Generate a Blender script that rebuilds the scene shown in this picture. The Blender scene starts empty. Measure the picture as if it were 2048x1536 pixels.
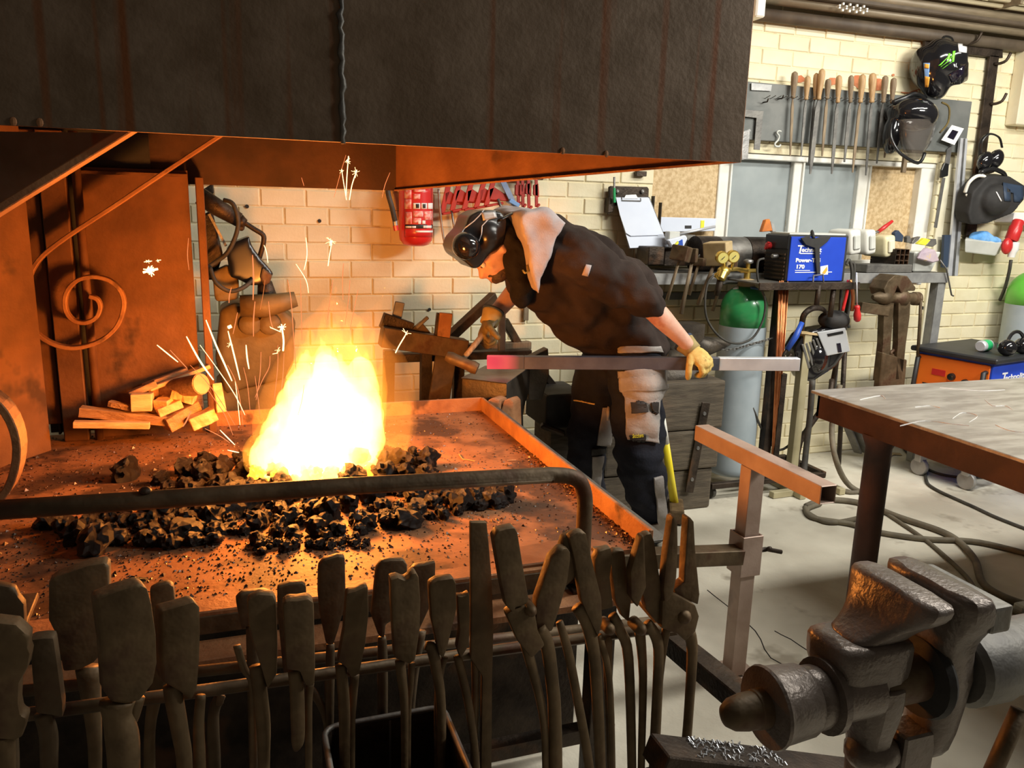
import bpy, bmesh, math, random
from math import sin, cos, pi, radians, sqrt
from mathutils import Vector, Matrix, noise
from mathutils.bvhtree import BVHTree
random.seed(7)
SC = bpy.context.scene
COL = SC.collection
# ---------------------------------------------------------------- camera
FPX = 1600.0                       # focal length in pixels of the 2048 x 1536 frame
AZ, PITCH, ROLL, EYE = radians(19.4), radians(12.5), radians(1.55), 1.55
_f = Vector((sin(AZ)*cos(PITCH), cos(AZ)*cos(PITCH), -sin(PITCH)))
_r0 = Vector((cos(AZ), -sin(AZ), 0)); _u0 = _r0.cross(_f)
_r = _r0*cos(ROLL) + _u0*sin(ROLL); _u = _u0*cos(ROLL) - _r0*sin(ROLL)
CAM = Vector((0, 0, EYE))
cd = bpy.data.cameras.new('camera'); cam = bpy.data.objects.new('camera', cd); COL.objects.link(cam)
cd.sensor_width = 36; cd.lens = 36*FPX/2048; cd.clip_start = .05
cam.matrix_world = Matrix(((_r.x, _u.x, -_f.x, CAM.x), (_r.y, _u.y, -_f.y, CAM.y), (_r.z, _u.z, -_f.z, CAM.z), (0, 0, 0, 1)))
SC.camera = cam
# ---------------------------------------------------------------- world, lamps, exposure
w = bpy.data.worlds.new('world'); SC.world = w; w.use_nodes = True
w.node_tree.nodes['Background'].inputs[0].default_value = (1, .84, .64, 1)
w.node_tree.nodes['Background'].inputs[1].default_value = .055
def area(name, loc, tgt, sx, sy, power, col):
    l = bpy.data.lights.new(name, 'AREA'); l.shape = 'RECTANGLE'; l.size = sx; l.size_y = sy
    l.energy = power; l.color = col
    o = bpy.data.objects.new(name, l); COL.objects.link(o); o.location = loc
    o.rotation_euler = (Vector(tgt)-Vector(loc)).to_track_quat('-Z', 'Y').to_euler(); return o
area('ceiling_lamp', (4.1, 2.2, 3.25), (4.1, 2.4, 0), 1.5, .22, 41, (1, .97, .88))
area('ceiling_lamp', (2.5, 1.95, 3.25), (2.4, 2.4, 0), 1.5, .22, 38, (1, .97, .88))
area('ceiling_lamp', (4.0, .6, 2.9), (3.3, 4.15, .9), 1.5, .25, 86, (1, .97, .88))
SC.view_settings.view_transform = 'Standard'; SC.view_settings.look = 'None'
SC.view_settings.exposure = .35; SC.view_settings.gamma = 1; SC.view_settings.use_curve_mapping = False
SC.cycles.use_adaptive_sampling = True; SC.cycles.adaptive_threshold = .05; SC.cycles.max_bounces = 4; SC.cycles.diffuse_bounces = 3; SC.cycles.glossy_bounces = 3; SC.cycles.transparent_max_bounces = 12; SC.cycles.volume_bounces = 0
SC.cycles.use_denoising = True; SC.cycles.sample_clamp_indirect = 4; SC.cycles.caustics_reflective = False
# ---------------------------------------------------------------- points of the place seen at a photo position
def RAY(x, y): return _f + _r*((x-1024)/FPX) - _u*((y-768)/FPX)
def PY(x, y, Y): d = RAY(x, y); return CAM + d*(Y/d.y)
def PZ(x, y, Z): d = RAY(x, y); return CAM + d*((Z-EYE)/d.z)
def PX(x, y, X): d = RAY(x, y); return CAM + d*(X/d.x)
def PROJ(p):
    d = Vector(p)-CAM; z = d.dot(_f); return (1024+FPX*d.dot(_r)/z, 768-FPX*d.dot(_u)/z)
def SZ(px, Y, x=1024, y=768):      # metres that px pixels span at depth Y near (x, y)
    return (PY(x+px/2, y, Y)-PY(x-px/2, y, Y)).length
V = Vector
WL = {}
# ---------------------------------------------------------------- materials
MATS = {}
def mat(name, c1, c2=None, scale=6, rough=.6, metal=0, bump=0, bscale=60, lo=.38, hi=.62, stretch=None, c3=None, s3=2.5, t3=.62, spec=.5, trans=0, alpha=1, emit=None, es=0, coat=0):
    m = bpy.data.materials.new(name); m.use_nodes = True; nt = m.node_tree; b = nt.nodes['Principled BSDF']
    N = nt.nodes.new; L = nt.links.new
    def rgba(c): return (c[0], c[1], c[2], 1)
    b.inputs['Base Color'].default_value = rgba(c1); b.inputs['Roughness'].default_value = rough; b.inputs['Metallic'].default_value = metal
    b.inputs['Specular IOR Level'].default_value = spec; b.inputs['Alpha'].default_value = alpha
    b.inputs['Transmission Weight'].default_value = trans; b.inputs['Coat Weight'].default_value = coat
    if emit: b.inputs['Emission Color'].default_value = rgba(emit); b.inputs['Emission Strength'].default_value = es
    tc = N('ShaderNodeTexCoord'); src = tc.outputs['Object']
    if stretch:
        mp = N('ShaderNodeMapping'); mp.inputs['Scale'].default_value = stretch; L(src, mp.inputs[0]); src = mp.outputs[0]
    def nz(s, det=3):
        n = N('ShaderNodeTexNoise'); n.inputs['Scale'].default_value = s; n.inputs['Detail'].default_value = det; n.inputs['Roughness'].default_value = .6
        L(src, n.inputs['Vector']); return n
    out = None
    if c2:
        n = nz(scale); r = N('ShaderNodeValToRGB'); r.color_ramp.elements[0].position = lo; r.color_ramp.elements[1].position = hi
        r.color_ramp.elements[0].color = rgba(c1); r.color_ramp.elements[1].color = rgba(c2); L(n.outputs['Fac'], r.inputs[0]); out = r.outputs[0]
        if c3:
            n3 = nz(s3, 4); r3 = N('ShaderNodeValToRGB'); r3.color_ramp.elements[0].position = t3; r3.color_ramp.elements[1].position = t3+.08
            L(n3.outputs['Fac'], r3.inputs[0]); mx = N('ShaderNodeMixRGB'); L(r3.outputs[0], mx.inputs[0]); L(out, mx.inputs[1]); mx.inputs[2].default_value = rgba(c3); out = mx.outputs[0]
        L(out, b.inputs['Base Color'])
    if bump:
        n = nz(bscale, 2); bp = N('ShaderNodeBump'); bp.inputs['Strength'].default_value = bump; bp.inputs['Distance'].default_value = .01
        L(n.outputs['Fac'], bp.inputs['Height']); L(bp.outputs[0], b.inputs['Normal'])
    MATS[name] = m; return m
def emis(name, col, s):
    m = bpy.data.materials.new(name); m.use_nodes = True; nt = m.node_tree; nt.nodes.clear()
    e = nt.nodes.new('ShaderNodeEmission'); o = nt.nodes.new('ShaderNodeOutputMaterial'); e.inputs[0].default_value = (*col, 1); e.inputs[1].default_value = s
    nt.links.new(e.outputs[0], o.inputs[0]); return m
mat('black_iron', (.026, .018, .013), (.068, .048, .034), 9, .55, .55, .25, 90, c3=(.16, .075, .035), t3=.6)
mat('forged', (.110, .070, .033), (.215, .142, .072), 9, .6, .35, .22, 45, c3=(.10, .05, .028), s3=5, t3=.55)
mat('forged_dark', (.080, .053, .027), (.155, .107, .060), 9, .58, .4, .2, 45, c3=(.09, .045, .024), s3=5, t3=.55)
mat('vise_iron', (.125, .10, .085), (.20, .165, .145), 9, .38, .35, .2, 90, c3=(.22, .20, .19), s3=6, t3=.64)
mat('steel', (.20, .20, .20), (.34, .33, .32), 7, .42, .8, .1, 60, c3=(.12, .10, .085))
mat('steel_dull', (.13, .125, .12), (.23, .22, .20), 7, .55, .6, .15, 60, c3=(.10, .07, .05))
mat('steel_grey', (.30, .30, .30), (.42, .42, .41), 9, .5, .5, .08, 50)
mat('bright_steel', (.60, .62, .66), (.74, .76, .80), 7, .34, .4)
mat('rust_plate', (.19, .078, .030), (.29, .128, .052), 5, .68, .15, .15, 70, c3=(.11, .048, .022), s3=4, t3=.6)
mat('ochre', (.15, .095, .035), (.25, .165, .065), 6, .6, .1, .2, 40)
mat('rust_dark', (.115, .046, .016), (.19, .080, .030), 5, .68, .15, .15, 70, c3=(.07, .03, .013), s3=4, t3=.6)
mat('dark_brown_sheet', (.045, .020, .010), (.085, .038, .018), 5, .75, .1, .15, 70)  # dark brown steel, darker than the other hood sheets
mat('rust_frame', (.28, .12, .05), (.42, .20, .085), 7, .65, .2, .2, 80, c3=(.12, .06, .032), s3=6, t3=.58)
mat('red_brown', (.042, .017, .011), (.072, .030, .019), 6, .55, .2, .15, 60, c3=(.10, .05, .035))
mat('table_top', (.30, .27, .24), (.46, .43, .39), 4, .42, .55, .06, 50, stretch=(1.2, 4, 1), c3=(.62, .60, .58), s3=3.0, t3=.66)
mat('concrete', (.53, .49, .40), (.70, .66, .55), 2.2, .85, 0, .25, 40, c3=(.36, .32, .25), s3=3.2, t3=.61)
mat('brick_paint', (.80, .71, .47), (.88, .80, .57), 3.5, .62, 0, .12, 60, c3=(.70, .60, .38), s3=6, t3=.64)
mat('brick_paint2', (.74, .65, .43), (.85, .77, .54), 3.5, .62, 0, .14, 60, c3=(.60, .50, .31), s3=6, t3=.62)
mat('brick_red', (.55, .17, .07), (.62, .24, .11), 20, .85, 0, .3, 60)
mat('mortar', (.72, .63, .41), (.82, .74, .51), 9, .75, 0, .3, 70, c3=(.50, .41, .26), s3=5, t3=.62)
mat('white_paint', (.82, .80, .72), (.88, .87, .82), 5, .5, 0, .05, 60, c3=(.62, .54, .40), s3=6, t3=.62)
mat('cream_paint', (.76, .70, .52), (.82, .77, .60), 5, .55)
mat('grey_pane', (.30, .34, .35), (.36, .40, .405), 4, .45, 0, .03, 200)
mat('chipboard', (.52, .36, .18), (.70, .53, .31), 45, .7, 0, .15, 90, c3=(.42, .27, .12), s3=5, t3=.6)
mat('slate_board', (.12, .13, .125), (.19, .195, .185), 4, .6, .2, .1, 40)
mat('wood_handle', (.42, .26, .12), (.58, .39, .20), 8, .55, 0, .1, 60, stretch=(10, 10, 1.2))
mat('wood_grey', (.20, .14, .085), (.32, .24, .15), 8, .7, 0, .2, 60, stretch=(10, 10, 1.2))
mat('wood_tan', (.40, .29, .14), (.55, .41, .22), 7, .65)
mat('block_wood', (.065, .050, .034), (.12, .094, .064), 6, .75, 0, .3, 30, stretch=(1, 3, 9), c3=(.07, .05, .035), s3=3, t3=.6)
mat('firewood', (.62, .36, .17), (.78, .52, .28), 9, .8, 0, .3, 40, stretch=(1, 6, 6))
mat('firewood_bark', (.30, .16, .08), (.45, .26, .13), 9, .85, 0, .5, 40, stretch=(1, 6, 6))
mat('log_end', (.55, .25, .12), (.66, .34, .18), 12, .8)
mat('coal', (.014, .011, .009), (.04, .028, .021), 40, .34, .15, .8, 120, c3=(.15, .09, .06), s3=40, t3=.60)
mat('grit', (.03, .022, .018), (.16, .085, .05), 60, .35, .3)
mat('anvil', (.055, .045, .036), (.11, .09, .07), 7, .5, .5, .2, 60, c3=(.20, .135, .06), s3=4, t3=.62)
mat('tray_plate', (.24, .105, .042), (.36, .165, .072), 5, .66, .15, .15, 70, c3=(.085, .042, .022), s3=3.2, t3=.48)
mat('anvil_face', (.17, .145, .13), (.27, .24, .22), 5, .4, .7, .1, 60)
mat('leather', (.52, .34, .08), (.70, .50, .16), 12, .75, 0, .3, 60, c3=(.30, .18, .04), s3=16, t3=.6)
mat('leather_dark', (.11, .075, .018), (.19, .135, .04), 10, .75, 0, .3, 60, c3=(.07, .05, .02), s3=9, t3=.55)
mat('cuff', (.30, .22, .08), (.38, .29, .12), 14, .8)
mat('navy_trim', (.03, .05, .09))
mat('skin', (.66, .36, .26), (.76, .46, .35), 12, .5, 0, .08, 90, c3=(.60, .27, .19), s3=6, t3=.6)
mat('hoodie', (.030, .021, .018), (.050, .036, .031), 5, .95, 0, .2, 160, spec=.15)
mat('hood_lining', (.42, .36, .36), (.52, .46, .46), 7, .95, 0, .2, 160, spec=.1)
mat('jacket_black', (.012, .010, .009), (.020, .017, .016), 6, .9, 0, .2, 120, spec=.2)
mat('trousers', (.012, .013, .020), (.022, .023, .032), 6, .9, 0, .25, 90, spec=.2)
mat('trouser_grey', (.30, .275, .26), (.40, .37, .35), 8, .92, 0, .2, 120, spec=.15)
mat('black_plastic', (.012, .012, .013), rough=.28, spec=.6)
mat('black_gloss', (.010, .010, .012), rough=.12, spec=.7, coat=.5)
mat('black_matte', (.016, .015, .015), (.03, .028, .027), 7, .75, 0, .1, 60)
mat('rubber', (.035, .033, .028), (.065, .06, .05), 14, .65)
mat('rubber_dusty', (.12, .10, .07), (.19, .165, .115), 8, .75, 0, .2, 60)
mat('chrome', (.85, .88, .93), rough=.2, metal=.55)
mat('stand_steel', (.38, .27, .215), (.47, .35, .29), 7, .5, .3, .1, 60, c3=(.20, .15, .12))
mat('hair', (.05, .03, .02), (.09, .055, .035), 30, .7, 0, .4, 120)
mat('red_paint', (.62, .025, .02), (.70, .04, .03), 6, .28, 0, coat=.3)
mat('clamp_red', (.33, .022, .014), (.46, .04, .025), 9, .45, .1)
mat('label_pink', (.80, .22, .20), (.88, .55, .52), 60, .5, lo=.45, hi=.6)
mat('white', (.86, .86, .86), rough=.5)
mat('label_black', (.02, .02, .02), rough=.5)
mat('paper', (.70, .76, .90), (.74, .80, .93), 5, .8)
mat('clipboard', (.10, .10, .11), rough=.5)
mat('green_paint', (.035, .33, .10), (.05, .40, .13), 5, .3, coat=.3)
mat('green_bright', (.13, .55, .06), (.18, .62, .09), 5, .35)
mat('cyl_grey', (.34, .40, .44), (.40, .46, .50), 5, .4, 0, .03, 40, c3=(.50, .52, .54), s3=5, t3=.66)
mat('brass', (.62, .42, .09), (.72, .52, .14), 12, .32, .9)
mat('gauge_face', (.70, .60, .18), rough=.4)
mat('welder_blue', (.012, .055, .50), (.016, .07, .58), 4, .4)
mat('welder_orange', (.86, .17, .015), (.90, .21, .02), 4, .45)
mat('welder_black', (.018, .020, .022), (.03, .03, .034), 6, .5)
mat('copper', (.50, .17, .06), (.68, .28, .12), 22, .32, .85, stretch=(9, 9, 1))
mat('khaki', (.40, .35, .21), (.48, .43, .27), 6, .5, .1)
mat('jug_white', (.80, .79, .72), (.86, .85, .80), 5, .45)
mat('jug_yellow', (.74, .66, .40), (.80, .73, .48), 5, .45)
mat('poly_grey', (.55, .56, .52), (.64, .65, .61), 5, .6)
mat('cloth_blue', (.12, .36, .78), (.22, .48, .86), 14, .9, 0, .4, 40)
mat('yellow', (.90, .72, .02), (.92, .76, .05), 4, .4)
mat('orange_plastic', (.75, .22, .03), (.55, .16, .03), 12, .5)
mat('red_plastic', (.60, .03, .03), rough=.3)
mat('blue_plastic', (.02, .08, .45), rough=.4)
mat('green_plastic', (.02, .42, .14), rough=.4)
mat('neon_green', (.22, .85, .05), rough=.5)
mat('logo_orange', (.85, .42, .06), rough=.5)
mat('logo_blue', (.20, .38, .72), rough=.5)
mat('blue_steel', (.22, .27, .42), (.34, .40, .56), 6, .35, .6)
mat('visor', (.10, .085, .075), rough=.12, alpha=.55, spec=.7)
mat('lens_dark', (.01, .008, .02), rough=.05, spec=1, coat=1)
mat('bag_purple', (.40, .32, .40), (.52, .42, .46), 9, .6, c3=(.70, .50, .10), s3=9, t3=.6)
mat('logo_yellow', (.85, .80, .05), rough=.6)
mat('pipe_brown', (.19, .15, .095), (.27, .215, .14), 4, .5, .1, stretch=(1, 6, 6))
mat('pipe_dark', (.075, .055, .038), (.12, .09, .06), 5, .6)
mat('pipe_cream', (.46, .40, .26), (.54, .47, .31), 4, .5)
mat('flame_glow_coal', (.9, .25, .03), emit=(1, .22, .02), es=3.2)
# hot bar end: colour of heated steel, glowing towards its tip
mat('bar_scale', (.085, .085, .11), (.13, .13, .16), 8, .5, .3, .1, 60)
m = mat('hot_bar', (.10, .10, .125), rough=.5, metal=.3)
nt = m.node_tree; tc = nt.nodes.new('ShaderNodeTexCoord'); sp = nt.nodes.new('ShaderNodeSeparateXYZ'); rp = nt.nodes.new('ShaderNodeValToRGB'); mr = nt.nodes.new('ShaderNodeMapRange')
nt.links.new(tc.outputs['Generated'], sp.inputs[0]); nt.links.new(sp.outputs[0], mr.inputs[0]); nt.links.new(mr.outputs[0], rp.inputs[0])
rp.color_ramp.elements[0].color = (1, .055, .085, 1); rp.color_ramp.elements[1].position = .82; rp.color_ramp.elements[1].color = (0, 0, 0, 1)
e_ = rp.color_ramp.elements.new(.5); e_.color = (.72, .03, .06, 1)
nt.links.new(rp.outputs[0], nt.nodes['Principled BSDF'].inputs['Emission Color']); nt.nodes['Principled BSDF'].inputs['Emission Strength'].default_value = .7
# hood sheet: dark mill-scale steel with rust runs down its face
m = mat('hood_sheet', (.125, .080, .046), (.185, .128, .085), 8, .6, .25, .12, 70)
nt = m.node_tree; N = nt.nodes.new; L = nt.links.new; b = nt.nodes['Principled BSDF']; base = b.inputs['Base Color'].links[0].from_socket
tc = N('ShaderNodeTexCoord'); mp = N('ShaderNodeMapping'); mp.inputs['Scale'].default_value = (15, 15, .28); n = N('ShaderNodeTexNoise'); n.inputs['Scale'].default_value = 1.0; n.inputs['Detail'].default_value = 3
r = N('ShaderNodeValToRGB'); r.color_ramp.elements[0].position = .58; r.color_ramp.elements[1].position = .66
L(tc.outputs['Object'], mp.inputs[0]); L(mp.outputs[0], n.inputs['Vector']); L(n.outputs['Fac'], r.inputs[0])
mx = N('ShaderNodeMixRGB'); L(r.outputs[0], mx.inputs[0]); L(base, mx.inputs[1]); mx.inputs[2].default_value = (.17, .055, .014, 1); L(mx.outputs[0], b.inputs['Base Color'])
def volmat(name, col, s):
    m = bpy.data.materials.new(name); m.use_nodes = True; nt = m.node_tree; nt.nodes.clear()
    e = nt.nodes.new('ShaderNodeEmission'); o = nt.nodes.new('ShaderNodeOutputMaterial'); e.inputs[0].default_value = (*col, 1); e.inputs[1].default_value = s
    nt.links.new(e.outputs[0], o.inputs['Volume']); MATS[name] = m; return m
# ---------------------------------------------------------------- mesh builder
def frame(d, up=(0, 0, 1)):
    d = V(d).normalized(); up = V(up)
    if abs(d.dot(up.normalized())) > .98: up = V((0, 1, 0)) if abs(d.y) < .9 else V((1, 0, 0))
    a = up.cross(d).normalized(); return a, d.cross(a).normalized(), d
class MB:
    def __init__(s): s.v = []; s.f = []
    def add(s, vs, fs):
        k = len(s.v); s.v += [V(p) for p in vs]; s.f += [[i+k for i in q] for q in fs]; return s
    def box(s, c, d, R=None):
        c = V(c); h = [x/2 for x in d]; vs = []
        for x in (-1, 1):
            for y in (-1, 1):
                for z in (-1, 1):
                    p = V((x*h[0], y*h[1], z*h[2])); vs.append(c+(R@p if R else p))
        return s.add(vs, [(0, 1, 3, 2), (4, 6, 7, 5), (0, 4, 5, 1), (2, 3, 7, 6), (0, 2, 6, 4), (1, 5, 7, 3)])
    def mm(s, a, b): return s.box([(a[i]+b[i])/2 for i in range(3)], [abs(b[i]-a[i]) for i in range(3)])
    def bar(s, a, b, w, h, up=(0, 0, 1)):
        a = V(a); b = V(b); x, y, d = frame(b-a, up); vs = []
        for p in (a, b):
            for i, j in ((-1, -1), (1, -1), (1, 1), (-1, 1)): vs.append(p+x*(i*w/2)+y*(j*h/2))
        return s.add(vs, [(0, 3, 2, 1), (4, 5, 6, 7), (0, 1, 5, 4), (1, 2, 6, 5), (2, 3, 7, 6), (3, 0, 4, 7)])
    def pipe(s, a, b, w, h, t, up=(0, 0, 1)):     # hollow rectangular tube
        a = V(a); b = V(b); x, y, d = frame(b-a, up); vs = []
        for p in (a, b):
            for k in (1, 0):
                W = w/2-(0 if k else t); H = h/2-(0 if k else t)
                for i, j in ((-1, -1), (1, -1), (1, 1), (-1, 1)): vs.append(p+x*(i*W)+y*(j*H))
        fs = []
        for i in range(4):
            j = (i+1) % 4
            fs += [(i, j, j+8, i+8), (4+i, 12+i, 12+j, 4+j), (i, 4+i, 4+j, j), (8+i, 8+j, 12+j, 12+i)]
        return s.add(vs, fs)
    def tube(s, pts, r, n=8, flat=None, up=(0, 0, 1)):
        pts = [V(p) for p in pts]; m = len(pts); rs = r if isinstance(r, (list, tuple)) else [r]*m
        vs = []; fs = []; prev = None
        for i, p in enumerate(pts):
            d = (pts[min(i+1, m-1)]-pts[max(i-1, 0)])
            if d.length < 1e-9: d = V((0, 0, 1))
            d.normalize()
            if prev is None: a, b_, _ = frame(d, up)
            else:
                a = prev-d*prev.dot(d)
                a = a.normalized() if a.length > 1e-6 else frame(d, up)[0]
                b_ = d.cross(a)
            prev = a
            for k in range(n):
                t = 2*pi*k/n+pi/n; vs.append(p+(a*cos(t)+b_*sin(t)*(flat or 1))*rs[i])
        for i in range(m-1):
            for k in range(n):
                q = (k+1) % n; fs.append((i*n+k, i*n+q, (i+1)*n+q, (i+1)*n+k))
        fs.append(tuple(range(n-1, -1, -1))); fs.append(tuple((m-1)*n+k for k in range(n)))
        return s.add(vs, fs)
    def lathe(s, prof, o, d=(0, 0, 1), n=20, sc=(1, 1)):
        a, b_, d = frame(d); o = V(o); vs = []; fs = []; m = len(prof)
        for r, h in prof:
            for k in range(n):
                t = 2*pi*k/n; vs.append(o+d*h+(a*cos(t)*sc[0]+b_*sin(t)*sc[1])*max(r, 1e-4))
        for i in range(m-1):
            for k in range(n):
                q = (k+1) % n; fs.append((i*n+k, i*n+q, (i+1)*n+q, (i+1)*n+k))
        fs.append(tuple(range(n-1, -1, -1))); fs.append(tuple((m-1)*n+k for k in range(n)))
        return s.add(vs, fs)
    def prism(s, pts, ext):
        n = len(pts); pts = [V(p) for p in pts]; ext = V(ext)
        fs = [tuple(range(n)), tuple(range(2*n-1, n-1, -1))]+[(i, (i+1) % n, n+(i+1) % n, n+i) for i in range(n)]
        return s.add(pts+[p+ext for p in pts], fs)
    def slab(s, px, Y, ext): return s.prism([PY(x, y, Y) for x, y in px], ext)
    def loft(s, rings):
        n = len(rings[0]); vs = [p for r in rings for p in r]; fs = []
        for i in range(len(rings)-1):
            for k in range(n):
                q = (k+1) % n; fs.append((i*n+k, i*n+q, (i+1)*n+q, (i+1)*n+k))
        fs.append(tuple(range(n-1, -1, -1))); fs.append(tuple((len(rings)-1)*n+k for k in range(n)))
        return s.add(vs, fs)
    def ball(s, c, r, R=None, n=14, m=9):
        r = (r, r, r) if not isinstance(r, (list, tuple)) else r; vs = []; fs = []; c = V(c)
        for i in range(1, m):
            t = pi*i/m
            for k in range(n):
                p = 2*pi*k/n; q = V((r[0]*sin(t)*cos(p), r[1]*sin(t)*sin(p), r[2]*cos(t))); vs.append(c+(R@q if R else q))
        for i in range(m-2):
            for k in range(n):
                q = (k+1) % n; fs.append((i*n+k, (i+1)*n+k, (i+1)*n+q, i*n+q))
        for zz, base, o in ((r[2], 0, 0), (-r[2], (m-2)*n, 1)):
            q = V((0, 0, zz)); vs.append(c+(R@q if R else q)); top = len(vs)-1
            for k in range(n): fs.append((top, base+k, base+(k+1) % n) if not o else (top, base+(k+1) % n, base+k))
        return s.add(vs, fs)
    def cap(s, a, b, r0, r1, n=12):               # closed tapered limb
        a = V(a); b = V(b); d = (b-a).normalized(); pts = []; rs = []
        for t in (90, 60, 30): pts.append(a-d*r0*sin(radians(t))); rs.append(max(r0*cos(radians(t)), .001))
        pts.append(a); rs.append(r0); pts.append(b); rs.append(r1)
        for t in (30, 60, 90): pts.append(b+d*r1*sin(radians(t))); rs.append(max(r1*cos(radians(t)), .001))
        return s.tube(pts, rs, n)
    def mesh(s, name, bevel=0, seg=1, sub=0):
        c = V((0, 0, 0))
        lo = V([min(p[i] for p in s.v) for i in range(3)]); hi = V([max(p[i] for p in s.v) for i in range(3)]); c = (lo+hi)/2
        me = bpy.data.meshes.new(name); me.from_pydata([p-c for p in s.v], [], s.f)
        bm = bmesh.new(); bm.from_mesh(me)
        bmesh.ops.recalc_face_normals(bm, faces=bm.faces)
        if bevel:
            es = [e for e in bm.edges if len(e.link_faces) == 2 and e.calc_face_angle(0) > .5]
            bmesh.ops.bevel(bm, geom=es, offset=bevel, segments=seg, affect='EDGES', clamp_overlap=True, profile=.6)
        bm.to_mesh(me); bm.free(); return me, c
    def build(s, name, m, parent=None, smooth=False, bevel=0, seg=1, kind=None, label=None, sub=0, ang=None):
        me, c = s.mesh(name, bevel, seg)
        o = obj(name, me, c, m, parent)
        if smooth:
            me.polygons.foreach_set('use_smooth', [True]*len(me.polygons))
            if ang: me.set_sharp_from_angle(angle=radians(ang))
        if sub:
            md = o.modifiers.new('sub', 'SUBSURF'); md.levels = sub; md.render_levels = sub
        if kind: o['kind'] = kind
        if label: o['label'] = label
        return o
def obj(name, me, c, m, parent=None):
    o = bpy.data.objects.new(name, me); COL.objects.link(o)
    if m: me.materials.append(MATS[m] if isinstance(m, str) else m)
    c = V(c); o.location = c-(WL[parent.name] if parent else V((0, 0, 0))); o.parent = parent; WL[o.name] = c
    return o
def thing(name, label, cat, loc, group=None):
    o = bpy.data.objects.new(name, None); COL.objects.link(o); o.location = loc; o.empty_display_size = .05; WL[o.name] = V(loc)
    o['label'] = label; o['category'] = cat
    if group: o['group'] = group
    return o
def tag(o, label, cat, group=None, kind=None):
    if label: o['label'] = label
    if cat: o['category'] = cat
    if group: o['group'] = group
    if kind: o['kind'] = kind
    return o
def struct(o, label=None):
    o['kind'] = 'structure'
    if label: o['label'] = label
    return o
def structE(name, loc):
    o = bpy.data.objects.new(name, None); COL.objects.link(o); o.location = loc; o.empty_display_size = .05; WL[o.name] = V(loc); o['kind'] = 'structure'; return o
def organic(mb, name, m, parent, voxel=.012, it=8, fac=.5, disp=None):
    """one continuous skin over overlapping closed shapes"""
    me, c = mb.mesh(name+'_raw'); t = bpy.data.objects.new('tmp', me); COL.objects.link(t)
    md = t.modifiers.new('r', 'REMESH'); md.mode = 'VOXEL'; md.voxel_size = voxel
    sm = t.modifiers.new('s', 'SMOOTH'); sm.iterations = it; sm.factor = fac
    dg = bpy.context.evaluated_depsgraph_get(); dg.update(); nm = bpy.data.meshes.new_from_object(t.evaluated_get(dg)); nm.name = name
    bpy.data.objects.remove(t); bpy.data.meshes.remove(me)
    if disp:
        ns = [v.normal.copy() for v in nm.vertices]
        for v, n in zip(nm.vertices, ns): v.co += n*disp(v.co+c)
    nm.polygons.foreach_set('use_smooth', [True]*len(nm.polygons))
    return obj(name, nm, c, m, parent)
def bvh(o):
    off = WL[o.name]; me = o.data
    return BVHTree.FromPolygons([v.co+off for v in me.vertices], [tuple(p.vertices) for p in me.polygons])
def patch(quad, tree, name, m, parent, nx=8, ny=8, off=.004, label=None, fall=None):
    """a thin piece lying on a curved surface; quad = four photo corners (tl, tr, br, bl)"""
    q = [V((a, b)) for a, b in quad]; P = []; 
    for j in range(ny+1):
        for i in range(nx+1):
            s, t = i/nx, j/ny; p = (q[0]*(1-s)+q[1]*s)*(1-t)+(q[3]*(1-s)+q[2]*s)*t
            d = RAY(p.x, p.y).normalized(); h = tree.ray_cast(CAM, d)
            P.append(None if h[0] is None else (h[0]+h[1]*off*(1 if h[1].dot(d) < 0 else -1), h[0]))
    good = [p for p in P if p]
    if not good: return None
    mb = MB()
    for j in range(ny):
        for i in range(nx):
            k = [j*(nx+1)+i, j*(nx+1)+i+1, (j+1)*(nx+1)+i+1, (j+1)*(nx+1)+i]
            if all(P[a] for a in k) and max((P[a][0]-P[b][0]).length for a in k for b in k) < .12:
                mb.add([P[a][0] for a in k], [(0, 1, 2, 3)])
    if not mb.v: return None
    me, c = mb.mesh(name); bm = bmesh.new(); bm.from_mesh(me); bmesh.ops.remove_doubles(bm, verts=bm.verts, dist=1e-5); bmesh.ops.recalc_face_normals(bm, faces=bm.faces); bm.to_mesh(me); bm.free()
    me.polygons.foreach_set('use_smooth', [True]*len(me.polygons))
    o = obj(name, me, c, m, parent); so = o.modifiers.new('t', 'SOLIDIFY'); so.thickness = off*1.2; so.offset = 0
    if label: o['label'] = label
    return o
def text(s, size, o, xd, yd, m, parent, name='lettering', depth=.0008, shear=0, bold=0, font=None, width=None):
    cu = bpy.data.curves.new(name, 'FONT'); cu.body = s; cu.size = size; cu.extrude = depth; cu.shear = shear; cu.offset = bold; cu.resolution_u = 3
    t = bpy.data.objects.new('tmp', cu); COL.objects.link(t); dg = bpy.context.evaluated_depsgraph_get(); dg.update()
    me = bpy.data.meshes.new_from_object(t.evaluated_get(dg)); bpy.data.objects.remove(t); bpy.data.curves.remove(cu)
    x = V(xd).normalized(); y = (V(yd)-x*V(yd).dot(x)).normalized(); z = x.cross(y); o = V(o); me.name = name
    xs = [v.co.x for v in me.vertices]; k = width/(max(xs)-min(xs)) if width else 1
    for v in me.vertices: c = v.co.copy(); v.co = x*c.x*k+y*c.y+z*c.z
    me.materials.clear()
    return obj(name, me, o, m, parent)
def arc(c, r, a0, a1, n, ax=(1, 0, 0), ay=(0, 0, 1)):
    return [V(c)+V(ax)*(r*cos(a0+(a1-a0)*i/n))+V(ay)*(r*sin(a0+(a1-a0)*i/n)) for i in range(n+1)]
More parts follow.
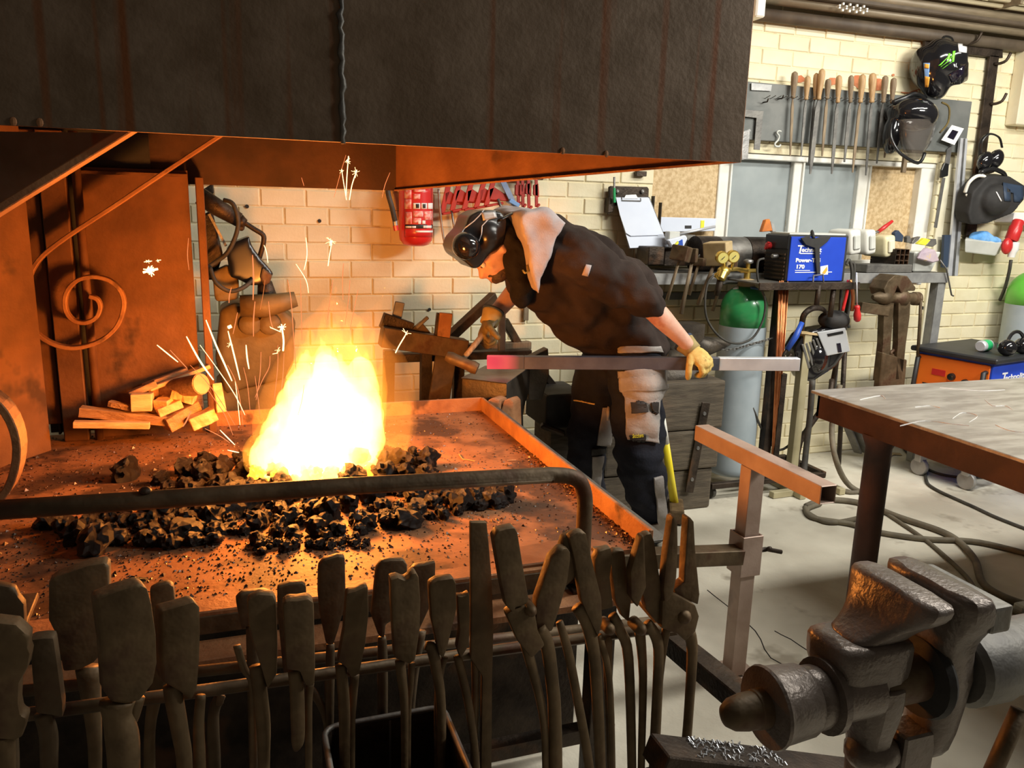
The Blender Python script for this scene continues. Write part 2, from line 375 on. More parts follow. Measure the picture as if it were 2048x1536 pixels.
def spline(pts, n=6):
    pts = [V(p) for p in pts]; o = []
    for i in range(len(pts)-1):
        p0 = pts[max(i-1, 0)]; p1 = pts[i]; p2 = pts[i+1]; p3 = pts[min(i+2, len(pts)-1)]
        for k in range(n):
            t = k/n; o.append(.5*((2*p1)+(p2-p0)*t+(2*p0-5*p1+4*p2-p3)*t*t+(3*p1-p0-3*p2+p3)*t**3))
    return o+[pts[-1]]
def single(mb, name, m, label, cat, group=None, **k):
    return tag(mb.build(name, m, None, **k), label, cat, group)
# ================================================================ the setting
YW = 4.15
mb = MB(); mb.mm((-2.2, -1.2, -.06), (7.2, YW+.2, 0)); fl = struct(mb.build('floor', 'concrete'), 'pale worn concrete workshop floor with cracks')
for pl in ([(1640, 1262), (1690, 1290), (1745, 1330), (1800, 1352)], [(1506, 1180), (1560, 1225), (1600, 1262), (1632, 1316), (1700, 1350)]):
    mb = MB(); mb.tube([PZ(x-90, y, .0005)+V((random.uniform(-.004, .004), 0, 0)) for x, y in spline([(a, b, 0) for a, b in pl], 3) and [(p.x, p.y) for p in spline([(a, b, 0) for a, b in pl], 3)]], .0022, 5)
    mb.build('crack', 'black_matte', fl)
wb = structE('wall_back', (2.5, YW, 0)); wb['label'] = 'cream painted brick wall behind the forge and workbench'
WX0, WX1, WZ0, WZ1 = 2.275, 4.335, 1.235, 1.895          # window opening
mb = MB(); t0, t1 = YW+.004, YW+.25
mb.mm((-2.2, t0, 0), (WX0, t1, 3.6)); mb.mm((WX1, t0, 0), (7.2, t1, 3.6)); mb.mm((WX0, t0, 0), (WX1, t1, WZ0)); mb.mm((WX0, t0, WZ1), (WX1, t1, 3.6))
mb.build('mortar_bed', 'mortar', wb)
CH, BL = .0866, .2135
def hidden(x, y):
    if x < 410 or y > 925: return True
    if y < 372 and x < 780: return True
    if y < 378-(x-780)*.075 and x < 1490: return True
    if 880 < x < 1330 and 560 < y and (x > 1090 or y > 800): return True
    if 1020 < x < 1250 and 470 < y < 900: return True
    if x < 880 and y > 870: return True
    if 560 < x < 760 and y > 700: return True
    if x > 1640 and y > 775: return True
    return False
bricks = []
for row in range(-18, 18):
    z0 = 1.5188+row*CH; off = .145 if row % 2 == 0 else .254
    if z0 > 3.3 or z0 < -.05: continue
    for k in range(-4, 26):
        x0 = off+k*BL; x1 = x0+BL; za, zb = max(z0, .002), z0+CH
        segs = [(x0, x1)]
        if za < WZ1+.02 and zb > WZ0-.02:
            if x0 < WX0 and x1 > WX0: segs = [(x0, WX0+.004)]
            elif x0 < WX1 and x1 > WX1: segs = [(WX1-.004, x1)]
            elif x0 >= WX0 and x1 <= WX1: segs = []
        if zb > WZ1 > za and WX0 < x0 < WX1: za = WZ1+.004
        if WX0 < x0 < WX1 and za < WZ0 < zb: continue
        if zb-za < .02: continue
        for a, b in segs:
            if b-a < .03: continue
            cxp, cyp = PROJ(((a+b)/2, YW, (za+zb)/2))
            if -40 < cxp < 2120 and -60 < cyp < 1000: bricks.append((a, b, za, zb, cxp, cyp))
def brickmb(mb, a, b, za, zb):
    j = .0045; d = random.uniform(.0, .006); e = .004
    A = (a+j+random.uniform(-.001, .001), za+j*.8); B = (b-j, zb-j*.8); y1 = YW+.012; y0 = YW-d
    vs = [(A[0]-e*.5, y1, A[1]-e*.5), (B[0]+e*.5, y1, A[1]-e*.5), (B[0]+e*.5, y1, B[1]+e*.5), (A[0]-e*.5, y1, B[1]+e*.5)]
    vs += [(A[0], y0+e, A[1]), (B[0], y0+e, A[1]), (B[0], y0+e, B[1]), (A[0], y0+e, B[1])]
    vs += [(A[0]+e, y0, A[1]+e), (B[0]-e, y0+random.uniform(-.001, .002), A[1]+e), (B[0]-e, y0, B[1]-e), (A[0]+e, y0+random.uniform(-.001, .002), B[1]-e)]
    fs = [(8, 9, 10, 11)]
    for q in (0, 4):
        for i in range(4): n = (i+1) % 4; fs.append((q+i, q+n, q+4+n, q+4+i))
    mb.add(vs, fs)
vis = sorted([b for b in bricks if not hidden(b[4], b[5])], key=lambda b: -(PROJ((b[1], YW, b[3]))[0]-PROJ((b[0], YW, b[2]))[0])*(PROJ((b[0], YW, b[2]))[1]-PROJ((b[0], YW, b[3]))[1]))
keep = set(vis[:300])
for b in vis[:300]:
    mb = MB(); brickmb(mb, *b[:4]); mb.build('brick', random.choice(['brick_paint', 'brick_paint', 'brick_paint2']), wb)
mb = MB()
for b in bricks:
    if b not in keep: brickmb(mb, *b[:4])
mb.build('brick_courses', 'brick_paint', wb, kind='stuff')
# places where the paint has flaked off above the tool board, drilled holes
mb = MB()
for (x, y, w, h) in [(1600, 158, 26, 14), (1668, 163, 30, 16), (1715, 163, 22, 30), (1758, 170, 30, 26), (1790, 172, 14, 16), (1820, 182, 34, 12), (1838, 172, 20, 18), (1808, 165, 9, 7), (1640, 160, 12, 8), (1787, 150, 6, 5)]:
    pts = []
    for k in range(9): a = 2*pi*k/9; q = random.uniform(.6, 1.0); pts.append(PY(x+w*q*.6*cos(a), y+h*q*.6*sin(a), YW-.0045))
    mb.prism(pts, (0, .003, 0))
mb.build('bare_brick_patch', 'brick_red', wb, label='bare red brick where paint flaked off')
for (x, y, r) in [(494, 413, 3.2), (639, 442, 3.2), (859, 619, 3), (1868, 612, 6), (1845, 616, 4), (1876, 600, 3)]:
    mb = MB(); mb.lathe([(SZ(r, YW), 0), (SZ(r, YW)*.8, .006)], PY(x, y, YW-.007), (0, 1, 0), 8); mb.build('drill_hole', 'black_matte', wb)
# ---- window: white posts, grey sheets, chipboard panels
wi = structE('window_1', (3.3, YW+.1, WZ0)); wi['label'] = 'boarded window with white posts, grey sheets and chipboard'
def zpx(x, y, Y): return PY(x, y, Y).z
for (xa, xb, yy) in ((1434, 1458, 4.17), (1582, 1601, 4.19), (1713, 1734, 4.19), (1836, 1868, 4.17)):
    A = PY(xa, 400, yy); B = PY(xb, 400, yy); mb = MB(); mb.mm((A.x, yy, WZ0), (B.x, yy+.06, WZ1)); mb.build('window_post', 'white_paint', wi, bevel=.004)
    mb = MB(); mb.mm((B.x-.012, yy-.014, WZ0), (B.x, yy, WZ1)); mb.build('glazing_bead', 'white_paint', wi, bevel=.002)
mb = MB(); mb.mm((WX0+.005, 4.165, WZ1-.035), (WX1-.005, 4.24, WZ1-.003)); mb.build('window_head', 'white_paint', wi, bevel=.004)
mb = MB(); mb.mm((WX0+.005, 4.165, WZ0+.002), (WX1-.005, 4.24, WZ0+.04)); mb.build('window_sill', 'white_paint', wi, bevel=.004)
for nm, ma, xa, xb, yy in (('chipboard_panel', 'chipboard', 1303, 1436, 4.18), ('pane', 'grey_pane', 1455, 1585, 4.225), ('pane', 'grey_pane', 1598, 1716, 4.225), ('chipboard_panel', 'chipboard', 1730, 1840, 4.225)):
    A = PY(xa, 400, yy); B = PY(xb, 400, yy); mb = MB(); mb.mm((A.x, yy, WZ0+.01), (B.x, yy+.012, WZ1-.01)); mb.build(nm, ma, wi, bevel=.001)
# ---- wall edge by the window, trunking on the right, pipes under the roof
mb = MB(); A = PY(1872, 420, 4.15); mb.mm((A.x, 4.125, .62), (A.x+.06, 4.15, WZ1)); struct(mb.build('trim_1', 'cream_paint', bevel=.004), 'cream painted upright beside the window')
mb = MB(); A = PY(2022, 250, 4.1); B = PY(2075, 250, 4.1); mb.mm((A.x, 4.06, A.z), (B.x+.1, 4.15, 2.62)); struct(mb.build('trim_2', 'cream_paint', bevel=.006), 'cream cable trunking on the wall at the right')
pr = thing('pipe_run', 'brown pipe run with perforated cable tray along top of brick wall', 'pipes', (3.8, 4.05, 2.6))
def level(x, y, Y): return PY(x, y, Y).z
zc = 2.635
for nm, ma, dy, z, r in (('pipe', 'pipe_dark', .045, zc+.0, .035), ('pipe', 'pipe_brown', .075, zc+.075, .026), ('pipe', 'pipe_cream', .20, zc+.17, .016), ('pipe', 'pipe_cream', .25, zc+.19, .016), ('pipe', 'pipe_cream', .30, zc+.21, .016), ('pipe', 'pipe_brown', .13, zc+.135, .030)):
    mb = MB(); mb.tube([(2.6, YW-dy, z), (6.4, YW-dy, z)], r, 12); mb.build(nm, ma, pr, smooth=True)
mb = MB(); mb.mm((2.6, 4.0, zc+.09), (6.4, 4.13, zc+.20)); mb.build('cable_tray', 'pipe_dark', pr, bevel=.006)
A = PY(1680, 10, 3.99); mb = MB()
for k in range(9): mb.box((A.x+k*.024, 3.995, A.z+.012*(k % 2)-.003), (.012, .012, .012)); mb.box((A.x+k*.024, 3.995, A.z-.012-.012*(k % 2)), (.012, .012, .012))
mb.build('perforated_strip', 'white_paint', pr)
for k in range(4):
    mb = MB(); mb.mm((3.2+k*.62, YW-.33, zc+.155), (3.22+k*.62, YW-.1, zc+.235)); mb.build('pipe_clip', 'pipe_brown', pr)
A = PY(1512, 14, 4.0); mb = MB(); mb.mm((A.x-.03, 3.95, A.z-.06), (A.x+.03, 4.13, A.z+.25)); mb.build('white_end_box', 'white_paint', pr, bevel=.008)
# ================================================================ forge: hood, back plates, scrolls, hearth
HY, HZ, HX1, HX0 = 1.69, 1.667, 1.157, -1.3        # hood front plane, lower edge height, right and left ends
BY, BZ, BX1 = 3.06, 1.597, .596                   # hood back
hood = thing('forge_hood', 'large dark sheet steel smoke hood with rust runs over the forge', 'smoke hood', (.1, 2.3, 1.6))
xs = PY(686, 288, HY).x
mb = MB(); mb.mm((HX0, HY, HZ), (xs-.002, HY+.005, 2.9)); mb.build('front_sheet', 'hood_sheet', hood)
mb = MB(); mb.mm((xs+.002, HY, HZ), (HX1, HY+.005, 2.9)); mb.build('front_sheet', 'hood_sheet', hood)
mb = MB(); z = HZ-.003; pts = []
rs = []
while z < 2.9: pts.append((xs+random.uniform(-.003, .003), HY-.001, z)); rs.append(random.uniform(.004, .0075)); z += .012
mb.tube(pts, rs, 7); mb.build('weld_seam', 'steel_dull', hood, smooth=True, label='ragged weld seam down the hood front')
mb = MB(); mb.prism([(HX1, HY, HZ), (BX1, BY, BZ), (BX1, BY, 2.9), (HX1, HY, 2.9)], (.004, .004, 0)); mb.build('side_sheet', 'rust_plate', hood)
mb = MB(); mb.prism([(-1.3, BY, BZ-.003), (BX1, BY, BZ), (BX1, BY, 2.9), (-1.3, BY, 2.9)], (0, .005, 0)); mb.build('back_sheet', 'dark_brown_sheet', hood)
mb = MB(); mb.bar((HX0, HY+.012, HZ+.003), (HX1, HY+.012, HZ+.003), .022, .005); mb.build('bottom_flange', 'rust_frame', hood)
mb = MB(); mb.bar((HX1-.006, HY+.006, HZ+.002), (BX1, BY, BZ+.001), .018, .004); mb.build('bottom_flange', 'rust_frame', hood)
mb = MB(); mb.mm((-1.3, HY, 2.9), (HX1, BY, 2.91)); mb.build('top_sheet', 'hood_sheet', hood)
for (x, y) in ((80, 245), (1125, 302), (1212, 308), (27, 243)): mb = MB(); mb.ball(PY(x, y, HY)+V((0, -.001, 0)), (.006, .003, .008), n=8, m=5); mb.build('rust_drip', 'rust_frame', hood)
# dark brown sheet hanging under the hood on the left
mb = MB(); mb.prism([PY(-60, 440, 1.9), PY(-60, 262, 1.9), PY(238, 266, 1.9), PY(150, 318, 1.9)], (0, .005, 0)); mb.build('inner_sheet', 'hood_sheet', hood)
# ---- back and left plates standing on the hearth
bp = thing('hearth_surround', 'rust coloured steel back plates behind the fire', 'back plate', (-.4, 3.05, .75))
mb = MB(); A = PY(395, 370, 3.03); mb.mm((-.46, 3.03, .72), (A.x-.03, 3.036, 1.64)); mb.build('plate', 'rust_dark', bp)
mb = MB(); B = PY(414, 500, 3.0); C_ = PY(398, 500, 3.0); mb.mm((C_.x, 2.985, .72), (B.x, 3.04, 1.62)); mb.build('corner_post', 'rust_dark', bp, bevel=.003)
mb = MB(); mb.mm((-.46, 3.015, 1.618), (A.x-.03, 3.036, 1.628)); mb.build('plate_lip', 'rust_dark', bp)
mb = MB(); a = PY(168, 600, 3.0).x; b = PY(182, 600, 3.0).x; mb.tube([((a+b)/2, 3.0, .72), ((a+b)/2, 3.0, 1.75)], .014, 10); mb.build('stay_rod', 'rust_dark', bp, smooth=True)
mb = MB(); a = PY(112, 700, 3.0).x; b = PY(163, 700, 3.0).x; mb.mm((a, 2.99, .72), (b, 3.04, 1.75)); mb.build('upright', 'rust_dark', bp, bevel=.003)
mb = MB(); a = PY(76, 700, 2.98).x; b = PY(106, 700, 2.98).x; mb.mm((a, 3.01, .78), (b, 3.05, 1.75)); mb.build('upright', 'rust_dark', bp, bevel=.003)
mb = MB(); a = PY(92, 800, 2.98).x; b = PY(110, 800, 2.98).x; mb.mm((a+.02, 3.02, .74), (b, 3.05, .84)); mb.build('slot_cover', 'black_matte', bp)
mb = MB(); A = PY(72, 600, 2.9); mb.prism([(A.x, 2.9, .72), (A.x, 2.9, 1.8), (-.98, 2.35, 1.8), (-.98, 2.35, .72)], (-.004, .004, 0)); mb.build('left_plate', 'rust_dark', bp)
mb = MB(); mb.mm((-.62, 3.05, .74), (A.x+.35, 3.056, 1.78)); mb.build('rear_plate', 'black_matte', bp)
# ---- scroll brackets
def scroll(Y, dx, dz, label):
    r = thing('scroll_bracket', label, 'bracket', PY(160+dx, 600, Y), 'wrought iron scroll brackets under the hood')
    base = [(470, 255), (430, 281), (330, 347), (230, 414), (150, 466), (97, 506), (72, 540), (61, 580), (63, 622), (82, 660), (118, 683), (160, 689), (205, 676), (238, 648), (252, 610), (247, 580), (225, 558), (192, 550), (160, 558), (140, 582), (138, 612), (152, 634), (176, 640), (198, 630), (206, 610), (200, 594), (184, 588)]
    P = spline([PY(x, y, 3.0)-V((0, 3.0, 0)) for x, y in base], 4)
    P = [V((p.x+dx, Y, p.z+dz)) for p in P]; mb = MB(); n = len(P); rings = []
    for i, p in enumerate(P):
        d = (P[min(i+1, n-1)]-P[max(i-1, 0)]).normalized(); s = V((d.z, 0, -d.x)); t = .0065; W = .017
        rings.append([p+s*t+V((0, -W, 0)), p-s*t+V((0, -W, 0)), p-s*t+V((0, W, 0)), p+s*t+V((0, W, 0))])
    mb.loft(rings); mb.build('strap', 'rust_frame', r, bevel=.002); 
    return r
scroll(2.94, 0, 0, 'rear wrought iron scroll bracket curling against the rusty back plate')
sf = thing('scroll_bracket', 'front wrought iron scroll bracket cut off by the left picture edge', 'bracket', PY(0, 700, 1.76), 'wrought iron scroll brackets under the hood')
P = spline([PY(x, y, 1.76) for x, y in ((330, 215), (250, 266), (125, 343), (0, 420), (-120, 500), (-230, 600), (-275, 730), (-255, 870), (-190, 975), (-86, 1022), (10, 985), (40, 890), (5, 805), (-86, 768), (-160, 800), (-190, 880), (-150, 950), (-86, 955), (-50, 900))], 5); mb = MB(); n = len(P); rings = []
for i, p in enumerate(P):
    d = (P[min(i+1, n-1)]-P[max(i-1, 0)]).normalized(); s = V((d.z, 0, -d.x)); t = .0075; W = .03
    rings.append([p+s*t+V((0, -W, 0)), p-s*t+V((0, -W, 0)), p-s*t+V((0, W, 0)), p+s*t+V((0, W, 0))])
mb.loft(rings); mb.build('strap', 'rust_frame', sf, bevel=.002)
# ---- hearth table
TZ = .72; TX0, TX1, TYF, TYB = -1.0, .962, 1.66, 3.09
hearth = thing('forge_hearth', 'wide steel forge hearth tray with raised orange lit rim', 'forge', (0, 2.4, 0))
mb = MB(); mb.mm((TX0, TYF, TZ-.012), (TX1, TYB, TZ)); mb.build('tray', 'tray_plate', hearth)
mb = MB(); mb.mm((TX1-.012, TYF-.02, TZ-.03), (TX1, TYB, TZ+.055)); mb.build('rim', 'rust_frame', hearth, bevel=.002)
mb = MB(); mb.mm((TX1, TYF-.02, TZ+.02), (TX1+.045, TYB, TZ+.026)); mb.build('rim_flange', 'steel_dull', hearth, bevel=.001)
mb = MB(); mb.mm((-.10, TYB-.012, TZ-.03), (TX1, TYB, TZ+.055)); mb.build('rim', 'rust_frame', hearth, bevel=.002)
mb = MB(); mb.mm((-.60, TYF-.05, TZ-.03), (TX1-.1, TYF+.01, TZ+.006)); mb.build('front_angle', 'rust_frame', hearth, bevel=.003)
mb = MB(); mb.mm((-.60, TYF-.052, TZ-.045), (TX1-.1, TYF-.045, TZ-.004)); mb.build('front_lip', 'forged_dark', hearth, bevel=.002)
mb = MB(); mb.mm((-.60, TYF-.13, TZ-.075), (TX1-.06, TYF-.052, TZ-.055)); mb.build('front_ledge', 'rust_frame', hearth, bevel=.003)
mb = MB(); mb.prism([(.55, TYF-.02, TZ+.003), (.62, TYF+.06, TZ+.003), (.80, TYF+.08, TZ+.003), (.86, TYF+.03, TZ+.003), (.86, TYF-.04, TZ+.003), (.56, TYF-.04, TZ+.003)], (0, 0, .012)); mb.build('scrap_plate', 'rust_plate', hearth, bevel=.003)
for x, y in ((.88, TYF+.08), (.88, TYB-.08), (-.92, TYF+.08), (-.92, TYB-.08)):
    mb = MB(); mb.pipe((x, y, 0), (x, y, TZ-.012), .06, .06, .004); mb.build('leg', 'black_iron', hearth, bevel=.002)
mb = MB(); mb.lathe([(.02, -.32), (.05, -.3), (.12, -.12), (.17, -.012)], (.2, 2.36, TZ), n=24); mb.build('fire_pot', 'black_iron', hearth, smooth=True)
mb = MB(); mb.mm((-.95, 1.86, .06), (.87, 1.88, TZ-.03)); mb.build('shade_panel', 'black_iron', hearth)  # dark sheet added to stand in for the shade under the tray
mb = MB(); mb.mm((-.95, 1.72, .14), (.93, 1.76, .18)); mb.build('lower_rail', 'black_iron', hearth)
# ---- guard rail: bent steel tube along the front of the hearth
rail = thing('guard_rail', 'bent dark steel tube rail in front of the fire', 'rail', (.3, 1.6, .72))
mb = MB(); A = PY(-160, 1032, 1.60); P = [A, PY(600, 972, 1.60), PY(1040, 948, 1.60)]
c = PY(1172, 958, 1.60); P = [PY(-160, 1030, 1.60), PY(300, 1000, 1.60), PY(700, 972, 1.60), PY(1100, 950, 1.60), PY(1135, 952, 1.60), PY(1158, 962, 1.60), PY(1168, 985, 1.60), PY(1170, 1010, 1.60)]
E_ = V((P[-1].x, 1.60, TZ-.06)); mb.tube(P[:4]+spline(P[3:], 4)+[E_], .0185, 14); mb.build('rail_tube', 'forged_dark', rail, smooth=True)
mb = MB(); q = PY(292, 992, 1.60); mb.ball(q+V((0, -.004, .012)), (.012, .012, .008), n=8, m=6); mb.build('weld_bead', 'black_iron', rail, smooth=True)
mb = MB(); mb.box(E_+V((0, .02, .01)), (.06, .09, .008)); mb.build('foot_plate', 'black_iron', rail)
# ---- V block standing behind the right rim
vb = MB(); pts = [(975, 800), (985, 795), (998, 800), (1001, 822), (1008, 800), (1018, 796), (1026, 804), (1028, 858), (1016, 868), (975, 850)]
single(MB().slab(pts, 3.02, (.05, .04, -.0)), 'vee_block', 'rust_frame', 'orange lit steel vee block standing at the corner of the hearth rim', 'vee block', bevel=.008, seg=2)
# ================================================================ coal, grit and firewood on the hearth
random.seed(11)
def lumpmesh(seed):
    bm = bmesh.new(); bmesh.ops.create_icosphere(bm, subdivisions=3, radius=1); o = V((seed*3.1, seed*1.7, seed))
    for v in bm.verts:
        n = noise.noise(v.co*1.2+o)*.5+noise.noise(v.co*2.9+o)*.34+noise.noise(v.co*6.5+o)*.20; v.co *= 1+n
        if seed % 3 == 0 and v.co.z > .55: v.co.z = .55+(v.co.z-.55)*.25
    me = bpy.data.meshes.new('coal_lump'); bm.to_mesh(me); bm.free(); me.materials.append(MATS['coal']); return me
LM = [lumpmesh(i) for i in range(14)]
FX, FY = .21, 2.36
ZL = None
def lump(x, y, r, z=None, label=None, group='coal lumps heaped round the fire', glow=False):
    me = random.choice(LM); o = bpy.data.objects.new('coal_lump', me); COL.objects.link(o)
    s = [r*random.uniform(.8, 1.15) for _ in range(3)]; o.scale = s; o.rotation_euler = [random.uniform(0, 6.28) for _ in range(3)]
    o.location = (x, y, (TZ+r*.62) if z is None else z); tag(o, label or (ZL[0] if ZL else 'black coal lump in the heap around the fire'), 'coal', None if label else (ZL[1] if ZL else group))
    return o
placed = []
def free(x, y, r):
    return all((x-a)**2+(y-b)**2 > ((r+c)*.78)**2 for a, b, c in placed)
def inpoly(x, y, P):
    c = False; j = len(P)-1
    for i in range(len(P)):
        if (P[i][1] > y) != (P[j][1] > y) and x < (P[j][0]-P[i][0])*(y-P[i][1])/(P[j][1]-P[i][1])+P[i][0]: c = not c
        j = i
    return c
zones = [([(320, 955), (400, 925), (500, 905), (520, 960), (420, 985), (330, 985)], (.016, .034), 26),
         ([(755, 880), (830, 905), (880, 940), (860, 975), (760, 985), (740, 950)], (.014, .032), 30),
         ([(480, 1000), (900, 960), (1010, 985), (1000, 1005), (860, 1030), (700, 1060), (560, 1075), (480, 1068)], (.014, .036), 74),
         ([(90, 1040), (300, 1010), (490, 1000), (490, 1065), (330, 1085), (140, 1075)], (.016, .038), 46),
         ([(520, 960), (760, 940), (900, 962), (500, 1000)], (.016, .034), 44),
         ([(480, 1070), (700, 1060), (780, 1080), (520, 1095)], (.008, .016), 24)]
ZN = [('black coal lump left of the flames behind the rail', 'coal left of the flames'), ('black coal lump right of the flames behind the rail', 'coal right of the flames'), ('black coal lump in the front heap right of centre', 'coal in the right front heap'), ('black coal lump in the front heap at the left', 'coal in the left front heap'), ('black coal lump hidden close under the guard rail', 'coal under the rail'), ('small coal piece at the front edge of the heap', 'small coal at the front edge')]
for (P, (r0, r1), n), ZL in zip(zones, ZN):
    W = [PZ(a, b, TZ+.02) for a, b in P]; W2 = [(p.x, p.y) for p in W]; k = 0; tr = 0
    while k < n and tr < 4000:
        tr += 1; x = random.uniform(min(p[0] for p in W2), max(p[0] for p in W2)); y = random.uniform(min(p[1] for p in W2), max(p[1] for p in W2)); r = random.uniform(r0, r1)*random.choice((.7, 1, 1))
        if inpoly(x, y, W2) and free(x, y, r): placed.append((x, y, r)); lump(x, y, r); k += 1
# second layer of the heap close to the fire
ZL = ('coal lump piled on top close around the flames', 'coal piled around the flames')
for k in range(46):
    a = random.uniform(0, 2*pi); d = random.uniform(.10, .30); x = FX+d*cos(a)*1.25; y = FY+d*sin(a)*.62; r = random.uniform(.018, .034)
    lump(x, y, r, TZ+.065-(d-.1)*.14+random.uniform(-.008, .008))
for (x, y, r, l) in [(252, 948, .040, 'single coal lump lying alone left of the heap'), (190, 1086, .042, 'large glinting coal lump at the front left of the heap'), (266, 1160, .018, 'small coal lump near the tongs at left'), (1010, 990, .03, 'coal lump at the right end of the heap')]:
    p = PZ(x, y, TZ+.02); lump(p.x, p.y, r, label=l)
mb = MB()
def chip(x, y, s):
    h = s*random.uniform(.3, .9); a = random.uniform(0, 6.28); pts = [V((x+s*cos(a+k*2.1)*random.uniform(.5, 1), y+s*sin(a+k*2.1)*random.uniform(.5, 1), TZ+.0005)) for k in range(3)]
    mb.add(pts+[V((x, y, TZ+h))], [(0, 2, 1), (0, 1, 3), (1, 2, 3), (2, 0, 3)])
for k in range(9500):
    if k < 3000: x = random.gauss(.1, .42); y = random.gauss(2.05, .18)
    elif k < 5200: x = random.uniform(-.95, .3); y = random.uniform(TYF, 2.9)
    else: x = random.uniform(-.95, TX1-.02); y = random.uniform(TYF, TYB-.02)
    if not (-.95 < x < TX1-.02 and TYF-.04 < y < TYB-.02): continue
    chip(x, y, random.uniform(.002, .0062)*(1.7 if random.random() < .08 else 1))
for k in range(700):
    t = random.random(); chip(TX1-.012-abs(random.gauss(0, .025)), TYF+t*.9, random.uniform(.002, .007))
g = mb.build('coal_grit', 'grit'); tag(g, 'black and glinting coal grit strewn over the hearth tray', 'grit', kind='stuff')
# fine pale straws by the rim
for i, pl in enumerate(([(918, 908), (925, 918), (950, 922)], [(1015, 921), (1032, 920)])):
    mb = MB(); mb.tube([PZ(x, y, TZ+.004) for x, y in pl], .0016, 5); single(mb, 'straw', 'wood_handle', ['long pale straw lying on the hearth tray', 'short pale straw lying near the rim'][i], 'straw')
# ---- firewood stack
GW = 'kindling stacked at the back of the hearth'
def stick(name, label, a, b, w, h, m='firewood', rot=0, taper=1):
    a = V(a); b = V(b); x, y, d = frame(b-a); c, s = cos(rot), sin(rot); x, y = x*c+y*s, y*c-x*s; R = []; n = 6
    for i in range(n+1):
        t = i/n; k = 1+(taper-1)*t; p = a.lerp(b, t); j = lambda: random.uniform(.85, 1.1)
        R.append([p+x*(-w/2*k*j())+y*(-h/2*k), p+x*(w/2*k*j())+y*(-h/2*k*j()), p+x*(w/2*k)+y*(h/2*k*j()), p+x*(-w/2*k*j())+y*(h/2*k)])
    mb = MB(); mb.loft(R); return single(mb, name, m, label, 'firewood', GW, bevel=.002)
Y3 = 2.93
def p3(x, y, Yd=Y3): return PY(x, y, Yd)
stick('kindling', 'pale split stick at the bottom front of the wood stack', p3(147, 848, 2.86), p3(300, 850, 2.86), .035, .022)
stick('kindling', 'long reddish split plank second from bottom in the stack', p3(160, 822, 2.90), p3(345, 842, 2.88), .045, .032, 'firewood_bark')
stick('kindling', 'short thick dark chunk in the middle of the stack', p3(330, 850, 2.87), p3(395, 812, 2.93), .06, .05, 'firewood_bark')
stick('kindling', 'square split block standing at right end of the stack', p3(432, 768, 2.90), p3(442, 826, 2.86), .032, .03)
stick('kindling', 'wedge of wood under the round log', p3(380, 848, 2.86), p3(430, 826, 2.88), .05, .045)
stick('kindling', 'long pale lath leaning over the top of the stack', p3(300, 778, 2.95), p3(420, 732, 2.97), .028, .014)
stick('kindling', 'dark weathered lath beneath the pale one', p3(285, 772, 2.97), p3(375, 738, 3.0), .024, .014, 'firewood_bark')
stick('kindling', 'red barked splinter on the upper left', p3(258, 790, 2.93), p3(312, 766, 2.95), .03, .022, 'firewood_bark')
stick('kindling', 'star ended pale block facing front', p3(282, 806, 2.86), p3(292, 800, 2.98), .065, .06)
stick('kindling', 'split chunk right of the pale block', p3(320, 812, 2.88), p3(352, 792, 2.97), .05, .035)
stick('kindling', 'thin red stick above the long plank', p3(218, 806, 2.90), p3(262, 816, 2.88), .026, .02, 'firewood_bark')
stick('kindling', 'crooked splinter bundle in the centre of the stack', p3(315, 826, 2.87), p3(362, 806, 2.90), .03, .03)
stick('kindling', 'flat piece left of the round log', p3(345, 786, 2.92), p3(390, 800, 2.90), .04, .03)
stick('kindling', 'dark slab behind the log', p3(300, 800, 2.99), p3(405, 790, 2.99), .06, .09, 'firewood_bark')
lg = thing('round_log', 'round dark log with pale sawn end in the wood stack', 'firewood', p3(405, 790, 2.88), GW)
a, b = p3(402, 768, 2.86), p3(325, 782, 3.0); mb = MB(); mb.tube([a, a.lerp(b, .5), b], [.037, .036, .034], 16); mb.build('bark', 'firewood_bark', lg, smooth=True, ang=50)
d = (a-b).normalized(); mb = MB(); mb.lathe([(.0345, 0), (.034, .003)], a, d, 16); mb.build('cut_end', 'log_end', lg)
# ================================================================ tongs and their rack in the foreground
rack = thing('tong_rack', 'dark steel rack bar carrying the row of tongs', 'tool rack', (.3, 1.3, 0))
mb = MB(); mb.tube([PY(-120, 1452, 1.30), PY(330, 1392, 1.30), PY(1345, 1252, 1.30)], .011, 10); mb.build('front_bar', 'forged_dark', rack, smooth=True)
mb = MB(); mb.tube([PY(-120, 1400, 1.46), PY(1345, 1238, 1.46)], .011, 10); mb.build('back_bar', 'forged_dark', rack, smooth=True)
for px in (-60, 1338):
    a = PY(px, 1300, 1.30); b = PY(px, 1300, 1.46)
    z0 = PY(px, 1430 if px < 0 else 1255, 1.30).z; mb = MB(); mb.bar((a.x, 1.29, z0-.01), (a.x, 1.66, z0+.02), .03, .012); mb.build('bracket', 'forged_dark', rack, bevel=.002)
def za(p): return [(x/3.4133, 1086+y/3.4133) for x, y in p]
def zb(p): return [(500+x/3.4133, 1086+y/3.4133) for x, y in p]
def zd(p): return [(900+x/2.9257, 1011+y/2.9257) for x, y in p]
G = 'forge tongs hanging on the front rack'
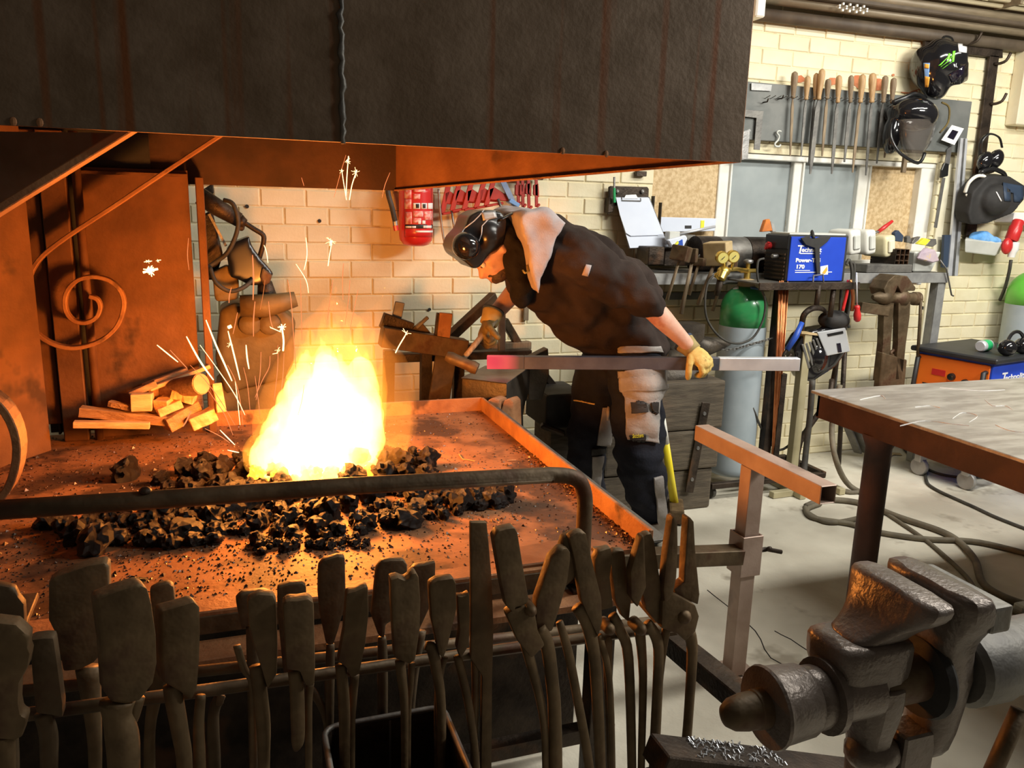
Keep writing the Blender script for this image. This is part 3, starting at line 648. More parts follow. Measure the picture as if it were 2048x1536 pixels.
def tongs(label, Y, jaws, handles, rivets=(), t=.02, m='forged', ex=0):
    a = jaws[0] if jaws else handles[0]; mx = sum(p[0] for p in a)/len(a)
    loc = PY(mx, max(p[1] for p in a), Y)
    r = thing('forge_tongs', label, 'tongs', loc, G)
    for i, j in enumerate(jaws):
        MB().slab(j, Y+.012*(i % 2), (ex, t, 0)).build('jaw', m, r, bevel=min(.006, t*.3), seg=2, smooth=True, ang=50)
    for i, h in enumerate(handles):
        P = spline([V((x, y, w)) for x, y, w in h], 4); mb = MB(); yy = Y+.012+.014*(i % 2)
        mb.tube([PY(p.x, p.y, yy) for p in P], [SZ(max(p.z, 4)/2, yy) for p in P], 9, flat=.7, up=(0, 1, 0)); mb.build('handle', m, r, smooth=True)
    for (x, y, w) in rivets:
        mb = MB(); s = SZ(w, Y); mb.lathe([(s*.2, -.014), (s*.75, -.010), (s, -.002), (s, .03)], PY(x, y, Y), (0, 1, 0), 14); mb.build('rivet', m, r, smooth=True, ang=40)
    return r
def hz(f, pts): return [(*f([(x, y)])[0], w) for x, y, w in pts]
DN = 190
def tail(h, dx=0, n=1):  # carry a handle on below the picture
    x, y, w = h[-1]; return h+[(x+dx, y+DN, w*.9)]
tongs('crumbly scaled tongs jaw at the far left picture edge', 1.20, [za([(-60, 540), (110, 560), (165, 610), (200, 640), (190, 720), (205, 760), (190, 850), (130, 960), (125, 1100), (140, 1180), (185, 1200), (150, 1330), (100, 1350), (-60, 1340)])], [tail(hz(za, [(20, 1320, 36), (40, 1536, 30)]), -5)], t=.03)
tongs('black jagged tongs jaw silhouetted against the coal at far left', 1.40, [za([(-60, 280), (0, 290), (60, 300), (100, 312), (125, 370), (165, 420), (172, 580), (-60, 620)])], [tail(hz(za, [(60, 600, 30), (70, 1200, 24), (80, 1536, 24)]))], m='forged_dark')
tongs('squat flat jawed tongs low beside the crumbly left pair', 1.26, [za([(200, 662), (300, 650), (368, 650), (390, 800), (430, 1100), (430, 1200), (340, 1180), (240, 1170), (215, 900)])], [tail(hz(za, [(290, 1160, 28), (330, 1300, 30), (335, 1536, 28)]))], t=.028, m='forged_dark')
tongs('tall wide flat tongs jaw, second from left behind the pale one', 1.34, [za([(330, 270), (380, 232), (600, 155), (710, 136), (742, 160), (745, 350), (745, 700), (640, 820), (540, 870), (430, 880), (390, 650), (330, 530)])], [tail(hz(za, [(600, 850, 40), (640, 1250, 26), (650, 1536, 22)]))], t=.032)
tongs('largest pale flat tongs jaw at left with thick handle', 1.18, [za([(648, 392), (800, 330), (955, 282), (1010, 312), (1040, 420), (1070, 640), (1075, 830), (1050, 960), (960, 1080), (860, 1105), (760, 1090), (712, 1020), (690, 700)])], [tail(hz(za, [(800, 1080, 60), (800, 1180, 48), (830, 1300, 56), (845, 1536, 54)])), tail(hz(za, [(930, 1050, 30), (900, 1180, 26), (870, 1300, 20), (880, 1536, 22)]))], t=.034, ex=-.012)
tongs('small rounded tongs jaw tip just right of the largest pale jaw', 1.42, [za([(1020, 320), (1080, 290), (1150, 275), (1185, 300), (1200, 430), (1215, 800), (1060, 900)])], [tail(hz(za, [(1110, 820, 34), (1030, 1200, 20), (1020, 1536, 20)]))])
tongs('square blocky tongs jaw on a straight tan handle', 1.22, [za([(1088, 470), (1200, 440), (1330, 400), (1368, 440), (1372, 620), (1366, 800), (1350, 1000), (1310, 1080), (1230, 1020), (1105, 950), (1090, 700)])], [tail(hz(za, [(1170, 970, 30), (1190, 1080, 32), (1230, 1300, 30), (1260, 1536, 28)])), tail(hz(za, [(1370, 1040, 18), (1355, 1250, 20), (1362, 1536, 22)]))], t=.03, ex=-.01)
tongs('thin curved pair of handles bowing left of the bin', 1.36, [za([(1480, 1030), (1540, 1045), (1520, 1120), (1470, 1120)])], [tail(hz(za, [(1505, 1040, 20), (1460, 1150, 20), (1455, 1300, 22), (1465, 1536, 22)]))], t=.016, m='forged_dark')
tongs('leaf shaped tongs with tapering jaw, dark notch below the lip', 1.24, [zb([(-20, 395), (60, 352), (160, 356), (180, 400), (190, 700), (185, 900), (120, 1010), (70, 840), (25, 690), (-10, 560)])], [tail(hz(zb, [(40, 840, 26), (65, 1000, 27), (90, 1250, 27), (95, 1536, 22)]), 4), tail(hz(zb, [(-90, 700, 14), (-40, 860, 14), (20, 1000, 14)]))], t=.024)
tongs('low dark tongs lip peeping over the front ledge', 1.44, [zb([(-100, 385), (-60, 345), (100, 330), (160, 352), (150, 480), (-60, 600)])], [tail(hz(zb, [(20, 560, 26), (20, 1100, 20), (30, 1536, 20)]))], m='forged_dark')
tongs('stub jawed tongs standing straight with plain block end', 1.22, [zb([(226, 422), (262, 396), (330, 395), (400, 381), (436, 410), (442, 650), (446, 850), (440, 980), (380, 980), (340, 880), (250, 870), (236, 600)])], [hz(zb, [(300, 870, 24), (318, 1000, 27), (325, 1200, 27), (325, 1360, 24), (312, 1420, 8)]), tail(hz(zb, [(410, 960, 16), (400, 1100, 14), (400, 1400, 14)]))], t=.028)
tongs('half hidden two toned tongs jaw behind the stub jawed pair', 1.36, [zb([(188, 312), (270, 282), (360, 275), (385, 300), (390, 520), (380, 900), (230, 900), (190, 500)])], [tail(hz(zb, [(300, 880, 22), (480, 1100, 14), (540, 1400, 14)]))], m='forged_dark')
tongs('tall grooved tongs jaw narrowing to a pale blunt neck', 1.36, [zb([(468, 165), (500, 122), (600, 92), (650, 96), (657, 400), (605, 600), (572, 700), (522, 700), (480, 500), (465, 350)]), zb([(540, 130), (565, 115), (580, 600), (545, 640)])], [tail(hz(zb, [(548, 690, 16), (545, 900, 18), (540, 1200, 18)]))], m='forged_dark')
tongs('slanting spoon jaw tongs leaning right above the bin', 1.25, [zb([(658, 345), (720, 330), (780, 302), (808, 296), (812, 500), (790, 700), (765, 820), (750, 900), (690, 930), (655, 850), (600, 820), (640, 600)])], [tail(hz(zb, [(618, 830, 22), (630, 950, 22), (645, 1200, 22)])), tail(hz(zb, [(715, 900, 18), (700, 1100, 16), (690, 1300, 16)]))], t=.024)
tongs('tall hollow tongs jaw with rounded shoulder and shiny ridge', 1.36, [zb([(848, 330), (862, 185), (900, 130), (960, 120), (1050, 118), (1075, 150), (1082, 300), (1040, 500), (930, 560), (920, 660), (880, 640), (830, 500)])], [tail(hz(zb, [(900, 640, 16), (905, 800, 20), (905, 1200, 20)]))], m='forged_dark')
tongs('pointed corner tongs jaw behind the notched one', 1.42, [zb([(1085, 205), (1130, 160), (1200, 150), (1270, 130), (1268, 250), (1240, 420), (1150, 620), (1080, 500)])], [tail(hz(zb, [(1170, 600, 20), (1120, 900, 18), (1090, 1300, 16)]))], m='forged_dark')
tongs('notched bite jaw tongs with broken top edge', 1.23, [zb([(962, 252), (1010, 238), (1060, 258), (1090, 240), (1100, 215), (1135, 205), (1152, 235), (1165, 400), (1160, 600), (1130, 800), (1090, 830), (990, 790), (975, 560)])], [tail(hz(zb, [(1022, 800, 20), (1040, 950, 19), (1055, 1150, 16)])), tail(hz(zb, [(1105, 820, 14), (1095, 1000, 12), (1080, 1200, 12)]))], t=.026)
tongs('barrel shaped tongs jaw with hooked handle top', 1.24, [zb([(1225, 288), (1280, 255), (1330, 250), (1390, 240), (1410, 280), (1416, 450), (1390, 560), (1350, 720), (1322, 800), (1290, 760), (1262, 620), (1240, 520)])], [tail(hz(zb, [(1200, 700, 18), (1240, 720, 24), (1270, 850, 22), (1305, 1130, 20)])), tail(hz(zb, [(1330, 780, 14), (1300, 900, 14), (1280, 1120, 14)]))], t=.024)
tongs('slim crescent jaw tongs left of the tall flat bar', 1.26, [zb([(1415, 362), (1460, 368), (1500, 340), (1508, 500), (1500, 700), (1440, 800), (1412, 720), (1432, 600)])], [tail(hz(zb, [(1415, 770, 17), (1460, 950, 18), (1500, 1150, 17), (1545, 1536, 16)]), 8)], t=.02)
tongs('tall straight flat bar standing upright in the rack', 1.28, [zd([(120, 100), (218, 100), (232, 250), (245, 400), (258, 720), (250, 1000), (246, 1536), (246, 2050), (182, 2050), (182, 1536), (190, 1000), (122, 900), (124, 400)])], [tail(hz(zd, [(150, 860, 20), (150, 1100, 16), (140, 1500, 16)]))], t=.014)
r = tongs('open vee tongs with two spread hollow jaws and rivet', 1.22, [zd([(256, 195), (280, 152), (330, 138), (380, 130), (398, 160), (420, 300), (465, 560), (440, 585), (385, 600), (380, 640), (330, 590), (300, 450)]), zd([(592, 310), (650, 252), (690, 250), (708, 280), (708, 320), (690, 450), (640, 620), (600, 742), (500, 740), (508, 560), (550, 440)]), zd([(370, 610), (440, 590), (500, 620), (520, 740), (560, 820), (480, 900), (400, 800), (330, 640)])], [tail(hz(zd, [(520, 720, 30), (570, 820, 30), (600, 1050, 29), (612, 1200, 30), (618, 1536, 32)])), tail(hz(zd, [(640, 680, 16), (690, 850, 20), (740, 1100, 20), (815, 1536, 22)]), 18), tail(hz(zd, [(440, 800, 24), (540, 1200, 18), (560, 1536, 16)]))], [(900+470/2.9257, 1011+612/2.9257, 13)], t=.026)
tongs('broad bladed tongs jaw leaning left with orange lit edge', 1.24, [zd([(698, 190), (740, 160), (775, 150), (802, 168), (830, 300), (890, 540), (895, 680), (870, 780), (800, 632), (770, 560), (730, 330)]), zd([(648, 250), (665, 190), (745, 150), (750, 260), (740, 420), (660, 500)])], [tail(hz(zd, [(745, 590, 30), (800, 680, 30), (835, 820, 28), (855, 1000, 27), (880, 1536, 26)])), tail(hz(zd, [(870, 760, 16), (930, 1000, 16), (950, 1536, 16)]))], [], t=.022)
tongs('paired narrow jaw tongs with round boss between the bladed ones', 1.27, [zd([(848, 320), (870, 270), (945, 246), (955, 300), (940, 420), (960, 600), (880, 620), (850, 480)]), zd([(935, 292), (970, 262), (1025, 264), (1040, 400), (1065, 550), (1052, 690), (1012, 655), (968, 560)])], [tail(hz(zd, [(950, 640, 22), (1000, 740, 24), (1045, 900, 24), (1065, 1536, 22)])), tail(hz(zd, [(920, 760, 24), (925, 1000, 20), (940, 1536, 18)]))], [(900+930/2.9257, 1011+722/2.9257, 13)], t=.022)
tongs('hollow beak tongs with ridge, left of the pointed pincers', 1.25, [zd([(1058, 390), (1090, 280), (1120, 190), (1140, 175), (1150, 480), (1100, 600), (1062, 540)]), zd([(1118, 200), (1150, 170), (1182, 162), (1200, 215), (1228, 400), (1252, 560), (1250, 660), (1222, 702), (1150, 612), (1120, 480)])], [tail(hz(zd, [(1150, 690, 26), (1210, 780, 26), (1220, 950, 25), (1195, 1536, 26)])), tail(hz(zd, [(1110, 720, 26), (1130, 1000, 20), (1120, 1536, 18)]))], [(900+1112/2.9257, 1011+722/2.9257, 14)], t=.022)
tongs('pointed pincers with two open spikes at right end of rack', 1.25, [zd([(1250, 500), (1268, 300), (1300, 80), (1320, 60), (1334, 110), (1336, 250), (1328, 420), (1308, 520), (1260, 600)]), zd([(1378, 300), (1392, 80), (1405, 68), (1428, 95), (1436, 250), (1462, 520), (1452, 582), (1400, 560), (1320, 520), (1312, 490), (1372, 450)]), zd([(1244, 560), (1320, 520), (1440, 585), (1462, 650), (1440, 740), (1380, 800), (1330, 755), (1238, 722)])], [tail(hz(zd, [(1400, 740, 30), (1418, 850, 27), (1398, 1200, 24), (1375, 1536, 25)]), -4), tail(hz(zd, [(1270, 700, 22), (1240, 900, 18), (1200, 1300, 18), (1190, 1536, 18)]))], [(900+1370/2.9257, 1011+650/2.9257, 16)], t=.024)
# ---- open steel bin at the bottom
bin_ = thing('steel_bin', 'open square steel coal bin with rounded rim below the tongs', 'bin', PZ(780, 1700, 0))
bz = .60; a = PZ(640, 1455, bz); b = PZ(893, 1421, bz); y0 = a.y; a = V((a.x, y0, bz)); b = V((b.x, y0, bz)); D = .36
def ringr(x0, x1, ya, yb, z, r, n=5):
    o = []
    for cx, cy, s in ((x1-r, yb-r, 0), (x0+r, yb-r, 90), (x0+r, ya+r, 180), (x1-r, ya+r, 270)):
        for k in range(n+1): t = radians(s+90*k/n); o.append(V((cx+r*cos(t), cy+r*sin(t), z)))
    return o
x0, x1, ya, yb = a.x, b.x, y0-D, y0; mb = MB(); R = []
R += [ringr(x0, x1, ya, yb, .002, .03), ringr(x0, x1, ya, yb, bz, .03), ringr(x0+.010, x1-.010, ya+.010, yb-.010, bz, .024), ringr(x0+.010, x1-.010, ya+.010, yb-.010, .02, .024)]
mb.loft(R); mb.build('body', 'black_iron', bin_)
mb = MB(); mb.box(((x0+x1)/2+.01, yb-.0105, bz/2+.01), (.004, .003, bz-.03)); mb.build('wall_seam', 'steel_dull', bin_)
mb = MB(); rr = ringr(x0+.005, x1-.005, ya+.005, yb-.005, bz+.001, .027); mb.tube(rr+[rr[0]], .0062, 6); mb.build('rim', 'steel_dull', bin_, smooth=True)
# ---- T stand for bar stock
ts = thing('bar_stand', 'T shaped steel bar stand with orange lit left side beside the forge', 'stand', (1.53, 2.03, 0))
TX = 1.555
mb = MB(); A = PX(1658, 980, TX); B_ = PX(1402, 872, TX); zt = (A.z+B_.z)/2+.0; mb.pipe((TX, A.y, zt), (TX, B_.y, zt), .055, .055, .004); mb.build('top_bar', 'stand_steel', ts, bevel=.002)
py = 2.06; mb = MB(); mb.pipe((TX, py, .02), (TX, py, zt-.028), .055, .055, .003); mb.build('post', 'stand_steel', ts, bevel=.002)
zs = PY(1500, 1100, py).z; mb = MB(); mb.pipe((TX, py, zs-.075), (TX, py, zs+.065), .078, .078, .005); mb.build('sleeve', 'stand_steel', ts, bevel=.002)
mb = MB(); mb.tube([(TX+.035, py-.01, zs), (TX+.075, py-.01, zs)], .008, 8); mb.tube([(TX+.075, py-.03, zs+.012), (TX+.078, py-.01, zs), (TX+.13, py-.02, zs-.012)], .0075, 8); mb.build('clamp_screw', 'black_iron', ts, smooth=True)
mb = MB(); zz = PY(1400, 1092, py-.02).z; mb.pipe((TX1+.01, py-.02, zz), (TX-.036, py-.02, zs), .06, .05, .004); mb.build('side_arm', 'forged_dark', ts, bevel=.002)
mb = MB(); mb.box((TX, py, .008), (.16, .16, .012)); mb.build('foot', 'stand_steel', ts)
# ---- dark diagonal brace and the lower bench beam carrying the vise
vb_ = thing('vise_bench', 'low black steel bench frame carrying the bench vise', 'bench', (1.3, 1.2, 0))
mb = MB(); mb.bar(PY(1330, 1272, 1.62), PY(1500, 1412, 1.25), .055, .05); mb.build('diagonal_brace', 'black_iron', vb_, bevel=.003)
mb = MB(); mb.bar(PY(1310, 1512, 1.16), PY(1740, 1560, 1.16), .075, .05); mb.build('beam', 'black_iron', vb_, bevel=.003)
for px in (1330, 1700):
    q = PY(px, 1530, 1.16); mb = MB(); mb.mm((q.x-.03, q.y-.03, .0), (q.x+.03, q.y+.03, q.z-.02)); mb.build('leg', 'black_iron', vb_, bevel=.003)
mb = MB()
for k in range(120):
    s = random.random(); q = PY(1385+s*175, 1490+s*24, 1.16)+V((0, random.uniform(-.03, .03), .033)); 
    q.z = (PY(1310, 1512, 1.16).lerp(PY(1740, 1560, 1.16), (q.x-PY(1310, 1512, 1.16).x)/(PY(1740, 1560, 1.16).x-PY(1310, 1512, 1.16).x))).z+.028
    a_ = random.uniform(0, pi); mb.tube([q, q+V((cos(a_)*.006, sin(a_)*.006, .004)), q+V((cos(a_)*.01, sin(a_)*.01, .0))], .0012, 4)
mb.build('swarf', 'bright_steel', vb_, kind='stuff')
# ================================================================ big vise at the right
C0 = 1.065
vs_ = thing('bench_vise', 'massive worn steel vise with orange lit jaw in the right foreground', 'vise', (1.1, .97, .4))
JY0, JY1, JZ = .862, 1.062, .948; yc = (JY0+JY1)/2
def sec(x0, x1, y0, y1, z, e=.3):
    dx, dy = (x1-x0)*e*.5, (y1-y0)*e*.5
    return [V(p) for p in ((x0+dx, y0, z), (x1-dx, y0, z), (x1, y0+dy, z), (x1, y1-dy, z), (x1-dx, y1, z), (x0+dx, y1, z), (x0, y1-dy, z), (x0, y0+dy, z))]
SX = PY(1560, 1360, yc)           # screw axis height near the nut
sp = PY(1445, 1438, yc); sq = PY(1840, 1345, yc); az = (sp.z+sq.z)/2
mb = MB(); X = C0
mb.loft([sec(X-.043, X+.012, JY0, JY1, JZ, .3), sec(X-.048, X+.012, JY0, JY1, JZ-.012, .2), sec(X-.052, X+.012, JY0+.008, JY1-.004, JZ-.036, .2), sec(X-.068, X+.011, JY0+.045, JY1-.022, JZ-.062, .25), sec(X-.098, X+.008, JY0+.062, JY1-.034, JZ-.084, .3), sec(X-.118, X+.005, JY0+.068, JY1-.038, JZ-.094, .3), sec(X-.12, X, JY0+.07, JY1-.04, JZ-.10, .3)])
mb.build('moving_jaw', 'vise_iron', vs_, smooth=True, ang=60, sub=1)
mb = MB(); mb.loft([sec(X-.146, X, JY0+.062, JY1-.03, JZ-.094, .1), sec(X-.150, X, JY0+.058, JY1-.028, JZ-.102, .1), sec(X-.150, X, JY0+.058, JY1-.03, JZ-.15, .12), sec(X-.144, X-.002, JY0+.06, JY1-.034, JZ-.162, .15), sec(X-.085, X-.002, JY0+.062, JY1-.045, JZ-.185, .25), sec(X-.080, X, JY0+.05, JY1-.035, az+.02, .4), sec(X-.08, X, JY0+.05, JY1-.035, az-.04, .4), sec(X-.07, X-.005, JY0+.065, JY1-.05, az-.09, .4), sec(X-.055, X-.01, JY0+.075, JY1-.06, az-.14, .4), sec(X-.05, X-.015, JY0+.08, JY1-.065, .12, .4)])
mb.build('moving_arm', 'vise_iron', vs_, smooth=True, ang=50, sub=1)
mb = MB(); X = C0+.062
mb.loft([sec(X-.028, X+.030, JY0, JY1, JZ, .25), sec(X-.03, X+.04, JY0, JY1, JZ-.014, .2), sec(X-.026, X+.05, JY0, JY1-.004, JZ-.05, .2), sec(X-.018, X+.062, JY0+.03, JY1-.02, JZ-.09, .25), sec(X-.01, X+.07, JY0+.05, JY1-.035, JZ-.13, .3), sec(X, X+.085, JY0+.05, JY1-.04, JZ-.20, .3), sec(X+.005, X+.085, JY0+.05, JY1-.04, az, .4), sec(X+.005, X+.08, JY0+.06, JY1-.05, az-.12, .4), sec(X+.01, X+.06, JY0+.07, JY1-.06, az-.17, .4)])
mb.build('fixed_jaw', 'vise_iron', vs_, smooth=True, ang=60, sub=1)
mb = MB(); mb.mm((X+.03, JY0+.01, JZ-.07), (X+.075, JY1-.02, JZ-.022)); mb.build('jaw_block', 'steel_dull', vs_, bevel=.006, seg=2)
xs0 = sp.x; ax = lambda x: V((x, yc, az))
def cyl(nm, prof, ma='vise_iron'):
    mb = MB(); mb.lathe([(r, x-xs0) for r, x in prof], ax(xs0), (1, 0, 0), 28); return mb.build(nm, ma, vs_, smooth=True, ang=38)
L_ = C0-.085
cyl('screw_end', [(.006, xs0), (.018, xs0+.005), (.026, xs0+.018), (.030, xs0+.04), (.030, xs0+.058), (.032, xs0+.060), (.032, xs0+.08)], 'forged_dark')
cyl('nut_collar', [(.045, xs0+.078), (.066, xs0+.080), (.068, xs0+.085), (.064, xs0+.095), (.060, xs0+.150), (.056, xs0+.158)], 'vise_iron')
cyl('nut_ring', [(.050, xs0+.152), (.053, xs0+.158), (.053, xs0+.182), (.050, xs0+.19), (.064, xs0+.192), (.064, xs0+.204), (.05, xs0+.21), (.05, C0-.06)], 'vise_iron')
cyl('screw', [(.043, C0-.05), (.043, C0+.10)], 'forged_dark')
cyl('screw_housing', [(.062, C0+.14), (.072, C0+.15), (.074, C0+.22), (.068, C0+.235), (.068, C0+.42), (.06, C0+.43)], 'steel_dull')
cyl('thrust_ring', [(.045, C0+.045), (.072, C0+.048), (.076, C0+.06), (.07, C0+.07), (.05, C0+.08)], 'black_matte')
mb = MB(); mb.bar((C0+.05, yc, 0), (C0+.05, yc, az-.10), .07, .06); mb.build('stand_post', 'vise_iron', vs_, bevel=.004)
mb = MB(); mb.tube([PY(2040, 1420, .92), PY(1960, 1600, .92)], .016, 10); mb.build('handle_bar', 'forged_dark', vs_, smooth=True)
mb = MB(); mb.ball((C0-.03, yc, az-.135), (.05, .045, .035)); mb.build('lower_boss', 'vise_iron', vs_, smooth=True)
# ================================================================ work table and cables at the right
tb = thing('work_table', 'heavy steel work table with scratched grey top', 'table', (3.0, 1.8, 0))
tz = .88; q = PZ(1622, 780, tz); X0, YB = q.x, q.y; X1, YF = X0+2.4, .85
mb = MB(); mb.mm((X0, YF, tz-.012), (X1, YB, tz)); mb.build('table_top', 'table_top', tb, bevel=.002)
mb = MB(); mb.mm((X0+.02, YF+.02, tz-.10), (X0+.032, YB-.02, tz-.012)); mb.build('apron', 'red_brown', tb)
mb = MB(); mb.mm((X0+.02, YB-.032, tz-.10), (X1-.02, YB-.02, tz-.012)); mb.build('apron', 'red_brown', tb)
mb = MB(); mb.mm((X0+.02, YF+.02, tz-.105), (X0+.07, YB-.02, tz-.10)); mb.build('apron_flange', 'red_brown', tb)
for (x, y) in ((X0+.075, YB-.30), (X0+.075, YF+.25), (X1-.1, YB-.3), (X1-.1, YF+.25)):
    mb = MB(); mb.lathe([(.046, 0), (.046, tz-.15), (.060, tz-.115), (.062, tz-.10)], (x, y, 0), n=14); mb.build('leg', 'red_brown', tb, smooth=True, ang=40)
random.seed(3)
for pl in ([(1800, 852), (1850, 842), (1900, 848), (1938, 852)], [(1905, 838), (1925, 826), (1955, 832), (1938, 845)], [(1970, 800), (1985, 812), (2010, 812), (2025, 820)], [(1990, 850), (2020, 862), (2060, 866)], [(1720, 800), (1760, 792), (1770, 798)], [(1880, 776), (1960, 782), (2010, 780)], [(1830, 815), (1860, 812), (1880, 816)]):
    P = spline([PZ(x, y, tz) for x, y in pl], 4); mb = MB(); mb.tube([p+V((0, 0, .0003)) for p in P], [.0035*random.uniform(.4, 1) for p in P], 6, flat=.15, up=(0, 1, 0)); mb.build('chalk_mark', 'white', tb)
def cable(label, px, r, z=None, m='rubber_dusty', ends=None, n=7):
    P = spline([PZ(x, y, r+(zz if zz else 0)) for x, y, zz in [(*p, 0) if len(p) == 2 else p for p in px]], n)
    mb = MB(); mb.tube(P, r, 8); return single(mb, 'floor_cable', m, label, 'cable', 'rubber cables lying on the floor', smooth=True)
cable('thick rubber cable snaking from coil to right picture edge', [(1612, 1012), (1650, 1000), (1720, 1006), (1800, 1035), (1880, 1062), (1920, 1085), (1950, 1120), (1965, 1165), (2010, 1195), (2100, 1225)], .016)
cable('thick rubber cable running straight across to the right edge', [(1610, 1015), (1625, 1035), (1700, 1048), (1760, 1065), (1850, 1078), (1960, 1085), (2100, 1120)], .014)
cable('thinner grey cable crossing under the thick one', [(1770, 1025), (1830, 1065), (1870, 1095), (1930, 1150), (1960, 1190), (2010, 1215), (2110, 1260)], .010)
cable('thin cable curving from the wheeled welder to the right edge', [(1855, 930), (1852, 958), (1870, 978), (1950, 1015), (2000, 1038), (2110, 1080)], .009, m='rubber')
cable('grey hose arc on the floor behind the table leg', [(1795, 870), (1810, 900), (1850, 935), (1900, 952), (1980, 955), (2110, 945)], .008, m='rubber')
cable('short cable loop beside the table leg', [(1745, 935), (1765, 945), (1772, 960), (1755, 975), (1700, 985), (1660, 970)], .012)
cable('coiled cable bight by the khaki stand', [(1760, 1000), (1764, 985), (1750, 1015), (1720, 1035), (1660, 1045), (1622, 1030), (1615, 1018), (1640, 1008)], .013)
mb = MB(); mb.box(PZ(2052, 1215, .02), (.09, .05, .04)); single(mb, 'cable_connector', 'poly_grey', 'grey plastic cable connector on floor at right edge', 'connector', bevel=.008)
mb = MB(); q = PZ(1790, 912, 0); mb.prism([q+V(p) for p in ((-.06, -.02, .002), (0, .01, .006), (.05, -.01, .002), (.07, .03, .004), (.01, .03, .012), (-.03, .04, .004))], (0, 0, .003)); single(mb, 'dry_leaf', 'wood_tan', 'small dry yellow leaf lying on floor near the wheel', 'leaf')
# ================================================================ things hanging on the back wall
random.seed(21)
# ---- fire extinguisher
Yx = 4.02
ex = thing('fire_extinguisher', 'red fire extinguisher with printed label hanging on brick wall', 'extinguisher', PY(833, 495, Yx))
zb_, zt_ = PY(835, 492, Yx).z, PY(835, 330, Yx).z; cx = PY(832, 430, Yx).x; R_ = SZ(33.5, Yx, 832, 430)*1.0
mb = MB(); h = zt_-zb_; mb.lathe([(R_*.45, 0), (R_*.75, .008), (R_*.95, .03), (R_, .055), (R_, h*.82), (R_*.9, h*.9), (R_*.5, h*.98), (R_*.3, h)], (cx, Yx, zb_), n=32); bodyo = mb.build('body', 'red_paint', ex, smooth=True)
tr = bvh(bodyo)
lb = patch([(809, 376), (864, 376), (864, 474), (809, 474)], tr, 'label', 'red_plastic', ex, 12, 10, .0015)
for nm, ma, x0, y0, x1, y1 in [('pictogram', 'label_pink', 810, 380, 823, 397), ('pictogram', 'label_pink', 810, 398, 823, 418), ('pictogram', 'white', 826, 406, 840, 418), ('pictogram', 'white', 842, 406, 853, 418), ('pictogram', 'white', 855, 406, 864, 418), ('print_block', 'label_pink', 812, 424, 824, 448), ('print_block', 'label_pink', 826, 422, 846, 434), ('print_block', 'label_pink', 848, 422, 864, 440), ('print_block', 'label_pink', 827, 379, 850, 384), ('print_block', 'label_pink', 827, 388, 840, 398), ('print_block', 'label_black', 811, 449, 864, 457), ('print_block', 'white', 812, 452, 832, 456), ('print_block', 'white', 846, 451, 862, 456), ('print_block', 'white', 831, 461, 864, 465), ('print_block', 'label_pink', 826, 436, 842, 446), ('pictogram', 'white', 836, 441, 841, 448), ('pictogram', 'white', 844, 441, 850, 448), ('pictogram', 'label_black', 832, 408, 838, 416), ('pictogram', 'label_black', 845, 408, 850, 416)]:
    patch([(x0, y0), (x1, y0), (x1, y1), (x0, y1)], tr, nm, ma, ex, 4, 3, .0028 if ma != 'label_black' or y0 > 440 else .004)
mb = MB(); mb.tube(spline([PY(775, 355, 4.0), PY(776, 385, 3.98), PY(784, 415, 3.98), PY(790, 442, 3.99)], 5), .013, 10); mb.build('hose', 'rubber', ex, smooth=True)
mb = MB(); a, b = PY(790, 441, 3.99), PY(791, 451, 3.99); mb.tube([a, b], .013, 10); mb.build('hose_ferrule', 'steel', ex); mb = MB(); mb.tube([b, PY(793, 461, 3.99)], [.014, .013], 10); mb.build('nozzle', 'red_plastic', ex)
mb = MB(); mb.lathe([(.028, 0), (.03, .03), (.02, .06)], (cx, Yx, zt_-.01)); mb.box((cx, Yx-.05, zt_+.06), (.025, .12, .02)); mb.build('valve', 'black_plastic', ex)
mb = MB(); mb.mm((cx-.03, Yx+R_-.005, zt_-.16), (cx+.03, YW+.002, zt_-.08)); mb.build('wall_bracket', 'black_plastic', ex)
# ---- clamp rack
cr = thing('clamp_rack', 'flat steel rail on the brick wall holding the clamps', 'rail', PY(960, 330, 4.12)); a, b = PY(868, 352, 4.10), PY(1085, 352, 4.10)
mb = MB(); mb.mm((a.x, 4.085, a.z), (b.x, 4.10, a.z+.05)); mb.build('rail_bar', 'black_iron', cr, bevel=.003)
for q in (.1, .9): mb = MB(); x = a.x+(b.x-a.x)*q; mb.mm((x-.015, 4.10, a.z+.01), (x+.015, YW+.002, a.z+.04)); mb.build('standoff', 'black_iron', cr)
GC = 'red clamps on the wall rail'
def clamp(i, label, x, y, dx, L, Yc, bar_w=7, arm=26, m='clamp_red'):
    """quick clamp hanging by its top arm: flat rail, fixed arm, sliding arm, spindle with swivel pad"""
    r = thing('bar_clamp', label, 'clamp', PY(x, y, Yc), GC)
    a, b = PY(x+dx, 338, Yc), PY(x, y+L, Yc); mb = MB(); mb.bar(a, b, SZ(bar_w, Yc), .008, (0, 1, 0)); mb.build('clamp_bar', 'clamp_red', r, bevel=.002)
    mb = MB(); q = PY(x, y+L, Yc); u_ = PY(x+arm, y+L-6, Yc); mb.bar(q, u_, .02, .012, (0, 0, 1)); mb.build('fixed_arm', 'clamp_red', r, bevel=.003)
    mb = MB(); q = PY(x+dx*.55, y+10, Yc-.004); u_ = PY(x+dx*.55+arm, y+22, Yc-.004); mb.prism([q+V((-.015, 0, .02)), q+V((.012, 0, .03)), u_+V((0, 0, .012)), u_+V((0, 0, -.012)), q+V((.0, 0, -.035)), q+V((-.015, 0, -.03))], (0, .014, 0)); mb.build('sliding_arm', 'clamp_red', r, bevel=.003)
    return r
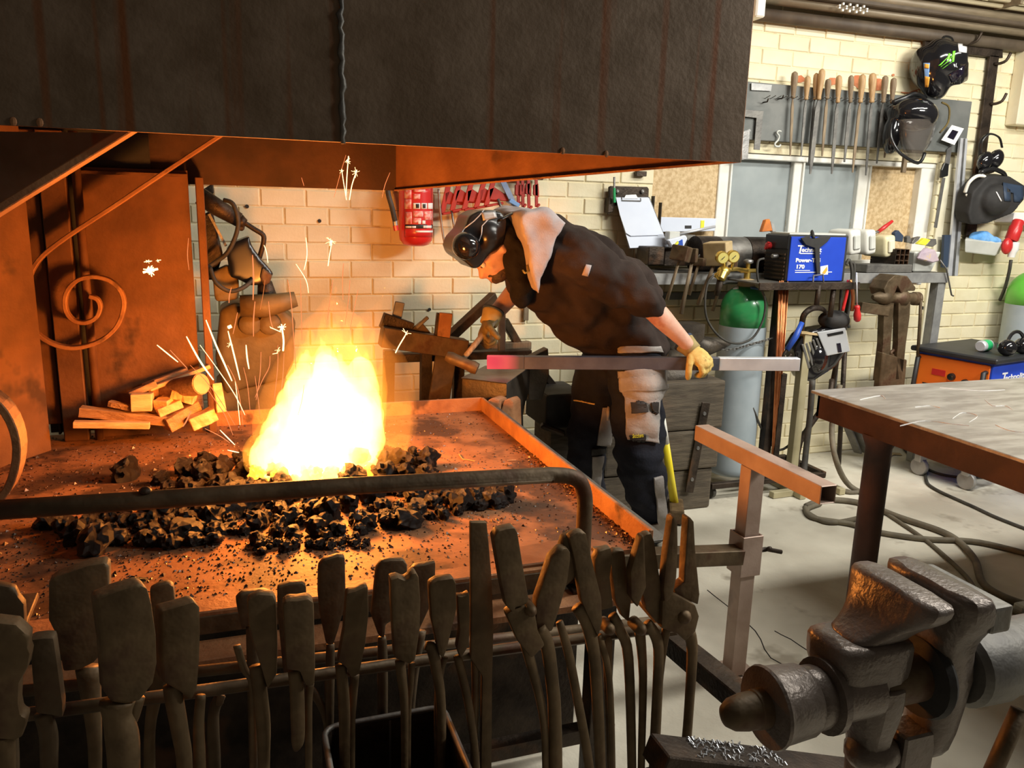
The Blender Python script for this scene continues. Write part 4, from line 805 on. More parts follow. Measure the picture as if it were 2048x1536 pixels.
lab = ['leftmost red clamp beside the extinguisher', 'second red clamp from the extinguisher', 'third red clamp, slanting right above the helmet', 'fourth red clamp, slanting above the helmet top', 'fifth red clamp just left of the blue tube clamp']
for i, (x, y, dx, L) in enumerate([(884, 384, 20, 44), (904, 380, 22, 42), (928, 380, 22, 40), (952, 378, 24, 38), (972, 376, 22, 36)]):
    clamp(i, lab[i], x, y, dx, L, 4.03-.012*i, 9, 34)
lab = ['upright red clamp, leftmost of the four right hand ones', 'upright red clamp, second of the four right hand ones', 'upright red clamp, third of the four right hand ones', 'upright red clamp, far right of the row']
for i, (x, y, dx, L) in enumerate([(1037, 368, -2, 42), (1046, 368, -2, 46), (1058, 366, -2, 52), (1073, 368, -1, 46)]):
    clamp(i, lab[i], x, y, dx, L, 4.05-.008*i, 6, 6)
    mb = MB()
mb = MB(); P = [PY(877, 378, 4.0), PY(880, 420, 4.0), PY(886, 470, 4.0), PY(892, 496, 4.0), PY(896, 501, 4.0), PY(899, 494, 4.0)]
sc_ = thing('hooked_rod', 'thin steel rod with bent hook end below the clamps', 'rod', P[0], GC); mb.tube(spline(P, 4), .0055, 8); mb.build('rod', 'steel', sc_, smooth=True); mb = MB(); mb.lathe([(.004, .0), (.018, .004), (.02, .012), (.008, .02)], PY(877, 376, 4.0), (0, 0, 1), 12); mb.build('swivel_pad', 'steel', sc_, smooth=True)
mb = MB(); mb.tube([PY(903, 420, 4.02), PY(911, 475, 4.02)], .0055, 8); single(mb, 'steel_rod', 'steel', 'short straight steel rod hanging left of the mask', 'rod', GC, smooth=True)
tc_ = thing('tube_clamp', 'blue grey square tube clamp slanting above the grey hood', 'clamp', PY(1020, 415, 3.98), GC)
mb = MB(); mb.pipe(PY(992, 338, 3.98), PY(1034, 424, 3.98), .030, .030, .003, (0, 1, 0)); mb.build('tube', 'blue_steel' if 'blue_steel' in MATS else 'steel', tc_, bevel=.002)
mb = MB(); q = PY(1026, 406, 3.98); mb.box(q, (.06, .05, .022), Matrix.Rotation(.45, 3, 'Y')); mb.build('collar', 'logo_blue', tc_, bevel=.003)
mb = MB(); mb.tube([PY(996, 398, 3.97), PY(1006, 425, 3.97), PY(1014, 440, 3.97)], .007, 8); single(mb, 'clamp_spindle', 'steel', 'threaded clamp spindle with red tip beside the tube clamp', 'spindle', GC, smooth=True)
# ---- clipboard with its steel holder
hd = thing('clipboard_holder', 'dark steel wall plate with two bolts above the clipboard', 'holder', PY(1256, 405, 4.1))
MB().slab([(1218, 374), (1222, 372), (1295, 374), (1298, 378), (1297, 400), (1226, 412), (1228, 420), (1216, 430)], 4.10, (0, .012, 0)).build('plate', 'black_iron', hd, bevel=.002)
MB().slab([(1218, 395), (1232, 400), (1226, 424), (1216, 425)], 4.09, (0, .05, 0)).build('side_hook', 'black_iron', hd, bevel=.002)
for x, y in ((1234, 383), (1284, 383)):
    mb = MB(); mb.lathe([(.012, 0), (.011, .01), (.004, .014)], PY(x, y, 4.098), (0, -1, 0), 10); mb.build('bolt', 'steel', hd)
for x in (1304, 1319):
    mb = MB(); mb.mm(PY(x-4, 470, 4.13), PY(x+4, 392 if x < 1310 else 405, 4.10)); mb.build('flat_bar', 'black_iron', hd)
cbd = thing('clipboard', 'clipboard with tilted sheets of pale paper on the wall', 'clipboard', PY(1280, 495, 4.05))
board = [(1231, 394), (1299, 394), (1338, 494), (1258, 497)]
def tilt(px, d): return [PY(x, y, 4.085-d-(y-394)*.0006) for x, y in px]
mb = MB(); mb.prism(tilt(board, 0), (0, .004, 0)); mb.build('board', 'clipboard', cbd)
mb = MB(); mb.prism(tilt([(1232, 395), (1298, 396), (1337, 493), (1260, 496), (1243, 440)], .006), (0, .003, 0)); mb.build('paper_sheet', 'paper', cbd)
mb = MB(); mb.prism(tilt([(1232, 395), (1296, 395), (1318, 470), (1262, 472), (1252, 466), (1240, 430)], .014), (0, .002, 0)); mb.build('paper_sheet', 'paper', cbd)
mb = MB(); mb.tube(tilt([(1244, 394), (1244, 401), (1282, 402), (1282, 396)], .018), .003, 6); mb.prism(tilt([(1252, 390), (1272, 389), (1276, 397), (1248, 397)], .018), (0, .006, 0)); mb.build('clip', 'steel', cbd)
dr = thing('drill_bit', 'steel drill bit with green shank left of the clipboard', 'drill bit', PY(1229, 404, 4.07))
mb = MB(); mb.tube([PY(1228.5, 354, 4.07), PY(1228.5, 376, 4.07)], .006, 8); mb.build('flutes', 'steel', dr); mb = MB(); mb.tube([PY(1228.5, 376, 4.07), PY(1229, 405, 4.07)], .007, 8); mb.build('shank', 'green_plastic', dr)
mb = MB(); mb.mm(PY(1273, 352, 4.11), PY(1289, 343, YW-.01)); single(mb, 'wall_hook_block', 'black_iron', 'small dark block on the wall under the hood edge', 'block', bevel=.002)
# ---- file board with hanging files
Yb = 4.10
fb = thing('tool_board', 'dark slate coloured tool board above the window', 'tool board', PY(1700, 290, Yb))
zt = 2.277; zb2 = 1.962; x0 = PY(1480, 200, Yb).x; x1 = PY(1938, 250, Yb).x
mb = MB(); mb.mm((x0, Yb, zb2), (x1, Yb+.012, zt)); mb.build('board', 'slate_board', fb, bevel=.003)
mb = MB(); mb.mm((x0, Yb+.012, zt-.05), (x1-.3, YW-.007, zt-.012)); mb.build('batten', 'wood_grey', fb)
mb = MB(); mb.mm((x0, Yb+.012, zb2+.012), (x1-.3, YW-.007, zb2+.05)); mb.build('batten', 'wood_grey', fb)
def zf(x, y): return (1440+x/3.3684, 60+y/3.3684)
for k in range(26):
    x = 1530+k*11.0; 
    if x > 1790: break
    mb = MB(); q = PY(x, 197+(x-1530)*.03, Yb); mb.tube([q, q+V((0, -.05, .012))], .0022, 5); mb.build('nail', 'steel_dull', fb)
F_ = [(505, 280, 492, 460, 475, 850, 8, 46, 'wood_grey'), (592, 310, 580, 470, 548, 850, 8, 42, 'wood_handle'), (690, 262, 665, 470, 610, 970, 14, 46, 'wood_handle'), (730, 330, 722, 465, 690, 850, 9, 42, 'wood_grey'), (803, 305, 793, 490, 755, 970, 11, 44, 'wood_handle'), (884, 305, 878, 490, 840, 890, 11, 40, 'wood_grey'), (962, 298, 945, 490, 895, 960, 9, 48, 'wood_handle'), (1030, 290, 1022, 490, 985, 980, 9, 54, 'wood_handle'), (1115, 308, 1100, 490, 1058, 900, 9, 46, 'wood_grey'), (1172, 322, 1158, 490, 1110, 860, 10, 44, 'wood_grey'), (650, 290, 640, 470, 600, 900, 8, 40, 'wood_handle')]
ord_ = ['leftmost file with grey wooden handle', 'second file from left with tan handle', 'widest file with split tan handle, third from left', 'short handled grey file, fourth from left', 'file with tan handle and pale tang, fifth from left', 'file with dull grey straight handle, sixth from left', 'file with tan handle, seventh from left', 'file with thickest honey coloured handle', 'file with brown handle, second from the face shield', 'file with slim handle next to the face shield', 'file half hidden behind the split handled one']
for i, (ax_, ay, bx, by, cx_, cy, w, hw, ma) in enumerate(F_):
    Yf = Yb-.035-(.02 if i == 2 else 0)+(.012 if i == 10 else 0)
    A, B, C = (PY(*zf(ax_, ay), Yf), PY(*zf(bx, by), Yf), PY(*zf(cx_, cy), Yf-.01))
    r = thing('file', ord_[i], 'file', C, 'files hanging on the tool board'); hl = (A-B).length; s = SZ(hw/3.3684/2, Yf)
    mb = MB(); mb.lathe([(s*.62, 0), (s*.66, hl*.06), (s*.60, hl*.1), (s*.72, hl*.3), (s*.95, hl*.62), (s, hl*.8), (s*.85, hl*.94), (s*.3, hl)], B, A-B, 12); mb.build('handle', ma, r, smooth=True)
    mb = MB(); wv = SZ(w/3.3684*2.6/2, Yf); d = (C-B).normalized(); sx = V((d.z, 0, -d.x)); T = B+d*.05
    mb.prism([B-sx*wv*.3, B+sx*wv*.3, T+sx*wv, C-d*.12+sx*wv*.9, C+sx*wv*.35, C-sx*wv*.35, C-d*.12-sx*wv*.9, T-sx*wv], (0, .006, 0)); mb.build('blade', 'steel_dull' if i % 3 else 'wood_grey', r)
# ---- squares, rule, s hook
sq = thing('steel_square', 'large steel engineer square hung at left end of tool board', 'square', PY(1512, 300, Yb-.02))
MB().slab([(1478, 218), (1527, 222), (1520, 300), (1508, 299), (1513, 236), (1478, 232)], Yb-.02, (0, .006, 0)).build('blade', 'steel_dull', sq, bevel=.001)
sq = thing('steel_square', 'small try square with bright edge under the hood corner', 'square', PY(1490, 318, Yb-.03))
MB().slab([(1484, 268), (1494, 262), (1500, 262), (1496, 318), (1484, 320)], Yb-.03, (0, .012, 0)).build('stock', 'steel', sq, bevel=.001)
MB().slab([(1478, 266), (1500, 258), (1502, 262), (1478, 272)], Yb-.032, (0, .003, 0)).build('blade', 'steel', sq)
mb = MB(); mb.tube(spline([PY(x, y, Yb-.02) for x, y in ((1562, 263), (1557, 262), (1554, 266), (1558, 272), (1556, 280), (1550, 287), (1551, 292), (1558, 293), (1561, 289))], 5), .0055, 8); single(mb, 's_hook', 'poly_grey', 'pale S shaped hook hanging on tool board', 'hook', smooth=True)
MB().slab([(1500, 163), (1552, 168), (1550, 186), (1500, 184)], Yb-.012, (0, .004, 0)); mb = MB(); mb.slab([(1503, 166), (1544, 170), (1542, 182), (1503, 180)], Yb-.012, (0, .006, 0)); single(mb, 'steel_scraper', 'steel_grey', 'short pale grey steel plate on top left of tool board', 'plate')
for i, (x, y) in enumerate(((1526, 205), (1556, 198))):
    mb = MB(); q = PY(x, y, Yb); mb.tube([q, q+V((0, -.04, 0)), q+V((-.01, -.06, .012))], .004, 6); mb.build('peg', 'black_iron', fb)
# ---- wall rail with hooks
wr = thing('hook_rail', 'dark steel angle frame with hooks for masks on the wall', 'rail', PY(1960, 470, 4.1))
MB().slab([(1850, 78), (2006, 96), (2006, 116), (1850, 100)], 4.11, (0, .02, 0)).build('top_bar', 'black_iron', wr, bevel=.002)
MB().slab([(1981, 110), (1999, 112), (1951, 480), (1932, 478)], 4.11, (0, .02, 0)).build('upright_bar', 'black_iron', wr, bevel=.002)
for x, y in ((1988, 128), (1980, 208), (1966, 345), (1930, 88), (1955, 430)):
    mb = MB(); q = PY(x, y, 4.11); mb.tube(spline([q, q+V((.015, -.03, 0)), q+V((.03, -.06, .015)), q+V((.045, -.07, .06))], 3), .009, 6); mb.build('hook', 'black_iron', wr, smooth=True)
# ---- welding mask with claw mark
hm = thing('welding_helmet', 'glossy black welding helmet with green claw mark hung highest', 'helmet', PY(1885, 195, 4.0))
Yh = 3.95; mb = MB(); C = PY(1889, 135, Yh); R = Matrix.Rotation(radians(-18), 3, 'Y')
mb.ball(C+V((-.01, .03, .02)), (.115, .12, .15), R, 20, 14); mb.ball(C+V((.03, .0, .06)), (.105, .10, .085), R, 16, 10); mb.ball(C+V((-.03, .03, -.06)), (.085, .09, .13), R, 16, 10); mb.ball(C+V((-.075, .07, 0)), (.08, .10, .13), R, 14, 10)
mb.box(C+V((.05, -.05, -.04)), (.12, .10, .11), Matrix.Rotation(radians(25), 3, 'Z') @ R)
sh = organic(mb, 'shell', 'black_gloss', hm, .009, 30); tr = bvh(sh)
for q in ([(1891, 118), (1897, 113), (1882, 130), (1876, 132)], [(1898, 122), (1906, 109), (1890, 128), (1881, 134)], [(1904, 124), (1908, 120), (1886, 137), (1883, 138)], [(1905, 103), (1910, 102), (1907, 124), (1903, 124)], [(1897, 107), (1901, 108), (1898, 118), (1893, 120)]): patch(q, tr, 'claw_mark', 'neon_green', hm, 4, 4, .003)
patch([(1915, 88), (1933, 90), (1932, 106), (1917, 104)], tr, 'white_patch', 'white', hm, 4, 4, .003)
patch([(1847, 126), (1860, 126), (1857, 160), (1850, 160)], tr, 'sticker', 'logo_blue', hm, 4, 6, .002)
patch([(1850, 127), (1859, 129), (1858, 137), (1849, 136)], tr, 'star_sticker', 'logo_orange', hm, 3, 3, .004); patch([(1850, 152), (1860, 154), (1857, 174), (1851, 174)], tr, 'sticker', 'logo_orange', hm, 3, 4, .003)
patch([(1896, 150), (1930, 128), (1925, 148), (1905, 172)], tr, 'viewing_window', 'lens_dark', hm, 5, 5, .003)
mb = MB(); mb.tube(spline([PY(1880, 90, 3.97), PY(1888, 74, 3.98), PY(1903, 77, 4.0), PY(1906, 90, 4.02)], 4), .008, 8); mb.build('head_band', 'black_plastic', hm, smooth=True)
# ---- clear face shield
fs = thing('face_shield', 'black brow face shield with smoky clear visor below the helmet', 'face shield', PY(1830, 325, 3.95))
Yh = 3.94; C = PY(1836, 228, Yh); mb = MB(); mb.ball(C+V((0, .05, 0)), (.155, .15, .10), Matrix.Rotation(.12, 3, 'Y'), 22, 12); mb.ball(C+V((-.12, .06, -.12)), (.05, .06, .12), None, 12, 9); organic(mb, 'brow_guard', 'black_gloss', fs, .01, 6)
P0 = [(1797, 240), (1815, 238), (1850, 238), (1874, 240)]; P1 = [(1800, 285), (1815, 285), (1845, 290), (1862, 285)]; P2 = [(1808, 310), (1820, 318), (1838, 320), (1846, 306)]
mb = MB(); rows = []
for PP, dy in ((P0, 0), (P1, .0), (P2, .03)): rows.append([PY(x, y, Yh-.10+dy+(.06 if k in (0, 3) else 0)) for k, (x, y) in enumerate(PP)])
rows = [spline(r_, 3) for r_ in rows]; cols = [spline([rows[0][k], rows[1][k], rows[2][k]], 4) for k in range(len(rows[0]))]; n = len(cols[0]); vsx = [p for c_ in cols for p in c_]
mb.add(vsx, [(i*n+j, (i+1)*n+j, (i+1)*n+j+1, i*n+j+1) for i in range(len(cols)-1) for j in range(n-1)]); vo = mb.build('visor', 'visor', fs, smooth=True); so = vo.modifiers.new('t', 'SOLIDIFY'); so.thickness = .003
mb = MB(); mb.tube(spline([PY(1783, 245, Yh-.0), PY(1782, 275, Yh-.03), PY(1800, 306, Yh-.06), PY(1836, 326, Yh-.07), PY(1850, 306, Yh-.06)], 4), .010, 8); mb.build('visor_frame', 'black_plastic', fs, smooth=True)
mb = MB(); mb.tube(spline([PY(1884, 205, 4.0), PY(1898, 215, 4.02), PY(1896, 245, 4.02), PY(1880, 265, 4.0)], 4), .006, 8); mb.build('strap', 'leather_dark', fs, smooth=True)
mb = MB(); mb.tube(spline([PY(1785, 205, 4.0), PY(1810, 195, 3.97), PY(1830, 188, 3.97), PY(1850, 196, 4.0)], 4), .014, 8); mb.build('head_band', 'black_plastic', fs, smooth=True)
mb = MB(); mb.mm(PY(1805, 345, 4.08), PY(1812, 310, 4.10)); single(mb, 'hanging_tang', 'wood_grey', 'thin rod hanging below the face shield', 'rod', bevel=.002)
# ---- white card with dark opening, rule, aluminium profile, saw
wc = thing('lens_card', 'white card frame with dark rectangular opening tilted on the wall', 'card', PY(1905, 290, 4.06))
mb = MB(); q = [PY(x, y, 4.06) for x, y in ((1904, 250), (1928, 257), (1909, 290), (1883, 280))]; c_ = sum(q, V())/4; i_ = [c_+(p-c_)*.52 for p in q]
mb.add(q+i_+[p+V((0, .004, 0)) for p in q+i_], [(k, (k+1) % 4, 4+(k+1) % 4, 4+k) for k in range(4)]+[(8+k, 12+k, 12+(k+1) % 4, 8+(k+1) % 4) for k in range(4)]+[(k, 8+k, 8+(k+1) % 4, (k+1) % 4) for k in range(4)]+[(4+k, 4+(k+1) % 4, 12+(k+1) % 4, 12+k) for k in range(4)]); mb.build('frame', 'white', wc)
mb = MB(); mb.prism([p+V((0, .003, 0)) for p in i_], (0, .003, 0)); mb.build('opening', 'lens_dark', wc)
sw = thing('hand_saw', 'narrow steel blade with black handle hanging right of window', 'saw', PY(1880, 460, 4.09))
MB().slab([(1885, 355), (1891, 356), (1874, 456), (1868, 455)], 4.09, (0, .003, 0)).build('blade', 'steel_dull', sw)
MB().slab([(1890, 325), (1899, 328), (1897, 352), (1882, 356), (1884, 340)], 4.08, (0, .018, 0)).build('grip', 'black_plastic', sw, bevel=.004)
MB().slab([(1895, 298), (1905, 290), (1899, 330), (1889, 330)], 4.085, (0, .006, 0)).build('tang', 'steel', sw)
al = thing('aluminium_profile', 'tall bright aluminium straight edge leaning on the wall', 'straight edge', PY(1900, 550, 4.06))
MB().slab([(1922, 276), (1936, 277), (1916, 552), (1896, 552)], 4.06, (0, .02, 0)).build('profile', 'bright_steel', al, bevel=.002)
MB().slab([(1928, 277), (1931, 277), (1909, 552), (1905, 552)], 4.055, (0, .006, 0)).build('profile_rib', 'steel', al)
mb = MB(); mb.tube(spline([PY(1918, 393, 4.05), PY(1926, 394, 4.02), PY(1923, 425, 4.02), PY(1916, 438, 4.04)], 3), .009, 8); mb.build('grip', 'black_plastic', al, smooth=True)
MB().slab([(1889, 470), (1904, 470), (1898, 535), (1886, 535)], 4.07, (0, .02, 0)).build('end_cap', 'navy_trim', al)
# ---- ear defenders, second welding mask, cloth tub, plug
em = thing('ear_defenders', 'black ear defenders hung by the headband on the upright rail', 'ear defenders', PY(1978, 345, 4.0))
mb = MB(); mb.tube(spline([PY(1960, 320, 4.02), PY(1962, 285, 4.01), PY(1978, 268, 4.0), PY(1998, 275, 4.0), PY(2004, 295, 4.0)], 5), .012, 8, flat=.5); mb.build('headband', 'black_plastic', em, smooth=True)
for i, (x, y) in enumerate(((1970, 322), (1992, 318))):
    mb = MB(); mb.ball(PY(x, y, 3.98), (.05, .04, .062), Matrix.Rotation(.4, 3, 'Y')); mb.build('ear_cup', 'black_gloss', em, smooth=True)
h2 = thing('welding_mask', 'black welding mask with white strap hanging at right edge', 'helmet', PY(1990, 450, 3.98))
mb = MB(); mb.prism([PY(x, y, 3.93) for x, y in ((1946, 385), (1975, 352), (2020, 352), (2052, 372), (2050, 400), (2025, 428), (1975, 448), (1942, 450), (1937, 428))], (0, .12, .02)); mb.ball(PY(1990, 400, 3.92), (.12, .07, .10))
sh = organic(mb, 'shell', 'black_matte', h2, .010, 8); tr = bvh(sh)
patch([(2005, 365), (2045, 372), (2046, 405), (2008, 402)], tr, 'filter_frame', 'navy_trim', h2, 6, 6, .003); patch([(1991, 384), (1993, 384), (2003, 402), (2001, 403)], tr, 'white_stripe', 'white', h2, 2, 4, .003)
mb = MB(); mb.tube(spline([PY(1930, 385, 3.98), PY(1938, 365, 3.96), PY(1955, 352, 3.95), PY(1970, 356, 3.95), (PY(1950, 378, 3.95)), PY(1932, 392, 3.98)], 5), .011, 8); mb.build('strap', 'white_paint', h2, smooth=True)
mb = MB(); mb.tube(spline([PY(1960, 345, 3.95), PY(1985, 338, 3.94), PY(2005, 345, 3.94), PY(2010, 352, 3.95)], 4), .014, 8); mb.build('head_band', 'black_plastic', h2, smooth=True)
tub = thing('plastic_tub', 'translucent grey plastic tub with blue cloth fixed to the wall', 'tub', PY(1966, 508, 4.05))
mb = MB(); q0 = [PY(x, y, Y_) for x, y, Y_ in ((1932, 472, 4.1), (1930, 478, 3.98), (2004, 485, 3.98), (2008, 482, 4.1))]; q1 = [PY(x, y, Y_) for x, y, Y_ in ((1932, 498, 4.1), (1930, 505, 4.0), (1990, 512, 4.0), (1998, 508, 4.1))]; mb.loft([q1, q0]); mb.build('tub_body', 'poly_grey', tub, bevel=.008, seg=2)
mb = MB(); mb.ball(PY(1962, 476, 4.03), (.10, .05, .045)); mb.ball(PY(1982, 482, 4.03), (.07, .05, .03)); organic(mb, 'cloth', 'cloth_blue', tub, .008, 2, .5, lambda p: .008*noise.noise(p*30))
pg = thing('power_plug', 'red and white industrial plug and socket hanging at right edge', 'plug', PY(2025, 520, 4.0))
mb = MB(); a, b = PY(2038, 440, 3.98), PY(2022, 482, 3.98); mb.lathe([(.028, 0), (.036, .01), (.036, .04), (.042, .05), (.042, .13), (.035, .14)], a, b-a, 16); mb.build('plug_body', 'red_plastic', pg, smooth=True, ang=40)
mb = MB(); mb.ball(PY(2014, 492, 3.98), (.04, .03, .055)); mb.build('flap', 'red_plastic', pg, smooth=True)
mb = MB(); mb.lathe([(.034, 0), (.036, .05), (.026, .07), (.022, .10)], PY(2028, 484, 3.98), PY(2021, 520, 3.98)-PY(2028, 484, 3.98), 14); mb.build('socket', 'white', pg, smooth=True, ang=40)
mb = MB(); mb.mm(PY(2030, 425, 4.0), PY(2052, 446, YW)); mb.build('wall_box', 'white', pg, bevel=.006)
mb = MB(); mb.tube(spline([PY(2022, 520, 3.99), PY(2018, 545, 4.0), PY(2010, 575, 4.05), PY(2000, 600, 4.12)], 4), .011, 8); mb.build('flex', 'rubber', pg, smooth=True)
# ================================================================ long steel shelf and what stands on it
SZ_ = 1.222; SY = 3.80
sh_ = thing('wall_bench', 'long grey steel shelf bench under the window', 'bench', (3.1, 4.0, 0))
X0s, X1s = PY(1300, 550, SY).x, PY(1898, 548, SY).x
mb = MB(); mb.mm((X0s, SY+.01, SZ_-.008), (X1s, YW-.005, SZ_)); mb.build('shelf_plate', 'steel_dull', sh_)
mb = MB(); mb.mm((X0s, SY, SZ_-.06), (X1s, SY+.01, SZ_)); mb.build('front_angle', 'steel_grey', sh_, bevel=.002)
for x in (X1s-.03,):
    mb = MB(); mb.mm((x-.03, SY+.012, 0), (x+.03, SY+.022, SZ_-.008)); mb.build('leg', 'steel_grey', sh_, bevel=.002); mb = MB(); mb.mm((x-.03, SY+.022, 0), (x-.02, SY+.075, SZ_-.008)); mb.build('leg', 'steel_grey', sh_, bevel=.002)
mb = MB(); q = PY(1480, 570, 3.8); mb.mm((X0s, 4.05, 1.05), (X0s+.9, 4.08, 1.09)); mb.build('rear_rail', 'steel_dull', sh_)
def onshelf(x, y, Y): return PY(x, y, Y)
# steel tube drum
dm = thing('steel_tube', 'large dark steel tube lying along the shelf behind the gauges', 'tube', PY(1460, 540, 3.93))
r_ = .098; zc_ = SZ_+r_; xa, xb, xc, xd = [PY(v, 500, 3.92).x for v in (1392, 1436, 1490, 1540)]
for nm, ma, a, b, rr in (('tube_end', 'black_iron', xa, xb, r_), ('tube_middle', 'steel_dull', xb, xc, r_*.985), ('tube_end', 'black_iron', xc, xd, r_)):
    mb = MB(); mb.lathe([(rr*.9, 0), (rr, .002), (rr, b-a-.002), (rr*.9, b-a)], (a, 3.94, zc_), (1, 0, 0), 28); mb.build(nm, ma, dm, smooth=True, ang=40)
# white level and box behind
wl_ = thing('white_board', 'long white panel with barcode standing behind the clutter', 'panel', PY(1380, 470, 4.13))
MB().slab([(1320, 434), (1433, 437), (1430, 462), (1318, 464)], 4.11, (0, .02, 0)).build('panel', 'paper', wl_, bevel=.002)
MB().slab([(1370, 451), (1383, 451), (1383, 457), (1370, 457)], 4.108, (0, .002, 0)).build('barcode', 'label_black', wl_)
MB().slab([(1402, 441), (1409, 441), (1408, 458), (1401, 459)], 4.107, (0, .003, 0)).build('yellow_flash', 'logo_yellow', wl_)
mb = MB(); mb.tube([PY(1359, 468, 3.95), PY(1430, 453, 3.97)], .008, 8); single(mb, 'steel_bar_thin', 'bright_steel', 'thin shiny rod sloping above the blue tube', 'rod', smooth=True)
tp = thing('sealant_tube', 'blue and yellow squeezed tube lying on the shelf', 'tube', PY(1357, 500, 3.9))
MB().slab([(1336, 480), (1360, 474), (1372, 470), (1376, 478), (1368, 494), (1345, 496)], 3.9, (0, .03, 0)).build('tube_body', 'paper', tp, bevel=.006)
MB().slab([(1356, 484), (1366, 478), (1367, 492), (1355, 494)], 3.895, (0, .03, 0)).build('blue_print', 'blue_plastic', tp, bevel=.004)
MB().slab([(1347, 492), (1356, 482), (1358, 486), (1350, 496)], 3.893, (0, .03, 0)).build('yellow_print', 'logo_yellow', tp)
mb = MB(); mb.box(PY(1345, 472, 3.97), (.07, .05, .05)); single(mb, 'white_box', 'poly_grey', 'small pale box left of the sealant tube', 'box', bevel=.004)
# dark steel boxes
for i, (x0, x1, y0, y1, Yd, m_) in enumerate([(1296, 1330, 494, 530, 3.9, 'black_iron'), (1328, 1400, 496, 532, 3.96, 'black_iron'), (1336, 1392, 470, 496, 4.02, 'steel_dull')]):
    a = PY(x0, y1, Yd); b = PY(x1, y0, Yd); mb = MB(); mb.mm((a.x, Yd, max(a.z, SZ_+.001) if i < 2 else a.z), (b.x, Yd+.14, b.z)); single(mb, 'steel_box', m_, ['dark steel box at the left end of the shelf', 'low dark steel box behind the hammers', 'dull steel block stacked on the low box'][i], 'box', bevel=.004)
# hammers hanging in front of the shelf
GH = 'hammers hanging on the shelf edge'
def hammer(label, hx, hy, w, h, a, b, Yd=3.74, m='forged_dark', hm='wood_grey', rot=0, hw=.011):
    r = thing('hammer', label, 'hammer', PY(*b, Yd), GH); c = PY(hx, hy, Yd); W, H = SZ(w, Yd), SZ(h, Yd); mb = MB(); R = Matrix.Rotation(rot, 3, 'Y') @ Matrix.Rotation(.5, 3, 'Z')
    mb.box(c, (W*.7, W*1.2, H), R); mb.build('head', m, r, bevel=.006, seg=2)
    mb = MB(); A, B = PY(*a, Yd+.005), PY(*b, Yd+.02); mb.tube([A, A.lerp(B, .4), B], [hw*.8, hw, hw*1.15], 10, flat=.75); mb.build('handle', hm, r, smooth=True)
hammer('blocky sledge hammer head, leftmost on the shelf edge', 1362, 507, 30, 30, (1362, 510), (1334, 600), rot=.2)
hammer('slim cross peen hammer second on the shelf edge', 1386, 511, 15, 28, (1386, 515), (1362, 628))
hammer('tan wooden mallet third on the shelf edge', 1436, 507, 42, 46, (1432, 520), (1396, 610), m='wood_tan', rot=-.15, hw=.014)
hammer('half hidden hammer behind the regulator', 1462, 528, 20, 22, (1455, 530), (1425, 622), Yd=3.77)
hammer('hammer right of the clipboard with its handle in shadow', 1400, 524, 18, 16, (1400, 520), (1378, 590), Yd=3.78)
mb = MB(); mb.tube([PY(1419, 486, 3.88), PY(1396, 516, 3.88)], .007, 8); single(mb, 'chisel', 'bright_steel', 'bright chisel leaning between the hammers', 'chisel', smooth=True)
# jugs, scraps on the right of the shelf
for i, (x, y, w, h, m_, l) in enumerate([(1703, 484, 42, 52, 'jug_white', 'white plastic jug lying behind the blue welder, leftmost'), (1734, 484, 38, 52, 'jug_white', 'white plastic jug lying in the middle of three'), (1772, 492, 42, 46, 'jug_yellow', 'yellowed plastic jug, right of the white ones')]):
    j = thing('plastic_jug', l, 'jug', PY(x, y+25, 3.9), 'plastic jugs on the shelf'); c = PY(x, y, 3.9); W = SZ(w, 3.9)*.72; H = SZ(h, 3.9); R = Matrix.Rotation(-.15, 3, 'Y')
    mb = MB(); mb.box(c+V((0, .06, 0)), (W, .2, H), R); mb.build('jug_body', m_, j, bevel=.025, seg=3, smooth=True, ang=40)
    mb = MB(); q = c+V((0, -.045, 0)); mb.box(q, (W*.55, .015, H*.58), R); mb.build('base_recess', 'poly_grey' if i < 2 else 'cream_paint', j, bevel=.006)
    mb = MB(); mb.lathe([(.02, 0), (.018, .03)], c+V((0, .16, 0)), (0, 1, 0), 10); mb.build('spout', m_, j)
mb = MB(); mb.box(PY(1765, 536, 3.86), (.34, .12, .05)); single(mb, 'tool_tray', 'steel_dull', 'low steel tray under the plastic jugs', 'tray', bevel=.004)
tr_ = thing('tube_offcuts', 'stack of small black square tube offcuts on the shelf', 'steel offcuts', PY(1803, 535, 3.82))
c = PY(1793, 533, 3.82)
for i in range(3):
    for k in range(4):
        mb = MB(); p = V((c.x+i*.034, 3.82, SZ_+.022+k*.034)); mb.pipe(p, p+V((0, .2, 0)), .033, .033, .003); mb.build('square_tube', 'black_iron', tr_)
mb = MB(); a = PY(1838, 520, 3.9); mb.loft([[V((a.x+dx*.8, 3.9+dy*.8, SZ_+.001)) for dx, dy in ((-.09, -.05), (.09, -.05), (.09, .06), (-.09, .06))], [V((a.x+dx, 3.9+dy, SZ_+.125)) for dx, dy in ((-.1, -.06), (.11, -.06), (.11, .07), (-.1, .07))]]); single(mb, 'scrap_tub', 'poly_grey', 'pale plastic tub with scraps near the window post', 'tub', bevel=.008)
mb = MB(); mb.prism([PY(x, y, 3.80+d) for x, y, d in ((1852, 495, .03), (1872, 500, 0), (1880, 522, 0), (1866, 526, 0), (1836, 518, 0), (1842, 506, .0))], (0, .02, 0)); single(mb, 'plastic_bag', 'bag_purple', 'crumpled purple printed bag hanging from the tub', 'bag', bevel=.006)
